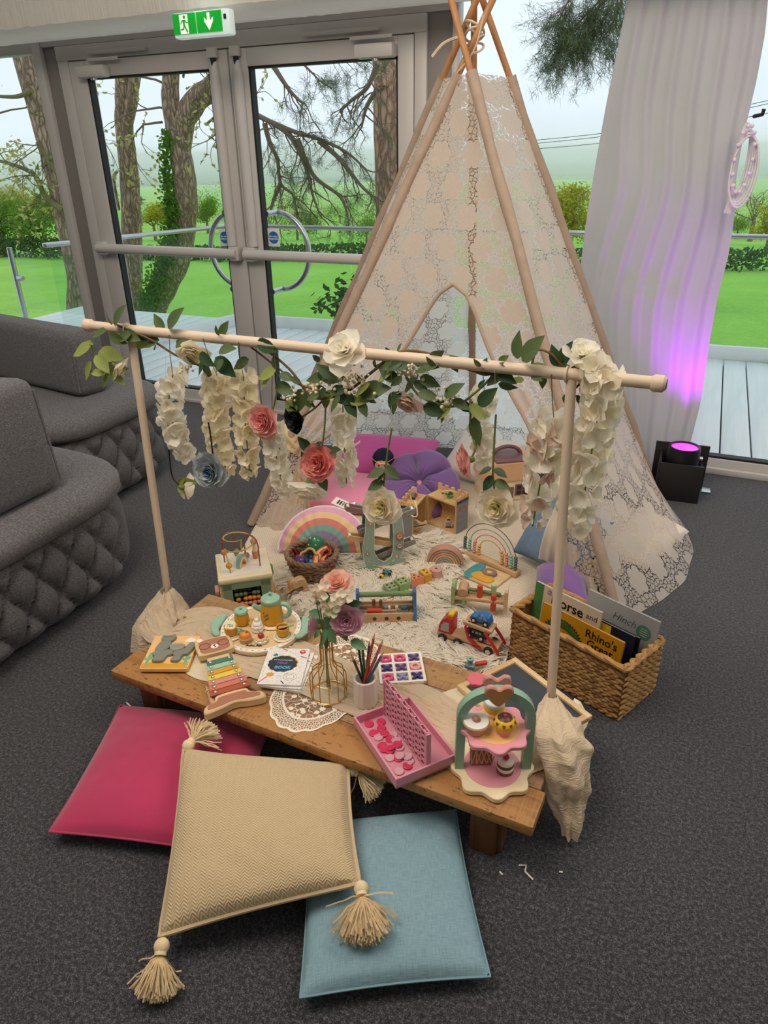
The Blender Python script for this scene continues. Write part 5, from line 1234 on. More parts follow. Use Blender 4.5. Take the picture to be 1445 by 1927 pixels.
for s_ in (-1, 1):
    P = [(s_*(trx-.012), -.052), (s_*(trx+.008), -.056), (s_*(trx+.030), -.02), (s_*(trx+.034), .01), (s_*(trx+.022), .045), (s_*(trx-.005), .058), (s_*(trx-.002), .02), (s_*(trx+.002), -.02)]
    MB().prism(smooth2(P, 4), .013, .021, .003).build('handle', MINT, tray)
text('maker_lettering', 'AIRLAR', .013, BLACKP, tray, T(-.002, -.098, .0124), .0002, bold=.0006, sx=1.2)
ZB = tcn.z+.0135
def at_(x, y): return G(x, y, ZB)
pot = thing('toy_teapot', 'mustard wooden toy teapot with mint lid, spout and handle', 'teapot', at_(513, 1171), tray.rotation_euler.z)
MB().lathe([(0, .006), (.030, .006), (.036, .012), (.037, .03), (.034, .06), (.031, .083), (0, .083)], 28).build('body', MUST, pot)
ld = MB().lathe([(.0315, .083), (.033, .086), (.031, .096), (.02, .104), (0, .106)], 28).build('lid', MINT, pot); MB().lathe([(.0045, .104), (.0055, .108), (.005, .116), (.003, .118), (0, .118)], 12).build('lid_knob', MINT, ld)
MB().tube([(-.028, 0, .048), (-.045, -.004, .06), (-.056, -.008, .072)], [.012, .011, .009], 12, flat=.8).build('spout', MINT, pot)
MB().tube(bez([(.030, 0, .072), (.052, -.004, .074), (.062, -.005, .052), (.052, -.004, .03), (.033, 0, .026)], 6), .0075, 10).build('handle', MINT, pot)
LFP = mat('painted_sprig', '5a6d4a', .5, 0, bump=0)
for k in range(7): MB().sphere((0, 0, 0), (.004, .001, .0022), 8, 5, R('Z', -.25) @ T(-.006+.006*(k % 3)-.001*k*.5, -.0367, .032+.0045*k) @ R('Y', .8 if k % 2 else -.8)).build('painted_leaf', LFP, pot)
MB().lathe([(0, 0), (.044, 0), (.047, .003), (.044, .006), (0, .006)], 32).build('saucer', CREAMW, pot)
sg = thing('toy_sugar_pot', 'small mustard wooden sugar pot with mint lid', 'sugar pot', at_(456, 1173))
MB().lathe([(0, 0), (.019, 0), (.0235, .008), (.0235, .026), (.021, .044), (0, .044)], 24).build('body', MUST, sg); ld = MB().lathe([(.0215, .044), (.023, .047), (.021, .053), (.0, .056)], 24).build('lid', MINT, sg); MB().cyl((0, 0, .055), (0, 0, .064), .004, bev=.001).build('lid_knob', MINT, ld)
def cup(x, y, lab):
    c = thing('toy_teacup', lab, 'teacup', at_(x, y))
    MB().lathe([(0, 0), (.030, 0), (.033, .003), (.030, .0055), (0, .0055)], 28).build('saucer', CREAMW, c)
    MB().lathe([(.0225, .0056), (.0225, .0063), (.0255, .0063), (.0255, .0056)], 28).build('saucer_stripe', MINT, c)
    MB().lathe([(0, .006), (.014, .006), (.019, .012), (.021, .024), (.0215, .038), (.0185, .038), (.0175, .03), (0, .03)], 24).build('bowl', MUST, c)
    MB().lathe([(0, .0308), (.0176, .0308)], 24).build('tea', CHOC, c); return c
c1_ = cup(436, 1196, 'mustard toy teacup holding a tea bag block lettered TEA'); c2_ = cup(533, 1198, 'mustard toy teacup with a wooden spoon on a round saucer')
MB().tube(bez([(.02, .004, .032), (.032, .008, .03), (.032, .008, .018), (.021, .004, .014)], 4), .004, 8).build('handle', MINT, c1_)
tb_ = thing('toy_tea_bag', 'cream wooden tea bag lettered TEA resting in the left cup', 'toy food', at_(436, 1196)+Vector((0, .002, .036)), tray.rotation_euler.z, rot=(radians(38), 0, tray.rotation_euler.z-.1))
MB().prism([(-.017, -.012), (.017, -.012), (.017, .009), (.007, .016), (-.007, .016), (-.017, .009)], 0, .007, .001).build('block', CREAMW, tb_); text('tea_lettering', 'TEA', .012, TEALP, tb_, T(0, -.001, .0071), .0002, bold=.0004)
spn = thing('toy_spoon', 'small wooden spoon with mint handle leaning in the right cup', 'spoon', at_(533, 1198)+Vector((0, 0, .034)), tray.rotation_euler.z)
MB().tube([(-.012, 0, .0), (.004, 0, .004), (.016, 0, .007)], [.006, .005, .003], 8, flat=.5).build('bowl', TAN, spn); MB().tube([(.014, 0, .0065), (.036, 0, .012)], .0032, 8).build('handle', MINT, spn)
mf = thing('toy_orange_tart', 'wooden tart topped with an orange dome and green leaf', 'toy food', at_(462, 1206))
MB().lathe([(0, 0), (.017, 0), (.0215, .014), (.020, .018), (0, .018)], 24).build('case', TAN, mf); MB().lathe([(.0185, .018), (.018, .026), (.012, .033), (0, .0355)], 20).build('orange_top', ORNG, mf)
for s_ in (-1, 1): MB().tube([(0, 0, .034), (.006*s_, .003, .037), (.013*s_, .006, .036)], [.001, .0045, .001], 6, flat=.4).build('leaf', GREENP, mf)
mg = thing('toy_meringue', 'white swirled wooden meringue on the tea tray', 'toy food', at_(485, 1186))
MB().lathe([(0, 0), (.018, 0), (.021, .006), (.019, .012), (.020, .015), (.0185, .021), (.015, .024), (.016, .028), (.013, .034), (.009, .036), (.0095, .040), (.006, .046), (0, .048)], 24).build('swirl', WHT, mg)
ck = thing('toy_cherry_biscuit', 'scalloped wooden biscuit with white cream and a red cherry', 'toy food', at_(492, 1207))
MB().lathe([(0, 0), (.019, 0), (.0215, .004), (.0215, .009), (.019, .011), (0, .011)], 24).build('cream_layer', WHT, ck); MB().prism([((.019+.0022*cos(8*a))*cos(a), (.019+.0022*cos(8*a))*sin(a)) for a in [2*pi*k/48 for k in range(48)]], .011, .0165, .0015).build('biscuit', MAPLE, ck)
ch = MB().sphere((0, 0, .0235), (.010, .010, .009), 14, 9).build('cherry', paint('cherry', 'b5303a'), ck); MB().tube(bez([(0, 0, .031), (-.006, .002, .036), (-.012, .004, .042)], 4), .0009, 5).build('cherry_stalk', GREENP, ch)
lm = thing('toy_lemon_slice', 'round wooden lemon slice leaning behind the meringue', 'toy food', at_(474, 1180)+Vector((0, .004, 0)), rot=(radians(75), 0, tray.rotation_euler.z))
MB().lathe([(0, 0), (.0125, 0), (.0125, .004), (0, .004)], 22, (0, .0125, 0)).build('rind', MUST, lm)
for k in range(6): MB().prism([(.002, 0), (.0095, -.003), (.0095, .003)], .004, .0046, M=T(0, .0125, 0) @ R('Z', k*pi/3)).build('segment', CREAMW, lm)
# ---------------- bear xylophone
xb, xh = G(441, 1322, TZ+.02), G(402, 1216, TZ+.02); XL = (xh-xb).length; XM = T(xb.x, xb.y, TZ+.0045) @ R('Z', heading(xb, xh)-pi/2)
xy = thing('bear_xylophone', 'wooden bear-faced toy xylophone with seven coloured bars', 'xylophone', (0, 0, 0)); xy.matrix_world = XM @ R('X', radians(2))
XW = (G(387, 1334, TZ)-G(497, 1302, TZ)).length/2
P = smooth2([(-XW, -.020), (-XW+.004, .006), (-XW*.62, .020), (-XW*.45, .040), (XW*.45, .040), (XW*.6, .022), (XW-.004, .008), (XW, -.018), (XW*.5, -.016), (0, -.006), (-XW*.5, -.016)], 5)
ft = MB().prism(P, 0, .024, .003).build('rocker_foot', MAPLE, xy); MB().prism([(x*.86, y*.62+.004) for x, y in P], .024, .0247).build('painted_panel', ROSEP, ft)
MB().prism(rrect(.068, XL*.72, .004, 2, (0, XL*.40)), .003, .019).build('sound_board', MAPLE, xy)
hy = XL*.955
HP = smooth2([(-.056, -.022), (-.046, -.040), (.046, -.040), (.058, -.018), (.056, .018), (.052, .034), (.046, .046), (.032, .048), (.024, .036), (0, .038), (-.024, .036), (-.032, .048), (-.046, .046), (-.054, .034), (-.058, .016)], 5)
hd_ = MB().prism([(x*.98, y+hy-.0) for x, y in HP], .003, .024, .003).build('bear_head', MAPLE, xy)
MB().prism(smooth2([(-.038, hy-.034), (.038, hy-.034), (.044, hy), (.036, hy+.026), (-.036, hy+.026), (-.044, hy)], 5), .024, .0246).build('painted_face', ROSEP, hd_)
for s_ in (-1, 1):
    MB().prism(circ(.009, 16, (s_*.038, hy+.034)), .024, .0246).build('painted_ear', WHT, hd_)
    MB().tube([(s_*.029+.0165*cos(a), hy-.002+.014*sin(a), .0248) for a in [2*pi*k/24 for k in range(24)]], .0009, 5, closed=True).build('spectacle_ring', BLACKP, hd_)
MB().prism(circ(.012, 20, (0, hy-.012), .0105), .0245, .0252).build('muzzle', WHT, hd_); MB().prism(circ(.004, 12, (0, hy-.008), .003), .0252, .0258).build('nose', BLACKP, hd_); MB().prism(circ(.003, 12, (.001, hy-.017), .0025), .0252, .0258).build('mouth', BLACKP, hd_)
for k, m in enumerate((paint('brick', 'b0573f'), paint('salmon', 'cf7a5f'), paint('dusty_pink', 'd58d80'), paint('lemon', 'e6cc4f'), MUST, paint('aqua', '9fccb2'), paint('pine', '4f7d68'))):
    y = .052+k*.0222; w = .116-k*.006; b = MB().box((0, y, .0225), (w, .0196, .005), bev=.001).build('tone_bar', m, xy)
    for s_ in (-1, 1): MB().sphere((s_*w*.36, y, .0262), (.0055, .0055, .0042), 10, 6).build('screw', SILV, b)
ml = thing('xylophone_mallet', 'thin wooden beater held at the left side of the xylophone', 'beater', (0, 0, 0)); ml.matrix_world = XM
MB().tube([(-.058, .105, .010), (-.057, .06, .010), (-.056, .035, .010), (-.056, .015, .010)], [.0048, .006, .0085, .008], 12).build('stick', TAN, ml); MB().tube([(-.058+.0075*cos(a), .082, .010+.0075*sin(a)) for a in [2*pi*k/12 for k in range(12)]], .0012, 5, closed=True).build('elastic_loop', WHT, ml)
# ---------------- stack of small colouring books
PAPER = mat('book_paper', 'efe9e2', .6, .03, 30, 0)
def scribble():
    t = NT('scribble_cover'); v = t.coord('Object', (130, 130, 130)); n = t.noise(v, 1.0, 2); l1 = t.math('LESS_THAN', t.math('ABSOLUTE', t.math('SUBTRACT', n, .5)), .012); n2 = t.noise(t.coord('Object', (60, 60, 60)), 1, 1); l2 = t.math('LESS_THAN', t.math('ABSOLUTE', t.math('SUBTRACT', n2, .45)), .010)
    k = t.math('MULTIPLY', t.math('MAXIMUM', l1, l2), .55); t.link(t.mixc(k, 'f3eee8', '8f8a98'), t.b.inputs['Base Color']); t.b.inputs['Roughness'].default_value = .4; return t.m
SCRB = scribble(); b0, b1, b2 = G(483, 1287, .225), G(566, 1290, .225), G(500, 1219, .225); BMx = FR(b0, b1); bw_ = (b1-b0).length; bh_ = (b2-b0).length
CLOUD = mat('cover_slate', '343b44', .4, 0, bump=0)
def cover(o, top):
    MB().box((bw_/2, bh_/2, .0027), (bw_-.002, bh_-.002, .0046)).build('pages', PAPER, o); MB().box((bw_/2, bh_/2, .0055), (bw_, bh_, .0008), bev=.0002, seg=1).build('cover', SCRB, o)
    c = []
    for k in range(60):
        a = 2*pi*k/60; rr = 1+.09*abs(sin(a*6)); c.append((bw_*.44+bw_*.32*rr*cos(a), bh_*.56+bh_*.21*rr*sin(a)))
    MB().prism([(x+.003, y+.002) for x, y in c], .0059, .0060).build('cloud_outline', MUST, o); MB().prism(c, .0060, .0062).build('title_cloud', CLOUD, o)
    bd_ = MB().prism(circ(.0095, 20, (bw_*.84, bh_*.91)), .0060, .0062).build('badge', REDP, o); text('badge_lettering', '30', .009, WHT, bd_, T(bw_*.84, bh_*.915, .0063), .0001, bold=.0003)
    if top:
        text('title_lettering', 'MY FUN-PACKED', .0075, WHT, o, T(bw_*.44, bh_*.66, .0063), .0001, sx=1.0); text('title_lettering', 'MINI', .015, mat('print_violet', '8a5f9c', .5, 0, bump=0), o, T(bw_*.42, bh_*.575, .0063), .0001, shear=.2, bold=.0004); text('title_lettering', 'BOOK', .017, mat('print_sky', '56b4dd', .5, 0, bump=0), o, T(bw_*.46, bh_*.455, .0063), .0001, shear=.2, bold=.0006)
        MB().tube([(bw_*.7+.02*cos(a), bh_*.22+.016*sin(a), .0060) for a in [2*pi*k/28 for k in range(28)]], .0006, 4, closed=True).build('printed_ring', GREYP, o); MB().tube([(bw_*.7+.012*cos(a), bh_*.22+.010*sin(a), .0060) for a in [2*pi*k/28 for k in range(28)]], .0006, 4, closed=True).build('printed_ring', GREYP, o)
        MB().prism([((.010+.004*(k % 2))*cos(k*pi/7)+bw_*.23, (.008+.004*(k % 2))*sin(k*pi/7)+bh_*.26) for k in range(14)], .0059, .0061).build('printed_splash', MUST, o); MB().prism([((.006+.003*(k % 2))*cos(k*pi/6)+bw_*.22, (.006+.003*(k % 2))*sin(k*pi/6)+bh_*.8) for k in range(12)], .0059, .0064).build('printed_splash', TEALP, o)
    for (x0, y0, x1, y1), m in (((.02, .04, .17, .2), REDP), ((.52, .1, .6, .03), NAVY), ((.35, .985, .47, .94), REDP), ((.82, .78, .98, .74), NAVY)): MB().tube([(x0*bw_, y0*bh_, .0060), (x1*bw_, y1*bh_, .0060)], .0016, 5, flat=.3).build('printed_pencil', m, o)
for k in range(4):
    lab = ('white colouring book with a dark title cloud, topmost of the stack beside the vase', 'second colouring book from the top of the stack, turned to show its corner', 'third colouring book from the top of the stack beside the vase', 'bottom colouring book of the stack beside the vase')[k]
    o = thing('colouring_book', lab, 'book', (0, 0, 0), group='small colouring books stacked by the vase'); a = (0, -.07, -.14, -.24)[k]
    o.matrix_world = T(0, 0, -.0064*k-.0060) @ BMx @ T((0, .008, .016, .024)[k], (0, -.004, -.004, .0)[k], 0) @ T(bw_/2, bh_/2, 0) @ R('Z', a) @ T(-bw_/2, -bh_/2, 0); cover(o, k == 0)
# ---------------- wire vase and its flowers
GOLD = mat('brass_wire', 'c29a4a', .3, .05, 10, 0, metal=.85)
vb = G(619, 1303, TZ+.012); va = thing('wire_vase', 'gold wire bottle-shaped vase frame around a slim glass tube', 'vase', vb)
VP = [(.051, .0), (.052, .035), (.0515, .062), (.047, .079), (.034, .092), (.0215, .103), (.018, .118), (.018, .155), (.019, .170)]
wm = None
for k in range(12):
    a = 2*pi*k/12
    if wm is None: o = MB().tube(bez([(r_, 0, z) for r_, z in VP], 4), .0016, 6).build('wire', GOLD, va); wm = o.data; o.matrix_local = R('Z', a)
    else: inst('wire', wm, va, R('Z', a))
for r_, z in ((.051, .001), (.019, .170), (.0515, .06)): MB().tube([(r_*cos(a), r_*sin(a), z) for a in [2*pi*k/32 for k in range(32)]], .0016 if z != .06 else .0010, 6, closed=True).build('wire_ring', GOLD, va)
MB().lathe([(0, .003), (.0125, .003), (.0135, .01), (.0135, .158), (.0122, .158), (.0122, .012), (0, .010)], 20).build('glass_tube', GLASS, va)
YV = vb.y; rr_ = random.Random(3)
def vs(px, py, dy=0): return GY(px, py, YV+dy)
def stem_to(o, top, dx=0):
    b = vb+Vector((dx, 0, .014)); n = vb+Vector((dx*.6, 0, .160)); MB().tube(bez([b-o.location, n-o.location, (n*.4+top*.6)-o.location, top-o.location], 6), .0018, 6).build('stem', STEM, o)
def vflower(label, px, py, wpx, face, mo, mi, n, kind, op, seed, dy=0, dx=0, nm='cut_flower', inner=.4, cat='flower'):
    P = vs(px, py, dy); Rr = wpx/2/FPX*(P-EYE).length; f = Vector(face).normalized(); o = rose_at(nm, label, P, f, Rr, mo, mi, n, kind, op, seed, cat=cat, inner=inner); stem_to(o, P-f*Rr*.5, dx); return o
vflower('peach and cream rose at the top of the vase', 632, 1095, 56, (.1, -.35, 1), PET_PE, PET_PE, 16, 'rose', .9, 31, dx=.002)
vflower('mauve peony at the right of the vase', 651, 1168, 56, (.45, -.9, .35), PET_M, PET_M, 24, 'rose', 1.0, 32, dx=.005, dy=-.035)
vflower('dusky mauve flower half hidden at the left of the vase', 588, 1178, 44, (-.8, -.4, .2), PET_M, PET_M, 30, 'thin', .8, 33, dx=-.005, dy=-.02)
vflower('small blush flower with red centre in the middle of the vase', 626, 1132, 18, (0, -1, .4), PET_B, PET_PE, 8, 'round', 1.1, 34, dx=.001, dy=-.03)
sprig = thing('white_blossom_sprig', 'pale green and white blossom sprigs filling the vase bouquet', 'flower', vs(620, 1150, -.02)); nb = 0
for cx0, cy0, n_ in ((592, 1118, 7), (600, 1127, 6), (622, 1153, 9), (615, 1140, 7), (640, 1122, 8), (650, 1128, 6), (605, 1105, 6), (630, 1143, 6)):
    for _ in range(n_):
        p = vs(cx0+rr_.gauss(0, 6), cy0+rr_.gauss(0, 6), -.04+rr_.uniform(-.012, .012)); B = orient((rr_.gauss(0, .5), -1, .5+rr_.gauss(0, .4)), (0, 0, 1)); m = PET_G if cy0 < 1145 else mat('pale_green_petal', 'dbe4b4', .65, .06, 30, 0, trl=.35); s_ = .0125
        for h in range(4): inst('petal', pm(m, 'round')[h % 3], sprig, T(*(p-sprig.location)) @ B @ R('Z', h*pi/2) @ R('Y', radians(60)) @ S(s_, s_, s_))
    stem_to(sprig, vs(cx0, cy0, -.02))
fol = thing('leafy_sprig', 'dark green leaf sprigs hanging over the neck of the vase', 'foliage', vs(615, 1200, -.02))
for x0, y0, x1, y1, c in ((618, 1185, 598, 1222, 0), (616, 1180, 632, 1214, 0), (606, 1160, 578, 1150, 0), (612, 1170, 580, 1170, 0), (622, 1150, 612, 1112, 0), (632, 1172, 660, 1166, 1), (628, 1180, 655, 1208, 0), (640, 1182, 662, 1150, 1), (660, 1205, 690, 1222, 0), (636, 1150, 676, 1132, 1), (604, 1140, 590, 1108, 0), (640, 1175, 652, 1210, 0), (612, 1160, 620, 1190, 0), (625, 1105, 616, 1120, 0), (602, 1185, 590, 1202, 0), (634, 1128, 640, 1090, 1)):
    put_leaf(fol, vs(x0, y0, (.01 if y1 < 1175 else -.03)), vs(x1, y1, (.02 if y1 < 1175 else -.045)+rr_.uniform(-.015, .015)), (GLAUC, LEAFD)[c], rr_, 1.1)
stem_to(fol, vs(618, 1185, -.03)); stem_to(fol, vs(640, 1182, -.03), .004)
# ---------------- pencil cup
pcup = G(688, 1320, TZ+.011); pc_ = thing('pencil_cup', 'white ribbed ceramic cup full of coloured pencils', 'pencil cup', pcup)
CER = mat('matt_ceramic', 'e9dfd3', .5, .02, 8, .03)
cr0, ch0 = .0325, .088
def cup_fn(u, v):
    a = 2*pi*u; lob = 1+.045*abs(sin(a*6)); pr = [(0, .0), (cr0*.97, 0), (cr0, .004), (cr0, ch0-.002), (cr0-.002, ch0), (cr0-.006, ch0-.002), (cr0-.006, .006), (0, .005)]
    k = v*(len(pr)-1); i = min(int(k), len(pr)-2); r_ = pr[i][0]+(pr[i+1][0]-pr[i][0])*(k-i); z = pr[i][1]+(pr[i+1][1]-pr[i][1])*(k-i); q = lob if i < 4 else 1
    return Vector((r_*q*cos(a), r_*q*sin(a), z))
MB().surf(cup_fn, 96, 14, cu=True).build('ribbed_body', CER, pc_)
for px, py, c, lab in ((661, 1232, '4a3a3a', 'dark brown pencil leaning at the left of the ribbed cup'), (672, 1203, '12493c', 'dark green pencil in the ribbed cup'), (681, 1200, '2d6b45', 'mid green pencil in the ribbed cup'), (696, 1204, '3a3f86', 'indigo pencil standing in the ribbed cup'), (705, 1192, 'd8582c', 'orange pencil, tallest in the ribbed cup'), (696, 1240, 'a4663c', 'short light brown pencil in the ribbed cup'), (721, 1203, 'd05a86', 'pink pencil leaning right in the ribbed cup'), (722, 1226, '2f7c8c', 'teal pencil leaning furthest right in the ribbed cup')):
    tip = GY(px, py, pcup.y+rr_.uniform(-.012, .012)); xin = max(-.02, min(.02, -(tip.x-pcup.x)*.35)); b = pcup+Vector((xin, rr_.uniform(-.010, .010), .008)); d = (tip-b).normalized(); o = thing('coloured_pencil', lab, 'pencil', b, group='coloured pencils in the ribbed cup')
    L = (tip-b).length; MB().tube([Vector((0, 0, 0)), d*(L-.018)], .0038, 6).build('barrel', mat('pencil_'+c, c, .4, 0, bump=0), o); MB().tube([d*(L-.018), d*(L-.004)], [.0036, .0013], 8).build('sharpened_tip', MAPLE, o); MB().tube([d*(L-.005), d*L], [.0014, .0003], 6).build('lead', mat('pencil_'+c, c, .4, 0, bump=0), o)
# ---------------- noughts and crosses
q0, q1 = G(803, 1283, .212), G(792, 1228, .212); sz = (q1-q0).length; nM = T(q0.x, q0.y, TZ+.0045) @ R('Z', heading(q0, q1)-pi/2) @ T(-sz, 0, 0)
nb_ = thing('noughts_and_crosses_board', 'white wooden noughts and crosses tray behind the pencil cup', 'board game', (0, 0, 0)); nb_.matrix_world = nM
MB().box((sz/2, sz/2, .003), (sz, sz, .006), bev=.001).build('base', MAPLE, nb_); fw = .008; cell = (sz-4*fw)/3
for k in range(4):
    p = fw/2+k*(cell+fw); MB().box((p, sz/2, .0085), (fw, sz, .007), bev=.0008, seg=1).build('divider', WHT, nb_); MB().box((sz/2, p, .0086), (sz, fw, .007), bev=.0008, seg=1).build('divider', WHT, nb_)
GAME = (('X', INDI, 2, 0, 'indigo wooden cross in the front right cell'), ('X', PERI, 1, 0, 'pale lilac wooden cross in the front middle cell'), ('O', HOTP, 0, 0, 'hot pink nought in the front left cell'), ('O', BABYP, 2, 1, 'pale pink nought in the middle row right cell'), ('X', PURP, 1, 1, 'purple wooden cross in the centre cell'), ('X', INDI, 0, 1, 'dark indigo cross in the middle row left cell'), ('X', PURP, 2, 2, 'purple wooden cross in the back right cell'), ('O', HOTP, 1, 2, 'hot pink nought in the back middle cell'), ('O', HOTP, 0, 2, 'hot pink nought in the back left cell'))
for kd, m, i, j, lab in GAME:
    o = thing('nought' if kd == 'O' else 'cross', lab+' of the white board', 'game piece', (0, 0, 0), group='noughts and crosses pieces'); o.matrix_world = nM @ T(fw+cell/2+i*(cell+fw), fw+cell/2+j*(cell+fw), .006); c = cell*.46
    if kd == 'O': MB().lathe([(c*.52, .001), (c*.52, .008), (c*.6, .009), (c*.92, .009), (c, .0075), (c, .001), (c*.52, .001)], 28).build('ring', m, o)
    else:
        cs = c*.22; P = []
        for k in range(4):
            a = pi/4+k*pi/2; d = Vector((cos(a), sin(a))); n = Vector((-d.y, d.x)); P += [d*c*1.15-n*cs, d*c*1.15+n*cs, Vector((cos(a+pi/4), sin(a+pi/4)))*cs*1.42]
        MB().prism([(p.x, p.y) for p in P], .001, .009, .001).build('cross_shape', m, o)
# ---------------- four-in-a-row game
PK = mat('pink_plastic', 'd995a6', .45, .03, 6, 0); e0, e1, e2 = G(665, 1360, TZ+.02), G(745, 1480, TZ+.02), G(847, 1418, TZ+.02); GL = (e1-e0).length; GW = (e2-e1).length
gM = T(e0.x, e0.y, TZ+.0115) @ R('Z', heading(e0, e1)); g4 = thing('four_in_a_row', 'pink four-in-a-row game with upright grid in its tray', 'board game', (0, 0, 0)); g4.matrix_world = gM
MB().box((GL/2, GW/2, .002), (GL, GW, .004)).build('tray_floor', PK, g4)
for c, s_ in (((GL/2, .003, .0155), (GL, .006, .031)), ((GL/2, GW-.003, .0155), (GL, .006, .031)), ((.003, GW/2, .0155), (.006, GW-.012, .031)), ((GL-.003, GW/2, .0155), (.006, GW-.012, .031))): MB().box(c, s_, bev=.001, seg=1).build('tray_wall', PK, g4)
gh = GH(G(792, 1432, TZ+.01), 797, 1362)-TZ-.008; nc, nr = 7, 6; gy = GW*.54; gx0, gx1 = .012, GL-.012
mb = MB(); th_ = .009; cw, chh = (gx1-gx0)/nc, (gh-.010)/nr; hr = min(cw, chh)*.38; ns = 16
for i in range(nc):
    for j in range(nr):
        cx0, cz0 = gx0+cw*(i+.5), .008+chh*(j+.5); V = []; F = []
        for yy in (gy-th_/2, gy+th_/2):
            for k in range(ns):
                a = 2*pi*(k+.5)/ns; ca, sa = cos(a), sin(a); m_ = max(abs(ca), abs(sa)); V.append((cx0+ca/m_*cw/2, yy, cz0+sa/m_*chh/2))
            for k in range(ns):
                a = 2*pi*(k+.5)/ns; V.append((cx0+hr*cos(a), yy, cz0+hr*sin(a)*1.05))
        for s_ in (0, 2*ns):
            for k in range(ns):
                k2 = (k+1) % ns; F.append((s_+k, s_+k2, s_+ns+k2, s_+ns+k))
        for k in range(ns): k2 = (k+1) % ns; F.append((ns+k, ns+k2, 3*ns+k2, 3*ns+k))
        mb.add(V, F)
for xx in (gx0-.003, gx1+.003): mb.box((xx, gy, gh/2), (.006, th_+.004, gh))
mb.build('upright_grid', PK, g4, 20); MB().box(((gx0+gx1)/2, gy, gh*.47), (gx1-gx0, .0012, gh*.86)).build('slot_shade', mat('slot_shade', '281b20', .7, 0, bump=0), g4)  # added dark slab: shade inside the hollow grid put into its colour
for i in range(nc+1): MB().box((gx0+cw*i, gy, gh-.001), (.0035, th_+.001, .006)).build('slot_divider', PK, g4)
for s_ in (-1, 1): MB().box(((gx0+gx1)/2, gy+s_*th_/2, gh-.001), (gx1-gx0, .002, .006)).build('slot_rim', PK, g4)
DH = mat('disc_hot_pink', 'd83a63', .35, 0, bump=0); DP = mat('disc_pale_pink', 'd7a9b4', .35, 0, bump=0); drnd = random.Random(4); dme = {}
for m in (DH, DP):
    o = MB().lathe([(0, 0), (.0105, 0), (.0125, .001), (.0125, .0035), (.011, .0045), (.009, .004), (0, .004)], 22).build('token', m); dme[m.name] = o.data; bpy.data.objects.remove(o)
DISC = [(.022, .030, 0, DH), (.052, .052, 0, DH), (.058, .026, 0, DH), (.075, .050, .2, DH), (.078, .030, 0, DP), (.098, .054, .1, DH), (.110, .066, 0, DP), (.108, .026, .15, DH), (.122, .024, .5, DH), (.128, .040, .5, DH), (.134, .034, .1, DH), (.128, .060, 1, DH), (.135, .062, 0, DP), (.155, .024, 0, DP), (.165, .048, 1, DP), (.166, .042, 0, DH), (.176, .064, .8, DP), (.188, .062, 0, DP), (.200, .050, .1, DH), (.205, .024, 0, DP), (.030, .062, 0, DH), (.088, .068, 0, DP)]
DISC.sort(key=lambda d: d[0]); cn = {}
for x, y, lv, m in DISC:
    cn[m.name] = cn.get(m.name, 0)+1
    o = bpy.data.objects.new('game_token', dme[m.name]); COL.objects.link(o); tag(o, ('hot pink' if m is DH else 'pale pink')+' round counter, '+ORD[cn[m.name]-1]+' of its colour from the left end of the game tray', 'counter', ('hot pink' if m is DH else 'pale pink')+' counters in the game tray'); o.matrix_world = gM @ T(x*GL/.245, y*GW/.173+.006, .0045+.005*lv) @ R('X', drnd.gauss(0, .12)*(lv > 0)) @ R('Y', drnd.gauss(0, .15)*(lv > 0))
# ---------------- cake stand
cc = G(926, 1444, TZ+.012); ca = heading(G(855, 1430, TZ), G(998, 1430, TZ)); cs_ = thing('cake_stand', 'two-tier scalloped wooden toy cake stand with a mint arch and pink heart', 'cake stand', Vector((cc.x, cc.y, TZ+.0055)), ca)
r0 = (G(848, 1444, TZ)-G(1004, 1444, TZ)).length/2
def scal(rr, n=8, am=.075): return [(rr*(1-am+am*cos(n*a))*cos(a), rr*(1-am+am*cos(n*a))*sin(a)) for a in [2*pi*k/120 for k in range(120)]]
MB().prism(scal(r0), 0, .013, .002).build('lower_tier', CREAMW, cs_); MB().lathe([(0, .0131), (r0*.68, .0131), (r0*.68, .0136), (0, .0136)], 48).build('painted_circle', PINKP, cs_)
zu = GH(Vector((cc.x, cc.y, 0)), 928, 1366)-TZ-.0055; zt_ = GH(Vector((cc.x, cc.y, 0)), 932, 1300)-TZ-.0055; r1 = r0*.85
u = MB().prism(scal(r1), zu-.011, zu, .002).build('upper_tier', PINKP, cs_); MB().lathe([(0, zu+.0001), (r1*.68, zu+.0001), (r1*.68, zu+.0006), (0, zu+.0006)], 48).build('painted_circle', paint('peach', 'eab877'), u)
MINTD = paint('sage_mint', '8fb39b'); aw = r0*.90; V = []; F = []; N = 40; pth = []
for k in range(N+1):
    f = k/N
    if f < .28: pth.append((-aw, f/.28*(zt_-aw*.92), -1, 0))
    elif f > .72: pth.append((aw, (1-f)/.28*(zt_-aw*.92), 1, 0))
    else:
        a = pi-(f-.28)/.44*pi; pth.append((aw*cos(a), zt_-aw*.92+aw*.92*sin(a), cos(a), sin(a)))
mb = MB()
for x, z, nx, nz in pth:
    for dn, dy in ((0, -.012), (0, .012), (-.022, .012), (-.022, -.012)): V.append((x+nx*dn, dy, z+nz*dn+.010))
for k in range(N):
    for q in range(4): F.append((k*4+q, k*4+(q+1) % 4, (k+1)*4+(q+1) % 4, (k+1)*4+q))
F += [(0, 1, 2, 3), (N*4+3, N*4+2, N*4+1, N*4)]; mb.add(V, F); mb.build('arch', MINTD, cs_, 40)
HRT = smooth2([(0, -.034), (-.022, -.014), (-.034, .006), (-.030, .022), (-.016, .026), (0, .016), (.016, .026), (.030, .022), (.034, .006), (.022, -.014)], 5)
ROSEW = paint('rose_wood', 'c98f86')
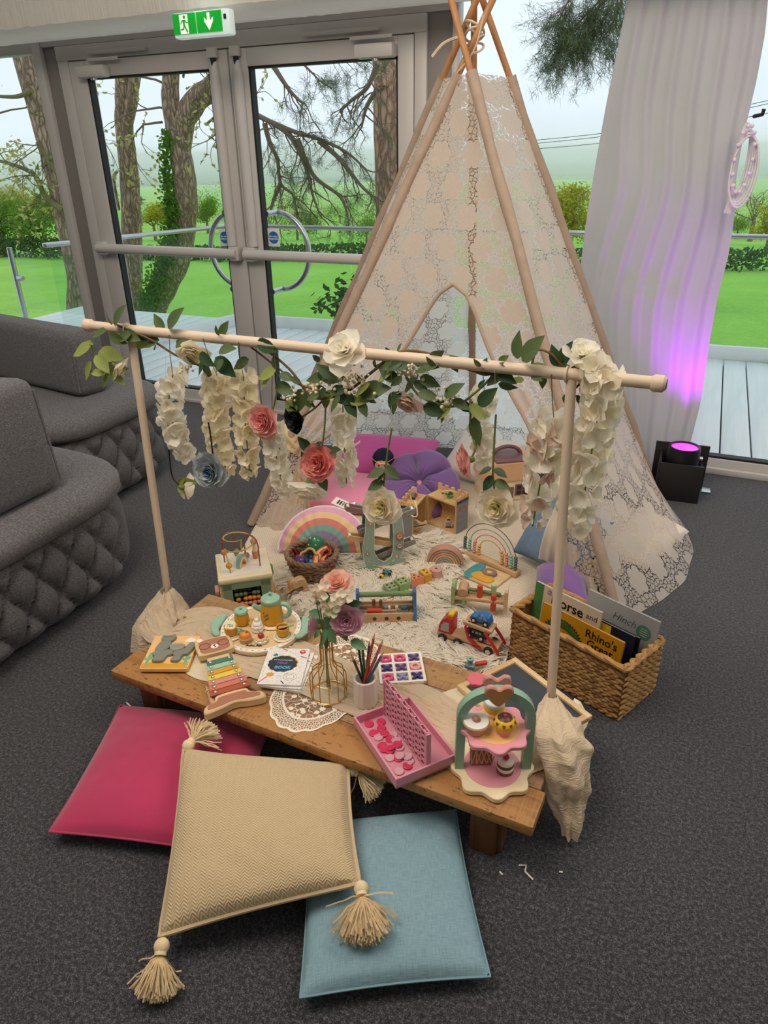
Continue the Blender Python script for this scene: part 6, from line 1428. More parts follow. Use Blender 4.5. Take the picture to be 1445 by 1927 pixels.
for dy in (-.023, .013):
    h = MB().prism(HRT, 0, .011, .003, M=T(0, dy+.011, zt_+.004) @ R('X', pi/2)).build('heart', ROSEW, cs_)
    if dy < 0: MB().prism([(x*.84, y*.84) for x, y in HRT], .0105, .0115, M=T(0, dy+.011, zt_+.004) @ R('X', pi/2)).build('heart_face', paint('gold_tan', 'c58a50'), h)
def on_stand(px, py, up): z = cs_.location.z+(zu+.0006 if up else .0136); return G(px, py, z)
k1 = thing('toy_bun', 'white iced wooden bun with brown cherry on the upper tier', 'toy food', on_stand(895, 1374, True)); k1.scale = (1.3, 1.3, 1.3); MB().lathe([(0, 0), (.017, 0), (.0245, .018), (.025, .021), (.0235, .0235), (0, .024)], 28).build('bun', TAN, k1); MB().lathe([(.0245, .021), (.023, .0245), (0, .0255)], 28).build('icing', WHT, k1); MB().sphere((0, 0, .0275), (.008, .008, .006), 12, 8).build('cherry', ROSEP, k1)
k2 = thing('toy_cupcake', 'yellow wooden cupcake with chocolate star icing and pink case', 'toy food', on_stand(948, 1378, True)); k2.scale = (1.22, 1.22, 1.22)
MB().lathe([(0, 0), (.013, 0), (.0185, .018), (0, .018)], 24).build('case', PINKP, k2); MB().lathe([(.018, .016), (.0225, .022), (.0225, .029), (.018, .037), (.009, .041), (0, .042)], 24).build('cake', paint('sunny', 'eeb91f'), k2)
def star_fn(u_, v):
    a = 2*pi*u_; lim = .020+.004*cos(9*a); r_ = lim*v; z = .0425-.000+(-24*r_*r_) ; return Vector((r_*cos(a), r_*sin(a), z+.0012))
MB().surf(star_fn, 54, 6, cu=True).build('chocolate_icing', CHOC, k2); MB().sphere((0, 0, .0445), (.004, .004, .002), 8, 6).build('red_topping', REDP, k2)
k3 = thing('toy_layer_cake', 'white and yellow round layer cake with a heart behind the arch', 'toy food', on_stand(929, 1340, True)); k3.scale = (1.2, 1.2, 1.2)
for j, m in enumerate((WHT, paint('sunny', 'eeb91f'), paint('ice', 'cfdcd6'))): MB().lathe([(0, j*.011), (.021, j*.011), (.022, j*.011+.002), (.022, j*.011+.009), (.021, j*.011+.011), (0, j*.011+.011)], 26).build('layer', m, k3)
k4 = thing('toy_waffle', 'brown wooden waffle block on the lower tier', 'toy food', on_stand(905, 1436, False), ca+.05); k4.scale = (1.15, 1.15, 1.25); MB().box((0, 0, .016), (.048, .016, .032), R('X', -.35), bev=.002).build('slab', paint('caramel', '9a6240'), k4)
for i in range(5):
    for s_ in (-1, 1): MB().tube([(-.022+.011*i, -.0085, .002), (-.022+.011*i+s_*.011*(0 < i+s_ < 6), -.0085, .030)], .0014, 4, M=R('X', -.35)).build('lattice_line', paint('biscuit', 'd5a67f'), k4)
k5 = thing('toy_chocolate_layer_cake', 'small chocolate and cream layer cake with a raspberry on the lower tier', 'toy food', on_stand(950, 1450, False)); k5.scale = (1.25, 1.25, 1.25)
for j, m in enumerate((CHOC, WHT, CHOC, WHT)): MB().lathe([(0, j*.008), (.0165, j*.008), (.017, j*.008+.001), (.017, j*.008+.007), (.0165, j*.008+.008), (0, j*.008+.008)], 24).build('layer', m if j else paint('cocoa', '7d4a34'), k5)
MB().sphere((0, 0, .037), .0065, 12, 8).build('raspberry', paint('cherry', 'b5303a'), k5)
# ---------------- chalkboard and the pink shape on it
t0, t1, t2 = G(845, 1273, .222), G(970, 1236, .222), G(1115, 1346, .222); cW = (t2-t1).length; cH = (t1-t0).length; cM = T(t1.x, t1.y, TZ+.006) @ R('Z', heading(t1, t2))
cb_ = thing('chalkboard', 'child-sized slate chalkboard in a pale wooden frame lying on the table', 'chalkboard', (0, 0, 0)); cb_.matrix_world = cM
MB().box((cW/2, -cH/2, .005), (cW-.02, cH-.02, .006)).build('slate', mat('slate', '3b4148', .75, .12, 10, .05), cb_)
for c, s_, m in (((cW/2, -.009, .008), (cW, .018, .016), MAPLE), ((cW/2, -cH+.009, .008), (cW, .018, .016), MAPLE), ((.009, -cH/2, .008), (.018, cH-.036, .016), BEECHY), ((cW-.009, -cH/2, .008), (.018, cH-.036, .016), BEECHY)): MB().box(c, s_, bev=.002).build('frame_side', m, cb_)
ps = G(897, 1278, .222); o = thing('pink_biscuit', 'flat pink scalloped wooden biscuit on the corner of the chalkboard', 'toy food', Vector((ps.x, ps.y, TZ+.0145))); MB().prism(scal(.030, 7, .06), 0, .011, .002).build('biscuit', paint('flamingo', 'e0707c'), o)
# folded lace cloth hanging out under the corner of the chalkboard
lc = G(1080, 1380, .2); o = MB().surf(lambda u_, v: Vector((-.160+.050*u_+.012*v, 1.545+.10*v-.02*u_, (TZ+.0035 if u_ < .35 else TZ+.0035-.045*((u_-.35)/.65)**1.2)+.003*sin(v*14))), 14, 16).build('lace_napkin', mat('cream_lace_cloth', 'e9dcc2', .9, .1, 60, .3, 200)); tag(o, 'cream cloth napkin hanging off the table under the chalkboard corner', 'napkin')
# ================================================================ INSIDE THE TEPEE AND AROUND IT
FZ = .012
BLK = herring('cream_herringbone_blanket', 'e9dcc6', 'c9b8a0', 1.3, .5)
bp = [G(505, 1150, FZ), G(955, 1215, FZ), G(1080, 1120, FZ), Vector((-.12, 2.75, FZ)), Vector((-.14, 3.4, FZ)), Vector((-.9, 3.62, FZ)), Vector((-1.9, 3.45, FZ)), Vector((-1.83, 2.6, FZ)), Vector((-1.7, 2.2, FZ))]
bc = Vector((-1.0, 2.6, FZ))
def ray_poly(a):
    d = Vector((cos(a), sin(a))); best = .4
    for p, q in zip(bp, bp[1:]+bp[:1]):
        P_, Q = Vector((p.x-bc.x, p.y-bc.y)), Vector((q.x-bc.x, q.y-bc.y)); e = Q-P_; den = d.x*e.y-d.y*e.x
        if abs(den) < 1e-9: continue
        t = (P_.x*e.y-P_.y*e.x)/den; s_ = (P_.x*d.y-P_.y*d.x)/den
        if t > 0 and -1e-6 <= s_ <= 1+1e-6: best = t
    return best
RP = [ray_poly(2*pi*k/120) for k in range(120)]
def bl_fn(u, v):
    k = int(round(u*120)) % 120; r_ = RP[k]*v; a = 2*pi*k/120; x, y = bc.x+r_*cos(a), bc.y+r_*sin(a)
    return Vector((x, y, .004+.006*min(1, (1-v)*20)+.004*noise.noise((x*5, y*5, 2))*(v < .98)))
o = MB().surf(bl_fn, 120, 30, cu=True, uvfn=lambda u, v: (RP[int(round(u*120)) % 120]*v*cos(2*pi*u), RP[int(round(u*120)) % 120]*v*sin(2*pi*u))).build('herringbone_blanket', BLK); tag(o, 'cream herringbone blanket spread over the carpet inside the tepee', 'blanket')
# ---------------- fur rug
FURM = mat('ivory_fur', 'f8f0e0', .8, .05, 3, 0, spec=.15, trl=.25)
fr_ = thing('fur_rug', 'long-haired ivory fur rug under the wooden toys', 'rug', (0, 0, 0)); fpx = [(640, 1030), (545, 1075), (560, 1130), (640, 1190), (720, 1245), (900, 1262), (955, 1235), (930, 1180), (850, 1150), (868, 1085), (860, 1040), (800, 1010), (720, 1020)]
fout = [G(x, y, .02) for x, y in fpx]; fc = sum(fout, Vector())/len(fout)
fo2 = smooth2([(p.x, p.y) for p in fout], 5); MB().prism(fo2, .010, .018).build('backing', FURM, fr_)
def inside(x, y):
    c = False; n = len(fo2)
    for i in range(n):
        x1, y1 = fo2[i]; x2, y2 = fo2[i-1]
        if (y1 > y) != (y2 > y) and x < (x2-x1)*(y-y1)/(y2-y1)+x1: c = not c
    return c
rf = random.Random(8); xs = [p[0] for p in fo2]; ys = [p[1] for p in fo2]; V = []; F = []; cnt = 0
while cnt < 3000:
    x, y = rf.uniform(min(xs), max(xs)), rf.uniform(min(ys), max(ys))
    if not inside(x, y): continue
    cnt += 1; a = 2.6*noise.noise((x*2.6, y*2.6, 1))*pi+rf.gauss(0, .5); L = rf.uniform(.055, .10); hz = rf.uniform(.006, .030)
    tipc = Vector((x+cos(a)*L, y+sin(a)*L, .017+hz*rf.uniform(.35, .9)))
    for _ in range(11):
        b = Vector((x+rf.gauss(0, .012), y+rf.gauss(0, .012), .016)); tp2 = tipc+Vector((rf.gauss(0, .009), rf.gauss(0, .009), rf.gauss(0, .004))); d = tp2-b; d.z = 0
        if d.length < 1e-4: continue
        s_ = Vector((-d.y, d.x, 0)).normalized()*rf.uniform(.0012, .0026); k = len(V); p1 = b+d*.28+Vector((0, 0, hz*.85)); p2 = b+d*.68+Vector((0, 0, hz))
        V += [b-s_, b+s_, p1+s_, p1-s_, p2+s_*.7, p2-s_*.7, tp2]; F += [(k, k+1, k+2, k+3), (k+3, k+2, k+4, k+5), (k+5, k+4, k+6)]
mb = MB(); mb.v = V; mb.f = F; mb.mi = [0]*len(F); mb.uv = [None]*len(F); mb.build('fur_pile', FURM, fr_, 0, kind='stuff')
# ---------------- activity cube
zc = .215; f0, f1, k0, k1_ = G(412, 1093, zc), G(511, 1078, zc), G(401, 1042, zc), G(497, 1031, zc); cw_ = (f1-f0).length; cd_ = ((k0-f0).length+(k1_-f1).length)/2; cM = T(f0.x, f0.y, .0) @ R('Z', heading(f0, f1))
ac = thing('activity_cube', 'wooden activity cube with bead abacus front and looped wire maze on top', 'activity toy', (0, 0, 0)); ac.matrix_world = cM
MB().box((cw_/2, cd_/2, zc-.012), (cw_+.008, cd_+.006, .024), bev=.007).build('top_board', CREAMW, ac); MB().box((cw_/2, cd_/2, zc+.0006), (cw_-.03, cd_-.03, .0016)).build('top_panel', paint('ivory', 'efe6d6', .3), ac)
for x in (.004, cw_-.004): MB().box((x, cd_/2, zc/2-.004), (.012, cd_-.006, zc-.012), bev=.003).build('side_board', MAPLE, ac)
fm_ = SAGE
for c, s_ in (((cw_/2, .006, zc-.036), (cw_-.014, .012, .026)), ((cw_/2, .006, .03), (cw_-.014, .012, .052)), ((.026, .006, .11), (.034, .012, .16)), ((cw_-.026, .006, .11), (.034, .012, .16))): MB().box(c, s_, bev=.001, seg=1).build('front_frame', fm_, ac)
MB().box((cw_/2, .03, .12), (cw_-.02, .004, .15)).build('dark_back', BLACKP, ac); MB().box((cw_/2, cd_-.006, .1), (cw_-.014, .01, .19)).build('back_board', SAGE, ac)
bx0, bx1 = .046, cw_-.046
for row, (m, xs_) in enumerate(((NAVY, (0, 1, 2, 3, 5)), (paint('moss', '667a52'), (0, 1, 2, 4.1, 5)), (ORNG, (.3, 2, 3, 4, 5)), (CORAL, (2, 3, 4, 5, 1)), (paint('plum', '7c3a3f'), (0, 1, 3, 4, 5)))):
    z = zc-.058-row*.0215; rodm = MB().cyl((bx0, .012, z), (bx1, .012, z), .0012, seg=6).build('bead_rod', SILV, ac); st = (bx1-bx0-.02)/5
    b0_ = None
    for q in xs_:
        MM = T(bx0+.010+q*st, .012, z)
        if b0_ is None: b0_ = MB().sphere((0, 0, 0), .0098, 12, 8).build('bead', m, rodm); b0_.matrix_local = MM
        else: inst('bead', b0_.data, rodm, MM)
RED2 = paint('brick_wire', 'a9503f', .35); YEL2 = paint('mustard_wire', 'd2ad4a', .35)
def top(px, py, z=0): return cM.inverted() @ G(px, py, zc+z)
def arch_wire(a, b, h, m, n='wire_loop'):
    a, b = Vector(a), Vector(b); mid = (a+b)/2; P = [a, a+Vector((0, 0, h*.65))]+[mid+(a-mid)*cos(t)+Vector((0, 0, h*.65+h*.35*sin(t))) for t in [pi*k/12 for k in range(1, 12)]]+[b+Vector((0, 0, h*.65)), b]
    return MB().tube(P, .0026, 8).build(n, m, ac)
arch_wire((.030, cd_*.62, zc), (.075, cd_*.80, zc), .115, RED2); arch_wire((.110, cd_*.55, zc), (cw_-.035, cd_*.30, zc), .125, RED2)
P = [Vector((.045, .040, zc)), Vector((.042, .045, zc+.05))]+[Vector((.090+.055*cos(a), cd_*.5+.055*sin(a), zc+.075+.018*k/10)) for k, a in enumerate([pi*1.05+2*pi*1.25*q/30 for q in range(31)])]+[Vector((.10, cd_*.9, zc+.05)), Vector((.10, cd_*.92, zc))]
MB().tube(bez(P, 3), .0026, 8).build('wire_spiral', YEL2, ac)
for p, r_, m in (((.043, .046, zc+.030), .012, MUST), ((.032, cd_*.62, zc+.045), .0125, CORAL), ((.112, cd_*.56, zc+.025), .013, ROSEP), ((.078, cd_*.80, zc+.02), .012, SAGE)): MB().sphere(p, r_, 14, 9).build('maze_bead', m, ac)
ar = MB(); 
for rr__, m in ((.030, MINT), (.024, CREAMW), (.018, CORAL)): MB().prism([(rr__*cos(a), rr__*1.6*sin(a)) for a in [pi*k/20 for k in range(21)]]+[((rr__-.006)*cos(a), (rr__-.006)*1.6*sin(a)) for a in [pi-pi*k/20 for k in range(21)]], -.008, .008, M=T(.092, cd_*.42, zc+.001) @ R('Z', .9) @ R('X', pi/2)).build('rainbow_arch', m, ac)
bl_ = MB().lathe([(0, 0), (.010, 0), (.012, .02), (.012, .032), (0, .032)], 14, (cw_-.045, cd_*.62, zc+.001)).build('animal_body', CORAL, ac); MB().sphere((cw_-.045, cd_*.62, zc+.075), (.014, .012, .013), 12, 8).build('animal_head', TAN, bl_); MB().lathe([(0, .032), (.009, .032), (.007, .066), (0, .066)], 12, (cw_-.045, cd_*.62, zc+.001)).build('animal_neck', CREAMW, bl_)
for k, m in enumerate((ORNG, CREAMW, GREENP)): MB().cyl((cw_, cd_*.5, .08+.045*k), (cw_+.014, cd_*.5, .08+.045*k), .022, seg=20, bev=.003).build('side_gear', m, ac)
MB().box((-.012, cd_*.3, .135), (.016, .05, .024), bev=.003).build('side_block', paint('blush', 'd2a08c'), ac)
# ---------------- wicker basket of sensory toys
WICK = mat('grey_brown_wicker', '8a6d58', .75, .3, 22, .35, 90); wb = G(590, 1082, .03); wb.z = .03
bk = thing('wicker_basket', 'round grey-brown wicker basket filled with rainbow sensory toys', 'basket', wb)
MB().lathe([(0, 0), (.072, 0), (.072, .006), (0, .006)], 30).build('base', WICK, bk)
for k in range(9):
    z = .006+.011*k; r_ = .072+.030*(k/8)**.8; P = [((r_+.005*sin(a*12+(k % 2)*pi))*cos(a), (r_+.005*sin(a*12+(k % 2)*pi))*sin(a), z+.002*sin(a*3+k)) for a in [2*pi*q/96 for q in range(96)]]
    MB().tube(P, .0062, 6, closed=True).build('willow_round', WICK, bk)
for q in range(3):
    P = [((.102+.006*sin(a*9+q*2.1))*cos(a), (.102+.006*sin(a*9+q*2.1))*sin(a), .106+.006*cos(a*9+q*2.1)) for a in [2*pi*k/110 for k in range(110)]]; MB().tube(P, .0068, 6, closed=True).build('rim_plait', WICK, bk)
sm = None
for q in range(24):
    a = 2*pi*q/24
    if sm is None: o = MB().tube([(.073, 0, .002), (.088, 0, .05), (.102, 0, .10)], .003, 5).build('stake', WICK, bk); sm = o.data
    else: inst('stake', sm, bk, R('Z', a))
eg = thing('egg_shaker', 'glossy green egg shaker with coloured dots in the wicker basket', 'toy', wb+Vector((.004, .030, .125))); MB().sphere((0, 0, 0), (.039, .039, .050), 20, 14).build('egg', paint('emerald', '2f7c58', .2), eg)
for th, ph, m in ((.5, -1.3, WHT), (1.2, -2.0, YELL), (1.1, -1.1, BABYP), (.6, -2.3, BABYP), (1.6, -1.5, YELL)): n_ = Vector((sin(th)*cos(ph), sin(th)*sin(ph), cos(th))); MB().sphere((n_.x*.0385, n_.y*.0385, n_.z*.0495), .004, 8, 6).build('dot', m, eg)
cl_ = thing('rainbow_cloth', 'folded rainbow-striped knitted cloth in the wicker basket', 'cloth', wb+Vector((-.055, .0, .075)), .2)
for k, c in enumerate(('c8202a', 'e2631f', 'eab21f', '6f9a2d', '1d6d9c')): MB().surf(lambda u, v, k=k: Vector((-.026+.0125*k+.0125*u, -.028+.02*sin(pi*v)+.006*k, -.03+.075*v+.0025*sin(v*26+k)+.003*sin(pi*u))), 4, 18).build('stripe', mat('knit_'+c, c, .85, .1, 60, .3, 200), cl_)
o = thing('felt_block', 'purple felt block in the wicker basket', 'block', wb+Vector((-.030, -.048, .090)), .3); MB().box((0, 0, 0), (.038, .024, .044), R('X', -.4), bev=.006).build('block', mat('purple_felt', '6d4a78', .9, .1, 40, .2), o)
o = thing('cloud_ring', 'wooden cloud-shaped teething ring in the wicker basket', 'toy', wb+Vector((.012, -.035, .110)), rot=(radians(48), 0, .15))
P = smooth2([(-.040, -.012), (-.042, .008), (-.028, .018), (-.014, .032), (.006, .030), (.018, .016), (.036, .012), (.040, -.010), (.02, -.024), (-.02, -.024)], 6); MB().tube([(x, y, 0) for x, y in P], .0055, 8, closed=True).build('ring', BEECH, o)
for k, (m, r_) in enumerate(((PURP, .010), (mat('royal_blue', '23307f', .5, 0, bump=0), .016), (TEALP, .012), (YELL, .008))): MB().sphere((-.026+.017*k, -.022, .004), (r_*.8, r_, r_), 12, 8).build('bead', m, o)
o = thing('ribbon_ring', 'looped red, orange and purple satin ribbons in the wicker basket', 'ribbon toy', wb+Vector((.058, -.005, .105)))
for k, (c, ph) in enumerate((('d8361c', 0), ('ef9a1e', .5), ('f2b56a', 1.0), ('5a2a6c', 1.7), ('b3232e', 2.4))):
    P = bez([Vector((-.02+.008*k, -.05, -.01)), Vector((-.03+.006*k, -.01, .015)), Vector((.00+.01*sin(ph), .022, .034)), Vector((.028, .0, .02+.004*k)), Vector((.0+.006*k, -.03, .004)), Vector((.03+.006*k, -.045, .0))], 6); MB().tube(P, .006, 6, flat=.25).build('ribbon', mat('satin_'+c, c, .35, 0, bump=0), o)
# ---------------- wooden elephant on wheels
e0_, e1_ = G(543, 1120, .03), G(582, 1110, .03); eM = FR(e0_, e1_, .022); el = thing('wooden_elephant', 'plain wooden elephant on four round wheels beside the wicker basket', 'toy', (0, 0, 0)); el.matrix_world = eM
P = smooth2([(-.012, .010), (-.006, .018), (.002, .022), (.004, .046), (.012, .060), (.024, .066), (.034, .062), (.052, .066), (.068, .060), (.076, .044), (.074, .016), (.060, .012), (.056, .024), (.044, .024), (.040, .012), (.022, .014), (.016, .020), (.004, .008)], 5)
MB().prism(P, -.014, .014, .004, M=T(0, 0, .012) @ R('X', pi/2)).build('body', BEECH, el); MB().prism(smooth2([(.018, .052), (.034, .056), (.040, .040), (.030, .026), (.018, .034)], 5), .013, .0165, .001, M=T(0, 0, .012) @ R('X', pi/2)).build('ear', BEECHY, el)
for x, y, m in ((.022, -.020, GREYP), (.068, -.020, paint('clay', 'c08a6a')), (.022, .020, GREYP), (.068, .020, SAGE)): MB().cyl((x, y-.005, .016), (x, y+.005, .016), .0165, seg=22, bev=.003).build('wheel', m, el)
# ---------------- zigzag car ramp
p0, p1 = G(675, 1072, .035), G(762, 1062, .035); pM = FR(p0, p1, .03); pW = (p1-p0).length; rp = thing('car_ramp', 'sage green U-shaped toy car ramp with four sloping tracks', 'toy ramp', (0, 0, 0)); rp.matrix_world = pM
kx = pW/830.0; kz = kx*1.12
def rl(x, y): return ((x-140)*kx, (1420-y)*kz)
OUT = [(140, 1360), (132, 1425), (400, 1412), (700, 1400), (968, 1350), (970, 1275), (885, 1262), (930, 1130), (948, 850), (915, 560), (890, 380), (745, 380), (755, 700), (768, 850), (757, 1100), (722, 1225), (600, 1310), (485, 1245), (418, 1100), (425, 850), (440, 600), (445, 400), (292, 400), (285, 560), (270, 760), (215, 1000), (226, 1200), (262, 1345)]
SAGE2 = paint('road_green', '93a99a'); PL = [rl(*p) for p in OUT]
for dy, nm in ((0, 'front_panel'), (.075, 'back_panel')): pn = MB().prism(PL, -.004, .004, M=T(0, dy, 0) @ R('X', pi/2)).build(nm, SAGE2, rp)
fp_ = [o for o in rp.children if o.name.startswith('front_panel')][0]
MB().tube([(x, -.0045, z) for x, z in PL], .0012, 4, closed=True).build('edge_line', CREAMW, fp_)
for a, b in (((330, 830), (322, 885)), ((312, 920), (304, 975)), ((298, 1005), (298, 1050)), ((390, 1335), (435, 1360)), ((470, 1368), (530, 1370)), ((560, 1372), (625, 1368)), ((650, 1360), (700, 1340)), ((735, 1315), (780, 1280)), ((850, 720), (850, 760)), ((300, 1210), (340, 1290))):
    (x0_, z0_), (x1_, z1_) = rl(*a), rl(*b); MB().tube([(x0_, -.0046, z0_), (x1_, -.0046, z1_)], .0016, 4, flat=.4).build('road_dash', CREAMW, fp_)
for (x, y), n_, m in (((365, 610), '1', CORAL), ((300, 1125), '2', ROSEP), ((818, 1230), '3', CORAL)):
    x_, z_ = rl(x, y); dd = MB().cyl((x_, -.004, z_), (x_, -.0056, z_), .0085, seg=20).build('number_disc', m, fp_); text('number', n_, .013, WHT, dd, T(x_, -.0058, z_) @ R('X', pi/2), .0002, bold=.0003)
def gear(x, y, r_, m):
    x_, z_ = rl(x, y); P = [((r_ if k % 4 < 2 else r_*.78)*cos(2*pi*k/40), (r_ if k % 4 < 2 else r_*.78)*sin(2*pi*k/40)) for k in range(40)]
    g = MB().prism(P, 0, .004, M=T(x_, -.0045, z_) @ R('X', pi/2)).build('gear', m, fp_); MB().lathe([(r_*.35, .004), (r_*.35, .0052), (r_*.48, .0052), (r_*.48, .004)], 20, M=T(x_, -.0045, z_) @ R('X', pi/2)).build('gear_ring', CREAMW, g)
gear(870, 870, .019, ROSEP); gear(870, 1040, .017, GREYP)
def track(a, b, m, dy, roll):
    (x0_, z0_), (x1_, z1_) = rl(*a), rl(*b); L = sqrt((x1_-x0_)**2+(z1_-z0_)**2); an = atan2(z1_-z0_, x1_-x0_); M = T(x0_, dy, z0_) @ R('Y', -an)
    tk = MB().box((L/2, 0, 0), (L, .030, .004), M).build('track_floor', m, rp)
    for s_ in (-1, 1): MB().prism(rrect(L, .022, .0105, 5, (L/2, .004)), -.003, .003, M=M @ T(0, s_*.016, 0) @ R('X', pi/2)).build('track_side', m, tk)
    e = M @ Vector((L-.012 if roll else .012, 0, .008)); MB().cyl(e-Vector((0, .014, 0)), e+Vector((0, .014, 0)), .0065, seg=14).build('roller', WHT, tk)
track((-40, 370), (640, 560), MAUVE, .037, False); track((170, 800), (1190, 520), GREYP, .037, True); track((-30, 870), (740, 1070), BEECH, .037, False); track((450, 1290), (1190, 1060), GREYP, .037, True)
# little racing car on the fur
c0_ = G(728, 1080, .045); rc = thing('toy_racing_car', 'tiny teal racing car on the fur in front of the ramp', 'toy car', c0_, .3); MB().box((0, 0, .008), (.034, .014, .010), bev=.004).build('body', TEALP, rc); MB().sphere((.002, 0, .016), (.006, .005, .005), 10, 6).build('driver', TEALP, rc)
for x in (-.013, .013):
    for y in (-.011, .011): MB().cyl((x, y-.003, .006), (x, y+.003, .006), .0065, seg=14, bev=.001).build('wheel', BLACKP, rc)
o = thing('yellow_wheel_toy', 'tiny yellow toy piece half sunk in the fur beside the racing car', 'toy', G(718, 1086, .045), .3); MB().box((0, 0, .006), (.018, .013, .010), bev=.003).build('body', YELL, o); MB().cyl((-.004, -.009, .005), (-.004, -.006, .005), .005, seg=12).build('wheel', BLACKP, o)
# ---------------- castle
PLYW = wood('birch_ply', 'e0bd88', 'c99f68', 30, 2, .5, 9, .05)
def stone():
    t = NT('printed_stone_wall'); br = t.new('TexBrick', i_Scale=60.0, i_Color1=lin('8d8f96'), i_Color2=lin('7f8188'), i_Mortar=lin('6d6f77')); t.link(t.coord('Object', (1, 1, 1), (pi/2, 0, 0)), br.inputs['Vector']); t.link(br.outputs[0], t.b.inputs['Base Color']); t.b.inputs['Roughness'].default_value = .5; return t.m
STONE = stone(); Ah = G(802, 982, .015); B1 = G(856, 1004, .015); C1 = G(879, 992, .015); E1 = G(777, 1013, .015); F1 = G(752, 1008, .015); hC = GH(B1, 858, 938)-.015
cs = thing('toy_castle', 'hinged wooden toy castle opened into two halves with grey stone ends', 'toy castle', (0, 0, 0))
def half(A, B, C):
    L = (B-A).length; D = (C-B).length; M = T(A.x, A.y, .012) @ R('Z', heading(A, B)); s_ = 1 if (M.inverted() @ C).y > 0 else -1
    y0, y1 = (0, D) if s_ > 0 else (-D, 0); hp = hC*.80
    MB().box((L/2, (y0+y1)/2, .004), (L, D, .008), M).build('floor_board', PLYW, cs); MB().box((L/2, (y0+y1)/2, hp), (L-.01, D, .008), M).build('roof_deck', PLYW, cs)
    bk = (y1 if s_ > 0 else y0)
    def cren(w, h, n):
        P = [(0, 0), (w, 0)]; st = w/(2*n-1)
        for k in range(n):
            P += [(w-2*k*st, h), (w-(2*k+1)*st, h)]
            if k < n-1: P += [(w-(2*k+1)*st, h-.014), (w-(2*k+2)*st, h-.014)]
        return P
    MB().prism(cren(L, hC, 5), -.004, .004, M=M @ T(0, bk, 0) @ R('X', pi/2)).build('rear_wall', PLYW, cs)
    MB().prism(cren(D, hC, 4), -.004, .004, M=M @ T(L, y0, 0) @ R('Z', pi/2) @ R('X', pi/2)).build('end_wall', PLYW, cs)
    MB().box((L+.005, (y0+y1)/2, hC*.44), (.0015, D-.004, hC*.86), M).build('stone_print', STONE, cs); MB().box((L+.0058, (y0+y1)/2, hC*.87), (.0012, D-.004, .012), M).build('battlement_band', mat('print_navy', '2b3355', .5, 0, bump=0), cs)
    MB().box((.004, (y0+y1)/2, hp/2), (.008, D, hp), M).build('hinge_wall', PLYW, cs)
    for yy in (.28, .72): MB().sphere((L+.006, y0+D*yy, hC*.66), (.0015, .005, .010), 8, 6, M).build('printed_torch', mat('print_flame', 'cf4a2c', .5, 0, bump=0), cs)
    return M, L, D, y0, hp
Mr, Lr, Dr, yr, hp = half(Ah, B1, C1); Ml, Ll, Dl, yl, hp2 = half(Ah, E1, F1)
def fig(name, lab, M, outline, m, parts, cat='toy figure'):
    o = thing(name, lab, cat, (0, 0, 0)); o.matrix_world = M; MB().prism(smooth2(outline, 4), -.004, .004, .001, M=R('X', pi/2)).build('figure_board', MAPLE, o)
    for nm, pts, mm in parts: MB().prism(smooth2(pts, 3), .004, .0047, M=R('X', pi/2)).build(nm, mm, o)
camz = lambda P, z: T(P.x, P.y, z) @ R('Z', radians(20))
def oval(cx0, cz0, a, b): return [(cx0+a*cos(t), cz0+b*sin(t)) for t in [2*pi*k/10 for k in range(10)]]
P = Ml @ Vector((Ll*.42, yl+Dl*.45, 0)); fig('wooden_knight', 'wooden knight figure standing on the left castle roof', camz(P, .012+hp+.005), [(-.016, 0), (.016, 0), (.020, .024), (.014, .036), (.014, .054), (0, .064), (-.014, .054), (-.014, .036), (-.018, .024)], MAPLE, (('painted_face', oval(0, .049, .009, .008), BABYP), ('painted_armour', [(-.011, .014), (.008, .014), (.010, .036), (-.011, .036)], GREYB), ('painted_shield', oval(.010, .024, .008, .011), paint('brick', 'b0573f')), ('painted_legs', [(-.007, .001), (.007, .001), (.007, .014), (-.007, .014)], NAVY)))
P = Mr @ Vector((Lr*.62, yr+Dr*.30, 0)); fig('wooden_dragon', 'green dragon painted on a wooden shape on the right castle roof', camz(P, .012+hp+.005), [(-.022, 0), (.024, 0), (.034, .012), (.032, .034), (.014, .044), (-.016, .044), (-.032, .036), (-.030, .026), (-.018, .018)], MAPLE, (('painted_body', [(-.018, .030), (-.008, .034), (.002, .024), (.014, .016), (.026, .022), (.020, .008), (.006, .004), (-.006, .010), (-.008, .022)], GREENP), ('painted_wing', [(-.002, .024), (.004, .040), (.016, .038), (.022, .026), (.012, .022)], paint('bottle', '2f6b3c')), ('painted_flame', oval(-.026, .032, .006, .0035), REDP)))
P = Mr @ Vector((Lr*.70, yr+Dr*.18, 0)); fig('wooden_king', 'wooden king figure in a grey robe inside the right castle half', camz(P, .021), [(-.014, 0), (.014, 0), (.018, .020), (.012, .034), (.010, .046), (0, .060), (-.010, .046), (-.012, .034), (-.018, .020)], MAPLE, (('painted_face', oval(0, .036, .0065, .006), BABYP), ('painted_hair', oval(0, .043, .008, .005), BLACKP), ('painted_robe', [(-.010, .010), (.010, .010), (.011, .030), (-.011, .030)], GREYB), ('painted_cape', [(-.013, .002), (.013, .002), (.011, .010), (-.011, .010)], paint('wine', '7a2b3a')), ('painted_crown', oval(0, .051, .004, .005), MUST)))
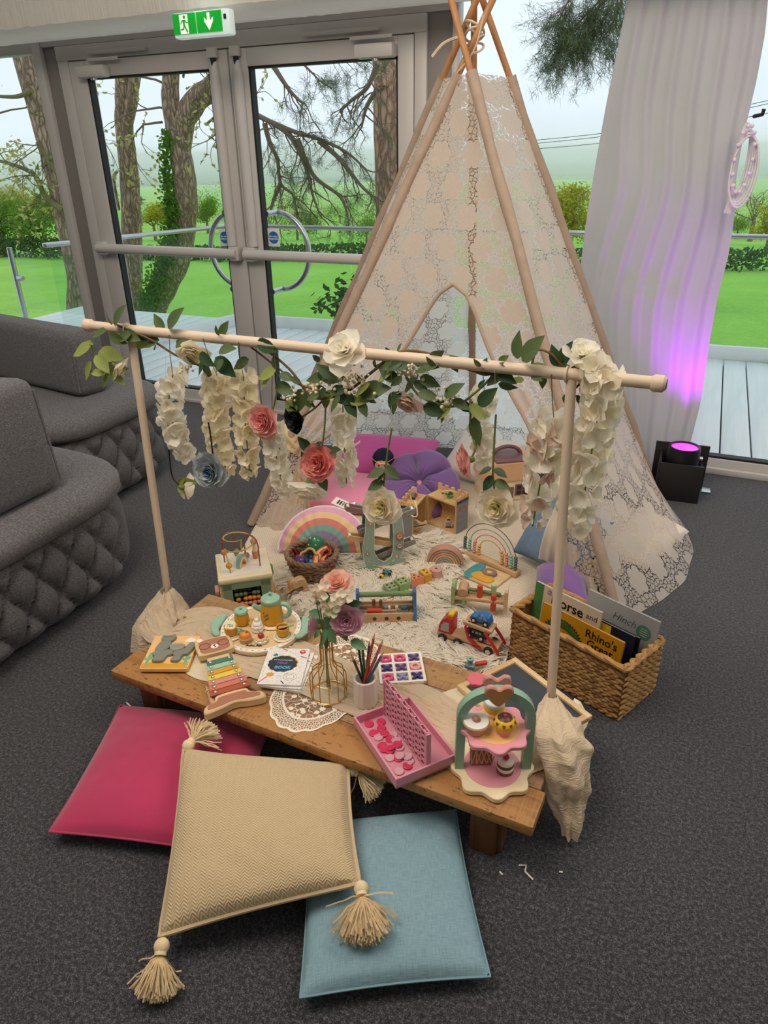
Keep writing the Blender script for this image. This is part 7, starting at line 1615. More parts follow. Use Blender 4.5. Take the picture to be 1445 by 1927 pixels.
P = (Ah+E1)/2+Vector((.02, -.045, 0)); fig('wooden_horse', 'wooden knight on horseback leaning in front of the open castle', T(P.x, P.y, .05) @ R('Z', radians(18)) @ R('Y', -.25), [(-.030, 0), (-.018, .004), (.012, .004), (.026, 0), (.030, .014), (.038, .020), (.034, .034), (.016, .026), (.004, .034), (-.012, .050), (-.024, .046), (-.022, .030), (-.036, .020)], MAPLE, (('painted_rider', [(-.020, .026), (-.004, .024), (-.010, .044), (-.020, .042)], GREYB), ('painted_harness', [(-.026, .014), (.026, .014), (.026, .018), (-.026, .018)], NAVY), ('painted_saddle', oval(-.010, .020, .008, .004), ORNG)))
tc_ = thing('castle_cord_handle', 'white cord handle drooping from the left castle roof', 'cord', (0, 0, 0)); P = Ml @ Vector((Ll*.75, yl+Dl*.5, .012+hp)); MB().tube(bez([P+Vector((.02, .01, .012)), P+Vector((.045, -.03, .004)), P+Vector((.055, -.05, -.03)), P+Vector((.03, -.05, -.035)), P+Vector((.01, -.03, -.01))], 6), .0025, 6).build('cord', WHT, tc_)
# ---------------- nested wooden rainbow
r0_, r1_ = G(803, 1056, .035), G(872, 1060, .035); rM = FR(r0_, r1_, .034); RW = (r1_-r0_).length/2; rb_ = thing('stacking_rainbow', 'muted wooden stacking rainbow of six nested arches', 'toy', (0, 0, 0)); rb_.matrix_world = rM
for k, c in enumerate(('b98a72', 'a18c78', 'c99478', 'd3a17c', '94988a', '9c9a84')):
    ro = RW*(1-.135*k); ri = ro-RW*.120; P = circ(ro, 28, (RW, 0), ro*1.02, 0, pi)+circ(ri, 28, (RW, 0), ri*1.02, pi, 0); MB().prism(P, -.022, .022, .002, M=R('X', pi/2)).build('arch', paint('arch_'+c, c), rb_)
# ---------------- rainbow bead abacus
g0, g1 = G(869, 1034, .03), G(975, 1079, .03); gM2 = FR(g0, g1, .014); AL = (g1-g0).length; ab = thing('rainbow_abacus', 'wooden counting frame with four arched wires of coloured beads', 'abacus', (0, 0, 0)); ab.matrix_world = gM2
MB().box((AL/2, 0, .012), (AL, .036, .024), bev=.002).build('base_bar', BEECH, ab)
for k, (m, h_) in enumerate(((mat('wire_slate', '3e4a4c', .4, 0, bump=0), .165), (mat('wire_mint', '6f9a86', .4, 0, bump=0), .140), (mat('wire_pink', 'c96a6c', .4, 0, bump=0), .115), (mat('wire_mustard', 'c79a2e', .4, 0, bump=0), .090))):
    xa, xb_ = .016+.030*k*.85, AL-.016-.030*k*.75; c_ = (xa+xb_)/2; rr2 = (xb_-xa)/2; s0_ = max(.002, h_-rr2*.95)
    P = [(xa, 0, .024), (xa, 0, .024+s0_)]+[(c_-rr2*cos(t), 0, .024+s0_+(h_-s0_)*sin(t)) for t in [pi*q/24 for q in range(1, 24)]]+[(xb_, 0, .024+s0_), (xb_, 0, .024)]
    w = MB().tube(P, .0019, 6).build('wire_arch', m, ab); bm2 = (paint('slate', '5c6668'), paint('spearmint', '8cc4aa'), paint('rose', 'e0978f'), paint('honey', 'd8ae45'))[k]; bme = None
    def on_arch(s_, left):
        z = s_
        if z <= s0_: return (xa if left else xb_, z)
        t = math.asin(min(.99, (z-s0_)/(h_-s0_))); return (c_-rr2*cos(t) if left else c_+rr2*cos(t), z)
    for left, n_ in ((True, 5 if k < 3 else 4), (False, 5)):
        for q in range(n_):
            x, z = on_arch(.009+.0125*q, left); MM = T(x, 0, .024+z)
            if bme is None: o = MB().sphere((0, 0, 0), (.0085, .0085, .0066), 12, 8).build('bead', bm2, w); bme = o.data; o.matrix_local = MM
            else: inst('bead', bme, w, MM)
# ---------------- lion puzzle on the blanket
l0, l1, l2_ = G(866, 1079, .025), G(917, 1100, .025), G(902, 1061, .025); lw, lh_ = (l1-l0).length*1.25, (l2_-l0).length*1.1; lM = T(l0.x, l0.y, .014) @ R('Z', heading(l0, l1)); lp = thing('lion_puzzle', 'wooden lion puzzle lying on the herringbone blanket behind the hammer bench', 'puzzle', (0, 0, 0)); lp.matrix_world = lM
MB().prism(rrect(lw, lh_, .006, 3, (lw/2, lh_/2)), 0, .007, .001).build('board', MAPLE, lp)
for nm, pts, m, z in (('corner_piece', [(.04, .1), (.3, .05), (.3, .9), (.05, .9)], TEALP, .011), ('body_piece', [(.25, .12), (.75, .10), (.8, .4), (.5, .55), (.28, .45)], MUST, .014)): MB().prism(smooth2([(x*lw, y*lh_) for x, y in pts], 4), .006, z, .002).build(nm, m, lp)
MB().lathe([(.014, .014), (.014, .018), (.018, .020), (.032, .018), (.033, .007), (.014, .007)], 26, M=T(lw*.55, lh_*.62, 0) @ S(1, .85, 1)).build('mane_piece', MAUVE, lp); MB().prism(circ(.0145, 18, (lw*.55, lh_*.62), .012), .007, .017, .001).build('face_piece', paint('straw', 'dfb878'), lp)
# ---------------- pounding bench and hammer
h0, h1 = G(850, 1140, .035), G(952, 1152, .035); hM = FR(h0, h1, .03); HL = (h1-h0).length; pb = thing('pounding_bench', 'wooden hammering bench with mint and red pegs', 'toy', (0, 0, 0)); pb.matrix_world = hM @ S(1, 1, 1.28)
def endb(x, m):
    P = [(-.028, 0), (.028, 0), (.028, .075), (.02, .083), (-.02, .083), (-.028, .075)]; MB().prism(P, -.007, .007, .001, M=T(x, .02, 0) @ R('Z', pi/2) @ R('X', pi/2)).build('end_board', m, pb)
endb(.004, paint('leaf_pale', '9bb279')); endb(HL-.004, MAPLE); MB().box((HL/2, .02, .036), (HL-.014, .052, .010), bev=.001).build('peg_deck', BEECH, pb)
for x, y, lo, hi, m in ((.22, .008, .012, .066, paint('pale_mint', 'a8cda0')), (.50, .012, .030, .082, paint('vermilion', 'd2492f')), (.76, .004, .002, .058, paint('vermilion', 'd2492f')), (.74, .036, .03, .078, paint('pale_mint', 'a8cda0')), (.24, .036, .03, .064, paint('wine', '7a2b3a'))): MB().cyl((x*HL, y, lo), (x*HL, y, hi), .0105, seg=16, bev=.002).build('peg', m, pb)
hm = thing('toy_hammer', 'toy hammer with wooden head and green handle lying across the bench', 'hammer', (0, 0, 0)); hm.matrix_world = hM @ T(0, 0, .012); MB().cyl((.040, -.005, .060), (.040, .052, .064), .0195, seg=20, bev=.002).build('head', TAN, hm); MB().tube([(.055, .026, .062), (HL*.88, .030, .049)], .0075, 12).build('handle', paint('olive_green', '6d8450'), hm)
# ---------------- toolbox
q0_, q1_ = G(671, 1174, .035), G(784, 1171, .035); tM = FR(q0_, q1_, .022); QL = (q1_-q0_).length; tx = thing('toy_toolbox', 'wooden toy toolbox with blue ends and a green carrying bar', 'toy toolbox', (0, 0, 0)); tx.matrix_world = tM @ S(1, 1, 1.1)
for x in (.006, QL-.006): MB().prism(smooth2([(-.045, 0), (.045, 0), (.046, .045), (.026, .080), (.018, .118), (-.018, .118), (-.026, .080), (-.046, .045)], 3), -.006, .006, .001, M=T(x, .045, 0) @ R('Z', pi/2) @ R('X', pi/2)).build('end_board', BLUEP if 0 else paint('toolbox_blue', '4677a3'), tx)
for y in (.004, .086):
    s_ = MB().box((QL/2, y, .026), (QL-.02, .008, .046), bev=.001).build('side_board', BEECH, tx)
    if y < .02:
        for x in (.30, .5, .7): MB().cyl((QL*x, -.0002, .030), (QL*x, .0006, .030), .0075, seg=18).build('peg_hole', CHOC, s_)
MB().box((QL/2, .045, .006), (QL-.02, .08, .006)).build('bottom_board', BEECH, tx); MB().cyl((.002, .045, .102), (QL-.002, .045, .102), .0095, seg=18).build('carry_bar', paint('leaf_green2', '7f9d68'), tx); MB().box((QL/2, .060, .046), (QL-.024, .012, .006)).build('tool_rack', BEECH, tx)
def tool(nm, lab, pts): 
    o = thing(nm, lab, 'toy tool', (0, 0, 0)); o.matrix_world = tM
    for n2, a, b, r_, m, fl in pts: MB().tube([a, b], r_, 12, flat=fl).build(n2, m, o)
tool('toy_screwdriver', 'toy screwdriver with a red-orange handle lying in the toolbox', (('handle', (.040, .028, .052), (.095, .030, .048), .0105, paint('vermilion', 'd2492f'), 1), ('shaft', (.094, .030, .048), (.150, .034, .045), .0045, TAN, 1)))
tool('toy_chisel', 'brown wooden peg standing at the left in the toolbox rack', (('peg', (.066, .060, .030), (.066, .060, .078), .0065, ROSEP, 1),)); tool('toy_chisel', 'brown wooden peg standing second in the toolbox rack', (('peg', (.092, .060, .030), (.092, .060, .076), .0065, ROSEP, 1),))
tool('toy_bolt', 'white and blue toy bolt lying in the middle of the toolbox', (('shank', (.105, .045, .052), (.122, .045, .052), .0065, GREYB, 1), ('head', (.120, .045, .052), (.128, .045, .052), .0085, WHT, 1))); tool('toy_nut', 'white toy nut at the right of the toolbox', (('ball', (.146, .047, .052), (.156, .047, .052), .0065, WHT, 1),)); tool('toy_block', 'blue toy block at the right end of the toolbox', (('block', (.168, .045, .05), (.19, .045, .05), .0095, paint('toolbox_blue', '4677a3'), 1),)); tool('toy_spanner', 'blue toy spanner on the bottom of the toolbox', (('bar', (.03, .022, .016), (.075, .026, .016), .007, paint('toolbox_blue', '4677a3'), .5),))
# ---------------- shape stacking board
s0_, s1_ = G(728, 1122, .03), G(832, 1088, .03); sM = FR(s0_, s1_, .024); SL = (s1_-s0_).length; sb = thing('shape_stacker', 'long wooden board of pastel shape stacking blocks behind the toolbox', 'toy', (0, 0, 0)); sb.matrix_world = sM
MB().box((SL/2, .015, .005), (SL+.02, .065, .010), bev=.002).build('base_board', MAPLE, sb)
HOLE = CHOC; blk = (('square', .10, .048, .030, SAGE), ('square', .30, .052, .036, paint('spring', '8fae6e')), ('triangle', .52, .05, .042, CORAL), ('rect', .72, .05, .044, MUST), ('round', .92, .026, .042, paint('dusky_rose', 'c99a8f')))
for kd, f, w, h, m in blk:
    x = SL*f
    if kd == 'square': P = rrect(w, w, .003, 2, (x, .015)); H = [(x+a, .015+b) for a in (-.011, .011) for b in (-.011, .011)]
    elif kd == 'rect': P = rrect(w*.75, w, .003, 2, (x, .015)); H = [(x, .015-.012), (x, .015+.012)]
    elif kd == 'triangle': P = [(x-.03, -.012), (x+.03, -.012), (x, .042)]; H = [(x-.010, -.002), (x+.010, -.002), (x, .016)]
    else: P = circ(w, 24, (x, .015)); H = [(x, .015)]
    b = MB().prism(P, .010, .010+h, .002).build('block', m, sb)
    for hx, hy_ in H: MB().prism(circ(.0052, 12, (hx, hy_)), .0098+h, .0105+h).build('peg_hole', HOLE, b)
# ---------------- car transporter
v0, v1 = G(822, 1198, .04), G(935, 1232, .04); vM = FR(v0, v1, .026); VL = (v1-v0).length; tr = thing('car_transporter', 'wooden car transporter lorry with red cab and red struts', 'toy lorry', (0, 0, 0)); tr.matrix_world = vM; D2 = .062
CABR = paint('cab_red', 'c42a2f', .35)
def wheel(x, y, r_, par):
    w = MB().cyl((x, y-.006, r_), (x, y+.006, r_), r_, seg=24, bev=.003).build('tyre', BLACKP, par); s_ = -1 if y < D2/2 else 1; MB().cyl((x, y+s_*.0055, r_), (x, y+s_*.0078, r_), r_*.55, seg=20, bev=.001).build('hub', paint('hub', 'd9cfbf'), w)
MB().box((.048, D2/2, .026), (.098, D2-.008, .020), bev=.002).build('chassis', BEECH, tr)
CB = [(.002, .036), (.054, .036), (.054, .104), (.034, .104), (.014, .088), (.004, .064)]
cab = MB().prism(CB, -D2/2+.004, D2/2-.004, .002, M=T(0, D2/2, 0) @ R('X', pi/2)).build('cab', CABR, tr); MB().prism([(.012, .046), (.044, .046), (.044, .084), (.026, .084), (.014, .068)], D2/2-.0045, D2/2-.0025, M=T(0, D2/2, 0) @ R('X', pi/2)).build('side_window', paint('window_grey', 'b3a9a0'), cab); MB().box((.044, D2/2, .110), (.018, D2*.62, .014), bev=.002).build('roof_block', YELL, cab)
for x in (.022, .082):
    for y in (-.001, D2+.001): wheel(x, y, .0165, tr)
tl3 = MB().prism([(.070, .040), (VL*.93, .030), (VL*1.0, .034), (VL*1.0, .022), (VL*.90, .008), (.15, .022), (.070, .030)], -D2/2, D2/2, .001, M=T(0, D2/2, 0) @ R('X', pi/2)).build('lower_deck', BEECH, tr)
for y in (-.001, D2+.001): wheel(VL*.86, y, .0175, tr)
ud = MB().box((0, 0, 0), (.105, D2-.006, .014), T(.150, D2/2, .098) @ R('Y', .10), bev=.002).build('upper_deck', BEECH, tr)
for y in (.014, D2-.014): MB().box((0, 0, .0072), (.08, .004, .001), T(.150, y, .098) @ R('Y', .10)).build('wheel_groove', CHOC, ud); MB().box((VL*.78, y, .0352), (.06, .004, .001), R('Y', 0)).build('wheel_groove', CHOC, tl3)
for y in (-.004, D2+.004):
    for a, b, c in (((.108, .100), (.122, .052), (.170, .020)), ((.180, .094), (.215, .050), (.235, .018))): MB().tube([(a[0], y, a[1]), (b[0], y, b[1]), (c[0], y, c[1])], .0085, 10, flat=.35).build('strut', CABR, tr)
def car(nm, lab, M, pts, m, wx, win, wr=.0105):
    o = thing(nm, lab, 'toy car', (0, 0, 0)); o.matrix_world = M; b = MB().prism(smooth2(pts, 4), -.016, .016, .004, M=R('X', pi/2)).build('body', m, o)
    for w_ in win: MB().prism(w_, .0158, .0168, M=R('X', pi/2)).build('window', paint('car_window', '9fb0ae'), b)
    for x in wx:
        for y in (-.015, .015): t_ = MB().cyl((x, y-.004, wr), (x, y+.004, wr), wr, seg=18, bev=.001).build('tyre', BLACKP, o); MB().cyl((x, y+(.0035 if y > 0 else -.0035), wr), (x, y+(.0052 if y > 0 else -.0052), wr), wr*.5, seg=14).build('hub', WHT, t_)
car('toy_car', 'glossy blue toy car on the top deck of the transporter', vM @ T(.152, D2/2, .107) @ R('Y', .10), [(-.034, .008), (.034, .008), (.036, .022), (.028, .036), (.008, .040), (-.006, .038), (-.014, .028), (-.030, .026), (-.035, .018)], paint('car_blue', '2d6fb3', .25), (-.022, .022), ([(-.008, .024), (.006, .024), (.006, .034), (-.004, .033)], [(.010, .024), (.026, .024), (.022, .032), (.010, .034)]))
car('toy_van', 'black toy van on the lower deck of the transporter', vM @ T(.140, D2/2-.002, .042) @ R('Y', .05), [(-.036, .008), (.036, .008), (.038, .024), (.032, .036), (-.010, .038), (-.024, .036), (-.036, .030)], paint('van_black', '2a2d33', .3), (-.022, .022), ([(.0, .024), (.008, .024), (.008, .033), (.0, .033)], [(.012, .024), (.020, .024), (.020, .033), (.012, .033)], [(-.014, .024), (-.006, .024), (-.006, .033), (-.012, .033)]))
# plastic connector pieces by the table
o = thing('connector_piece', 'blue and mint toy connector lying on the floor behind the table', 'toy', G(884, 1256, .05)); MB().box((0, 0, .007), (.034, .024, .014), bev=.004).build('foot', GREYB, o); MB().lathe([(.004, .014), (.004, .038), (.008, .040), (.012, .038), (.012, .033), (.009, .031), (.009, .014)], 18).build('socket', MINT, o)
o = thing('red_peg', 'red toy peg lying on the floor beside the blue connector', 'toy', G(905, 1252, .05), heading(G(896, 1250), G(914, 1248))); MB().cyl((-.020, 0, .008), (.020, 0, .010), .0085, seg=14, bev=.002).build('peg', paint('signal', 'd5493e'), o)
# ---------------- cushions, doll and case at the back of the tepee
MAG = mat('magenta_cotton', 'd45fae', .8, .06, 4, .1, 300, sheen=.3); PNK = mat('rose_cotton', 'e691b2', .8, .06, 4, .1, 300, sheen=.3); PUR = mat('violet_velvet', '7d5a9c', .75, .08, 4, .1, 300, sheen=.5); WCT = mat('white_cotton', 'e6e2dc', .85, .03, 4, .1, 300); DEN = mat('dusty_denim', '6f88a3', .85, .1, 30, .2, 300); CRP = mat('cream_pillow', 'e9dccb', .85, .04, 10, .15, 200)
def stand_cushion(name, label, base_l, base_r, h, lean, th, m, **kw):
    d = (base_r-base_l).normalized(); n = Vector((-d.y, d.x, 0)); up = (Vector((0, 0, 1))*cos(lean)+n*sin(lean)); return cushion4(name, label, [base_l, base_r, base_r+up*h, base_l+up*h], th, m, flat=True, **kw)
stand_cushion('cushion', 'magenta cushion propped at the back left inside the tepee', Vector((-1.72, 3.00, .06)), Vector((-1.12, 3.12, .06)), .34, radians(66), .20, MAG, seed=5, pin=.10)
stand_cushion('cushion', 'rose pink cushion lying in front of the magenta one', Vector((-1.66, 2.72, .05)), Vector((-1.14, 2.80, .05)), .30, radians(80), .12, PNK, seed=6)
stand_cushion('cushion', 'white cushion leaning behind the violet flower cushion', Vector((-1.17, 3.36, .05)), Vector((-.80, 3.25, .05)), .30, radians(56), .15, WCT, seed=7, pin=.1)
def flower_cushion(name, label, c, rot, Rr, m, btn, petals=5, th=.07):
    o = thing(name, label, 'cushion', c); o.rotation_euler = rot
    def fn(sg):
        def f(u, v):
            a = 2*pi*u; ro = Rr*(.88+.12*abs(cos(a*petals/2))**.7); r_ = ro*v; dome = th*(max(0, 1-v**2.6))**.5; dip = th*.75*math.exp(-(v/.16)**2); cr = .012*(abs(sin(a*petals/2))**6)*sin(pi*min(1, v)); rad = .003*sin(a*petals*4)*math.exp(-((v-.25)/.22)**2)
            return Vector((r_*cos(a), r_*sin(a), sg*(dome-dip-(1-abs(cos(a*petals/2)))**4*.03*sin(pi*v)-cr+rad)))
        return f
    MB().surf(fn(1), 100, 26, cu=True).build('cover', m, o); MB().surf(fn(-1), 60, 12, cu=True).build('cover_back', m, o); MB().sphere((0, 0, th*.25), (.018, .018, .010), 12, 8).build('button', btn, o)
flower_cushion('flower_cushion', 'violet flower-shaped cushion with a pink button leaning at the back', G(790, 912, .13), (radians(38), 0, radians(10)), .20, PUR, PINKP)
cushion4('cushion', 'plain violet cushion tucked behind the book basket', [G(1003, 1120, .07), G(1110, 1150, .07), G(1100, 1075, .09), G(1010, 1066, .09)], .16, PUR, seed=11, puff=.5)
# rainbow cushion
def rainbow():
    t = NT('rainbow_stripes'); tc = t.new('TexCoord'); sx = t.new('SeparateXYZ'); t.link(tc.outputs['Object'], sx.inputs[0]); r_ = t.math('SQRT', t.math('ADD', t.math('POWER', sx.outputs[0], 2.0), t.math('POWER', sx.outputs[1], 2.0)))
    t.link(t.ramp(t.math('DIVIDE', r_, .202), ((0, '57809f'), (.30, '8e7d98'), (.46, '7da597'), (.60, 'd87f74'), (.74, 'e3c795'), (.88, 'e3a3c2')), 'CONSTANT'), t.b.inputs['Base Color']); t.b.inputs['Roughness'].default_value = .85; t.bump(t.noise(t.coord('Object', (40, 8, 8)), 1, 3), .3, .01); return t.m
rc_ = G(603, 1050, .02); rbw = thing('rainbow_cushion', 'semicircular pastel rainbow cushion leaning beside the wicker basket', 'cushion', Vector((rc_.x, rc_.y+.03, .03))); rbw.rotation_euler = (radians(56), 0, radians(16))
def rbf(sg):
    def f(u, v):
        a = pi*u; r_ = .205*v; e = max(0, 1-v**3)*min(1, sin(a)*2.2+.05); return Vector((r_*cos(a), r_*sin(a), sg*.05*max(0, e)**.5+.003*sin(a*22)*v))
    return f
RBM = rainbow(); MB().surf(rbf(1), 60, 24).build('cover', RBM, rbw); MB().surf(rbf(-1), 40, 12).build('cover_back', RBM, rbw); MB().tube([(.207*cos(a), .207*sin(a), 0) for a in [pi*k/40 for k in range(41)]], .005, 6).build('white_piping', WCT, rbw)
o = thing('care_label', 'white printed care label sticking out above the rainbow cushion', 'label', G(640, 946, .19)); MB().box((0, 0, 0), (.085, .04, .0015), R('Z', -.35) @ R('X', .5)).build('tag', WHT, o)
for k in range(3): MB().box((-.01+.016*k, 0, .0012), (.010, .022, .0006), R('Z', -.35) @ R('X', .5)).build('printed_block', NAVY if k < 2 else GREYP, o)
o = thing('crumpled_wrapper', 'crumpled shiny wrapper behind the top of the car ramp', 'wrapper', G(672, 953, .17)); MB().surf(lambda u, v: Vector((.09*(u-.5), .06*(v-.5), .012*noise.noise((u*5, v*5, 3))+.012*sin(u*9)*sin(v*7))), 14, 10).build('foil', mat('foil', 'c9c4cf', .25, .3, 30, .2, metal=.5), o)
# doll in a navy hood
dl_ = G(722, 930, .03); dl_ = Vector((dl_.x, dl_.y, .02)); do = thing('soft_doll', 'soft doll with a navy hood and pale pink dress sitting by the flower cushion', 'doll', dl_, radians(15))
MB().lathe([(0, 0), (.075, 0), (.085, .02), (.06, .09), (.038, .135), (.022, .15), (0, .152)], 22).build('dress', mat('blush_tulle', 'dcaea6', .85, .1, 40, .3), do); MB().sphere((0, -.012, .188), (.043, .040, .046), 16, 12).build('head', mat('doll_skin', 'e6bfa6', .8, .04), do)
hd2 = MB().sphere((0, .006, .200), (.056, .052, .062), 18, 12).build('hood', mat('navy_felt', '1f2340', .9, .08, 40, .2), do); MB().tube([(.0565*cos(a), .002+.046*sin(a)-.012, .200+.022*abs(cos(a))) for a in [2*pi*k/30 for k in range(30)]], .002, 5, closed=True).build('gold_braid', GOLD, hd2)
for s_ in (-1, 1): MB().tube(bez([(s_*.03, -.01, .125), (s_*.065, -.03, .09), (s_*.07, -.06, .055)], 5), .013, 10).build('arm', mat('doll_skin', 'e6bfa6'), do); MB().tube(bez([(s_*.03, -.03, .03), (s_*.04, -.10, .028), (s_*.045, -.14, .022)], 5), .018, 10).build('leg', mat('doll_skin', 'e6bfa6'), do); MB().sphere((s_*.015, -.050, .19), .0045, 8, 6).build('eye', BLACKP, do)
# wooden doll's house case
w0_, w1_ = G(912, 944, .02), G(1006, 935, .02); wM = FR(w0_, w1_, .012); WL = (w1_-w0_).length; hs = GH(w0_, 918, 872)-.02; dh = thing('dolls_house', 'pale wooden dolls house carry case with a rounded plum handle', 'dolls house', (0, 0, 0)); dh.matrix_world = wM
PLUM = paint('plum_wood', '7d5c60'); RB_ = paint('peach_wood', 'e0b08a')
MB().box((WL/2, .09, hs*.27), (WL, .18, hs*.54), bev=.003).build('wall_block', CREAMW, dh); MB().prism([(-.012, 0), (WL+.012, 0), (WL-.012, hs*.46), (.012, hs*.46)], -.10, .10, .003, M=T(0, .09, hs*.54) @ R('X', pi/2)).build('roof_board', RB_, dh)
P = [(WL*.5+.075*cos(a), hs+.052*sin(a)) for a in [pi*k/20 for k in range(21)]]; MB().tube([(x, .09, z) for x, z in P], .010, 10).build('carry_handle', PLUM, dh); MB().box((WL/2, .09, hs+.004), (WL*.62, .19, .014), bev=.004).build('ridge_cap', PLUM, dh)
for x in (.22, .72):
    f_ = MB().box((WL*x, -.002, hs*.28), (.070, .008, .062), bev=.001).build('window_frame', PLUM, dh)
    for a in (-.016, .016):
        for b in (-.014, .014): MB().box((WL*x+a, -.0065, hs*.28+b), (.024, .002, .021)).build('pane', mat('dark_pane', '2d2430', .3, 0, bump=0), f_)
MB().box((WL*.47, -.002, hs*.18), (.045, .008, hs*.36), bev=.001).build('house_door', PLUM, dh)
stand_cushion('cushion', 'dusty blue denim cushion standing beside the bead abacus', Vector((-.575, 2.66, .05)), Vector((-.27, 2.47, .05)), .30, radians(36), .16, DEN, seed=8, pin=.1)
pf = thing('seagrass_pouf', 'round plaited seagrass pouf behind the blue cushion', 'pouf', Vector((-.30, 2.62, .012))); SGR = mat('seagrass', 'b29468', .85, .25, 40, .4, 80)
for k in range(7):
    r_ = (.10, .125, .135, .135, .125, .105, .07)[k]; MB().tube([(r_*cos(a)+.003*sin(a*24+k), r_*sin(a), .016+.022*k) for a in [2*pi*q/60 for q in range(60)]], .0135, 7, closed=True).build('plait_round', SGR, pf)
MB().lathe([(0, .158), (.075, .155), (.08, .14), (0, .14)], 30).build('top', SGR, pf)
stand_cushion('cushion', 'cream pillow pushing out the lace side of the tepee at the right', Vector((-.14, 2.72, .05)), Vector((.03, 3.34, .05)), .20, radians(-75), .12, CRP, seed=9, pin=.12) if 0 else cushion4('cushion', 'cream pillow pushing out under the lace at the right side of the tepee', [Vector((-.22, 2.78, .05)), Vector((-.03, 2.74, .045)), Vector((.115, 3.15, .045)), Vector((-.12, 3.32, .05))], .10, CRP, seed=9)
# ---------------- woven book basket
n0, n1, n2 = G(1160, 1357, 0), G(958, 1237, 0), G(1213, 1250, 0); nM2 = T(n1.x, n1.y, 0) @ R('Z', heading(n1, n0)); BL_ = (n0-n1).length; BD_ = .215
WH = mat('water_hyacinth', 'b58a55', .8, .3, 26, .3, 70); WH2 = mat('water_hyacinth_dark', '8f6538', .8, .3, 26, .3, 70); bb = thing('book_basket', 'rectangular water hyacinth basket of picture books right of the table', 'basket', (0, 0, 0)); bb.matrix_world = nM2; BH = .200
def knot_me():
    mb = MB(); mb.sphere((0, 0, 0), (.0165, .0055, .0068), 8, 6); o = mb.build('strand_loop', [WH]); me = o.data; bpy.data.objects.remove(o); mb = MB(); mb.sphere((0, 0, 0), (.0165, .0055, .0068), 8, 6); o = mb.build('strand_loop', [WH2]); m2 = o.data; bpy.data.objects.remove(o); return me, m2
kn = knot_me(); rk = random.Random(6); cntk = 0
bmL = MB(); bmL.box((BL_/2, .002, BH/2), (BL_, .006, BH-.01)); bmL.build('inner_wall', WH2, bb); MB().box((BL_/2, BD_-.002, BH/2), (BL_, .006, BH-.01)).build('inner_wall', WH2, bb); MB().box((.002, BD_/2, BH/2), (.006, BD_, BH-.01)).build('inner_wall', WH2, bb); MB().box((BL_-.002, BD_/2, BH/2), (.006, BD_, BH-.01)).build('inner_wall', WH2, bb); MB().box((BL_/2, BD_/2, .006), (BL_, BD_, .008)).build('bottom', WH2, bb)
rows = int((BH-.012)/.0112); farw = MB()
for r_i in range(rows):
    z = .008+.0112*r_i
    for i in range(int(BL_/.026)):
        x = .014+.026*i+(.013 if r_i % 2 else 0)
        if x > BL_-.01: continue
        MM = T(x, -.003+rk.gauss(0, .0008), z+rk.gauss(0, .001)) @ R('Y', (.26 if r_i % 2 else -.26)+rk.gauss(0, .1)); 
        if cntk < 290: inst('strand_loop', rk.choice((kn[0], kn[0], kn[1])), bb, MM); cntk += 1
        farw.sphere((0, 0, 0), (.0165, .0055, .0068), 6, 4, T(x, BD_+.003, z) @ R('Y', .25 if r_i % 2 else -.25)) 
    for i in range(int(BD_/.026)):
        y = .014+.026*i+(.013 if r_i % 2 else 0)
        for x in (BL_+.003, -.003): farw.sphere((0, 0, 0), (.0165, .0055, .0068), 7, 5, T(x, y, z+rk.gauss(0, .001)) @ R('Z', pi/2) @ R('Y', (.26 if r_i % 2 else -.26)+rk.gauss(0, .1)))
farw.build('woven_sides', [WH], bb, kind='stuff')
per = [(0, 0), (BL_, 0), (BL_, BD_), (0, BD_)]
for q in range(2):
    P = []
    for (ax_, ay_), (bx_, by_) in zip(per, per[1:]+per[:1]):
        for k in range(26): f = k/26; P.append((ax_+(bx_-ax_)*f, ay_+(by_-ay_)*f, BH+.008*sin(len(P)*.75+q*pi)*.7+.004)); P[-1] = (P[-1][0]+.006*cos(len(P)*.75+q*pi), P[-1][1]+.006*cos(len(P)*.75+q*pi), P[-1][2])
    MB().tube(P, .0085, 7, closed=True).build('rim_plait', WH, bb)
# picture books, leaning in the basket (front to back)
GOLDB = mat('cover_gold', 'd99a1c', .4, .06, 6, 0); IVB = mat('cover_ivory', 'e3d3b8', .4, .03, 6, 0); GREENB = mat('cover_green', '4f8a4c', .4, .1, 40, 0); GREYBK = mat('cover_grey', 'b9b8b8', .4, .05, 6, 0); NAVB = mat('cover_navy', '1d2840', .4, 0, bump=0); INK = mat('ink', '23201d', .5, 0, bump=0)
def book(lab, x0_, x1_, yb, ztop, lean, m, th=.006):
    o = thing('picture_book', lab, 'book', (0, 0, 0), group='picture books in the woven basket'); w = x1_-x0_; h = ztop-.02; o.matrix_world = nM2 @ T(x0_, yb, .014) @ R('X', pi/2-lean)
    MB().box((w/2, h/2, -th/2), (w-.004, h-.004, th-.002)).build('pages', PAPER, o); MB().box((w/2, h/2, 0), (w, h, .0012)).build('front_cover', m, o); MB().box((w/2, h/2, -th), (w, h, .0012)).build('back_cover', m, o); return o, w, h
o, w, h = book('golden yellow picture book lettered Rhino\'s Great, front of the basket', .065, .375, .055, .240, .10, GOLDB)
TX = T(0, 0, .0012)
for s_, yy in (("Rhino's", .032), ('Great', .066), ('BIG', .100)): text('title_lettering', s_, .040, INK, o, T(w*.75, h-yy, .0010), .0003, bold=.0006)
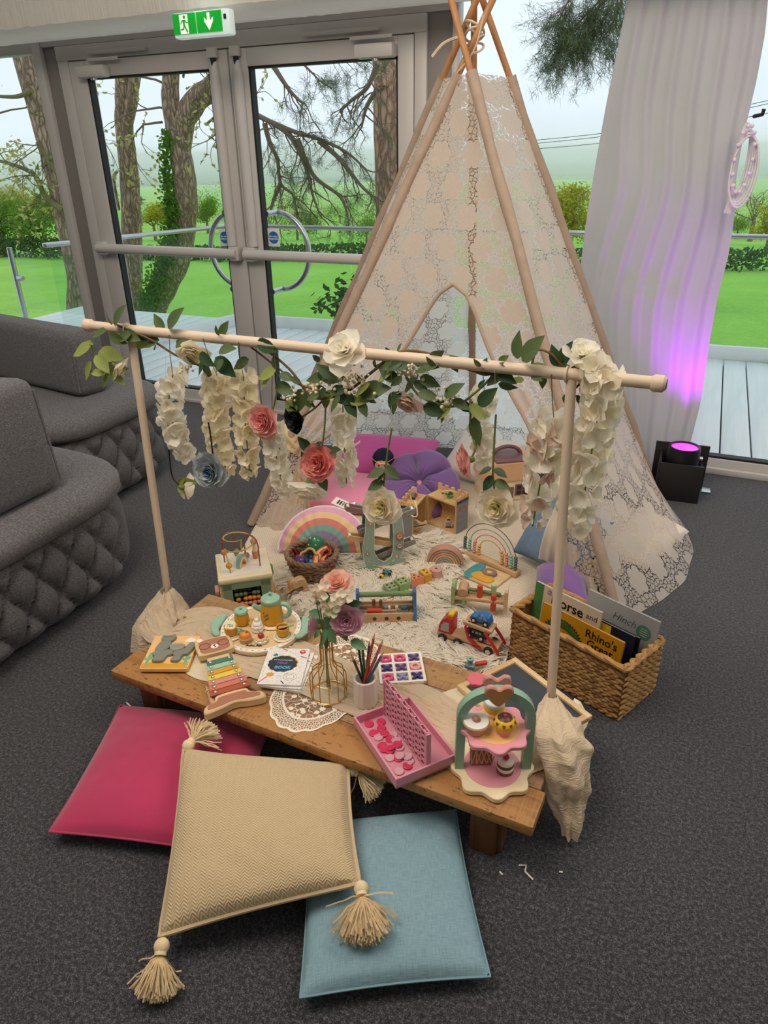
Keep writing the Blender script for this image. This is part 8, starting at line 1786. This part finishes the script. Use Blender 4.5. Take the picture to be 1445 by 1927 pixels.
dr = MB(); P = bez([Vector((.015, h-.13, .001)), Vector((.035, h-.075, .001)), Vector((.085, h-.045, .001)), Vector((.135, h-.06, .001)), Vector((.165, h-.10, .001)), Vector((.175, h-.125, .001))], 6); MB().tube(P, [.006+.010*sin(pi*min(1, k/len(P)*1.15)) for k in range(len(P))], 8, flat=.08).build('printed_tail', mat('print_reptile', '4d6a2f', .5, .3, 60, 0), o)
for k in range(3, len(P)-3, 1):
    d = (P[k+1]-P[k-1]).normalized(); n_ = Vector((-d.y, d.x, 0)); b = P[k]+n_*.012; MB().prism([(b.x-d.x*.003, b.y-d.y*.003), (b.x+d.x*.003, b.y+d.y*.003), (b.x+n_.x*.008, b.y+n_.y*.008)], .001, .0016).build('printed_spine', INK, o)
MB().prism(circ(.03, 20, (.08, h-.12), .022), .0007, .0012).build('printed_shape', mat('print_rust', 'b5532c', .5, .1, 30, 0), o)
o, w, h = book('ivory picture book with green spine lettered Horse and, second in the basket', .012, .270, .085, .285, .08, IVB); MB().box((.016, h/2, .0008), (.034, h, .0006)).build('spine_band', GREENB, o); text('title_lettering', 'Horse', .050, INK, o, T(.130, h-.038, .0009), .0003, bold=.0010); text('title_lettering', 'and', .030, INK, o, T(.226, h-.036, .0009), .0003); text('author_lettering', 'MILES\nKELLY', .0115, INK, o, T(.065, h-.020, .0009), .0002)
o, w, h = book('yellow and navy picture book mostly hidden in the basket', .20, .385, .105, .245, .07, NAVB); MB().box((w*.3, h*.9, .0008), (w*.5, h*.15, .0006)).build('title_band', YELL, o)
o, w, h = book('black-edged picture book behind the golden one in the basket', .22, .392, .125, .235, .06, BLACKP)
o, w, h = book('grey picture book lettered Hinch with a green badge, back of the basket', .165, .425, .165, .290, .08, GREYBK); text('author_lettering', 'Hinch', .036, mat('ink_grey', '6d675f', .5, 0, bump=0), o, T(w*.55, h-.050, .0009), .0002, shear=.3); bdg = MB().prism(circ(.026, 26, (w*.83, h-.062)), .0007, .0012).build('green_badge', mat('badge_green', '5f9183', .4, 0, bump=0), o)
for k in range(4): MB().box((w*.83, h-.050-.008*k, .0014), (.028-.004*abs(k-1.5), .0016, .0003)).build('badge_line', CREAMW, bdg)
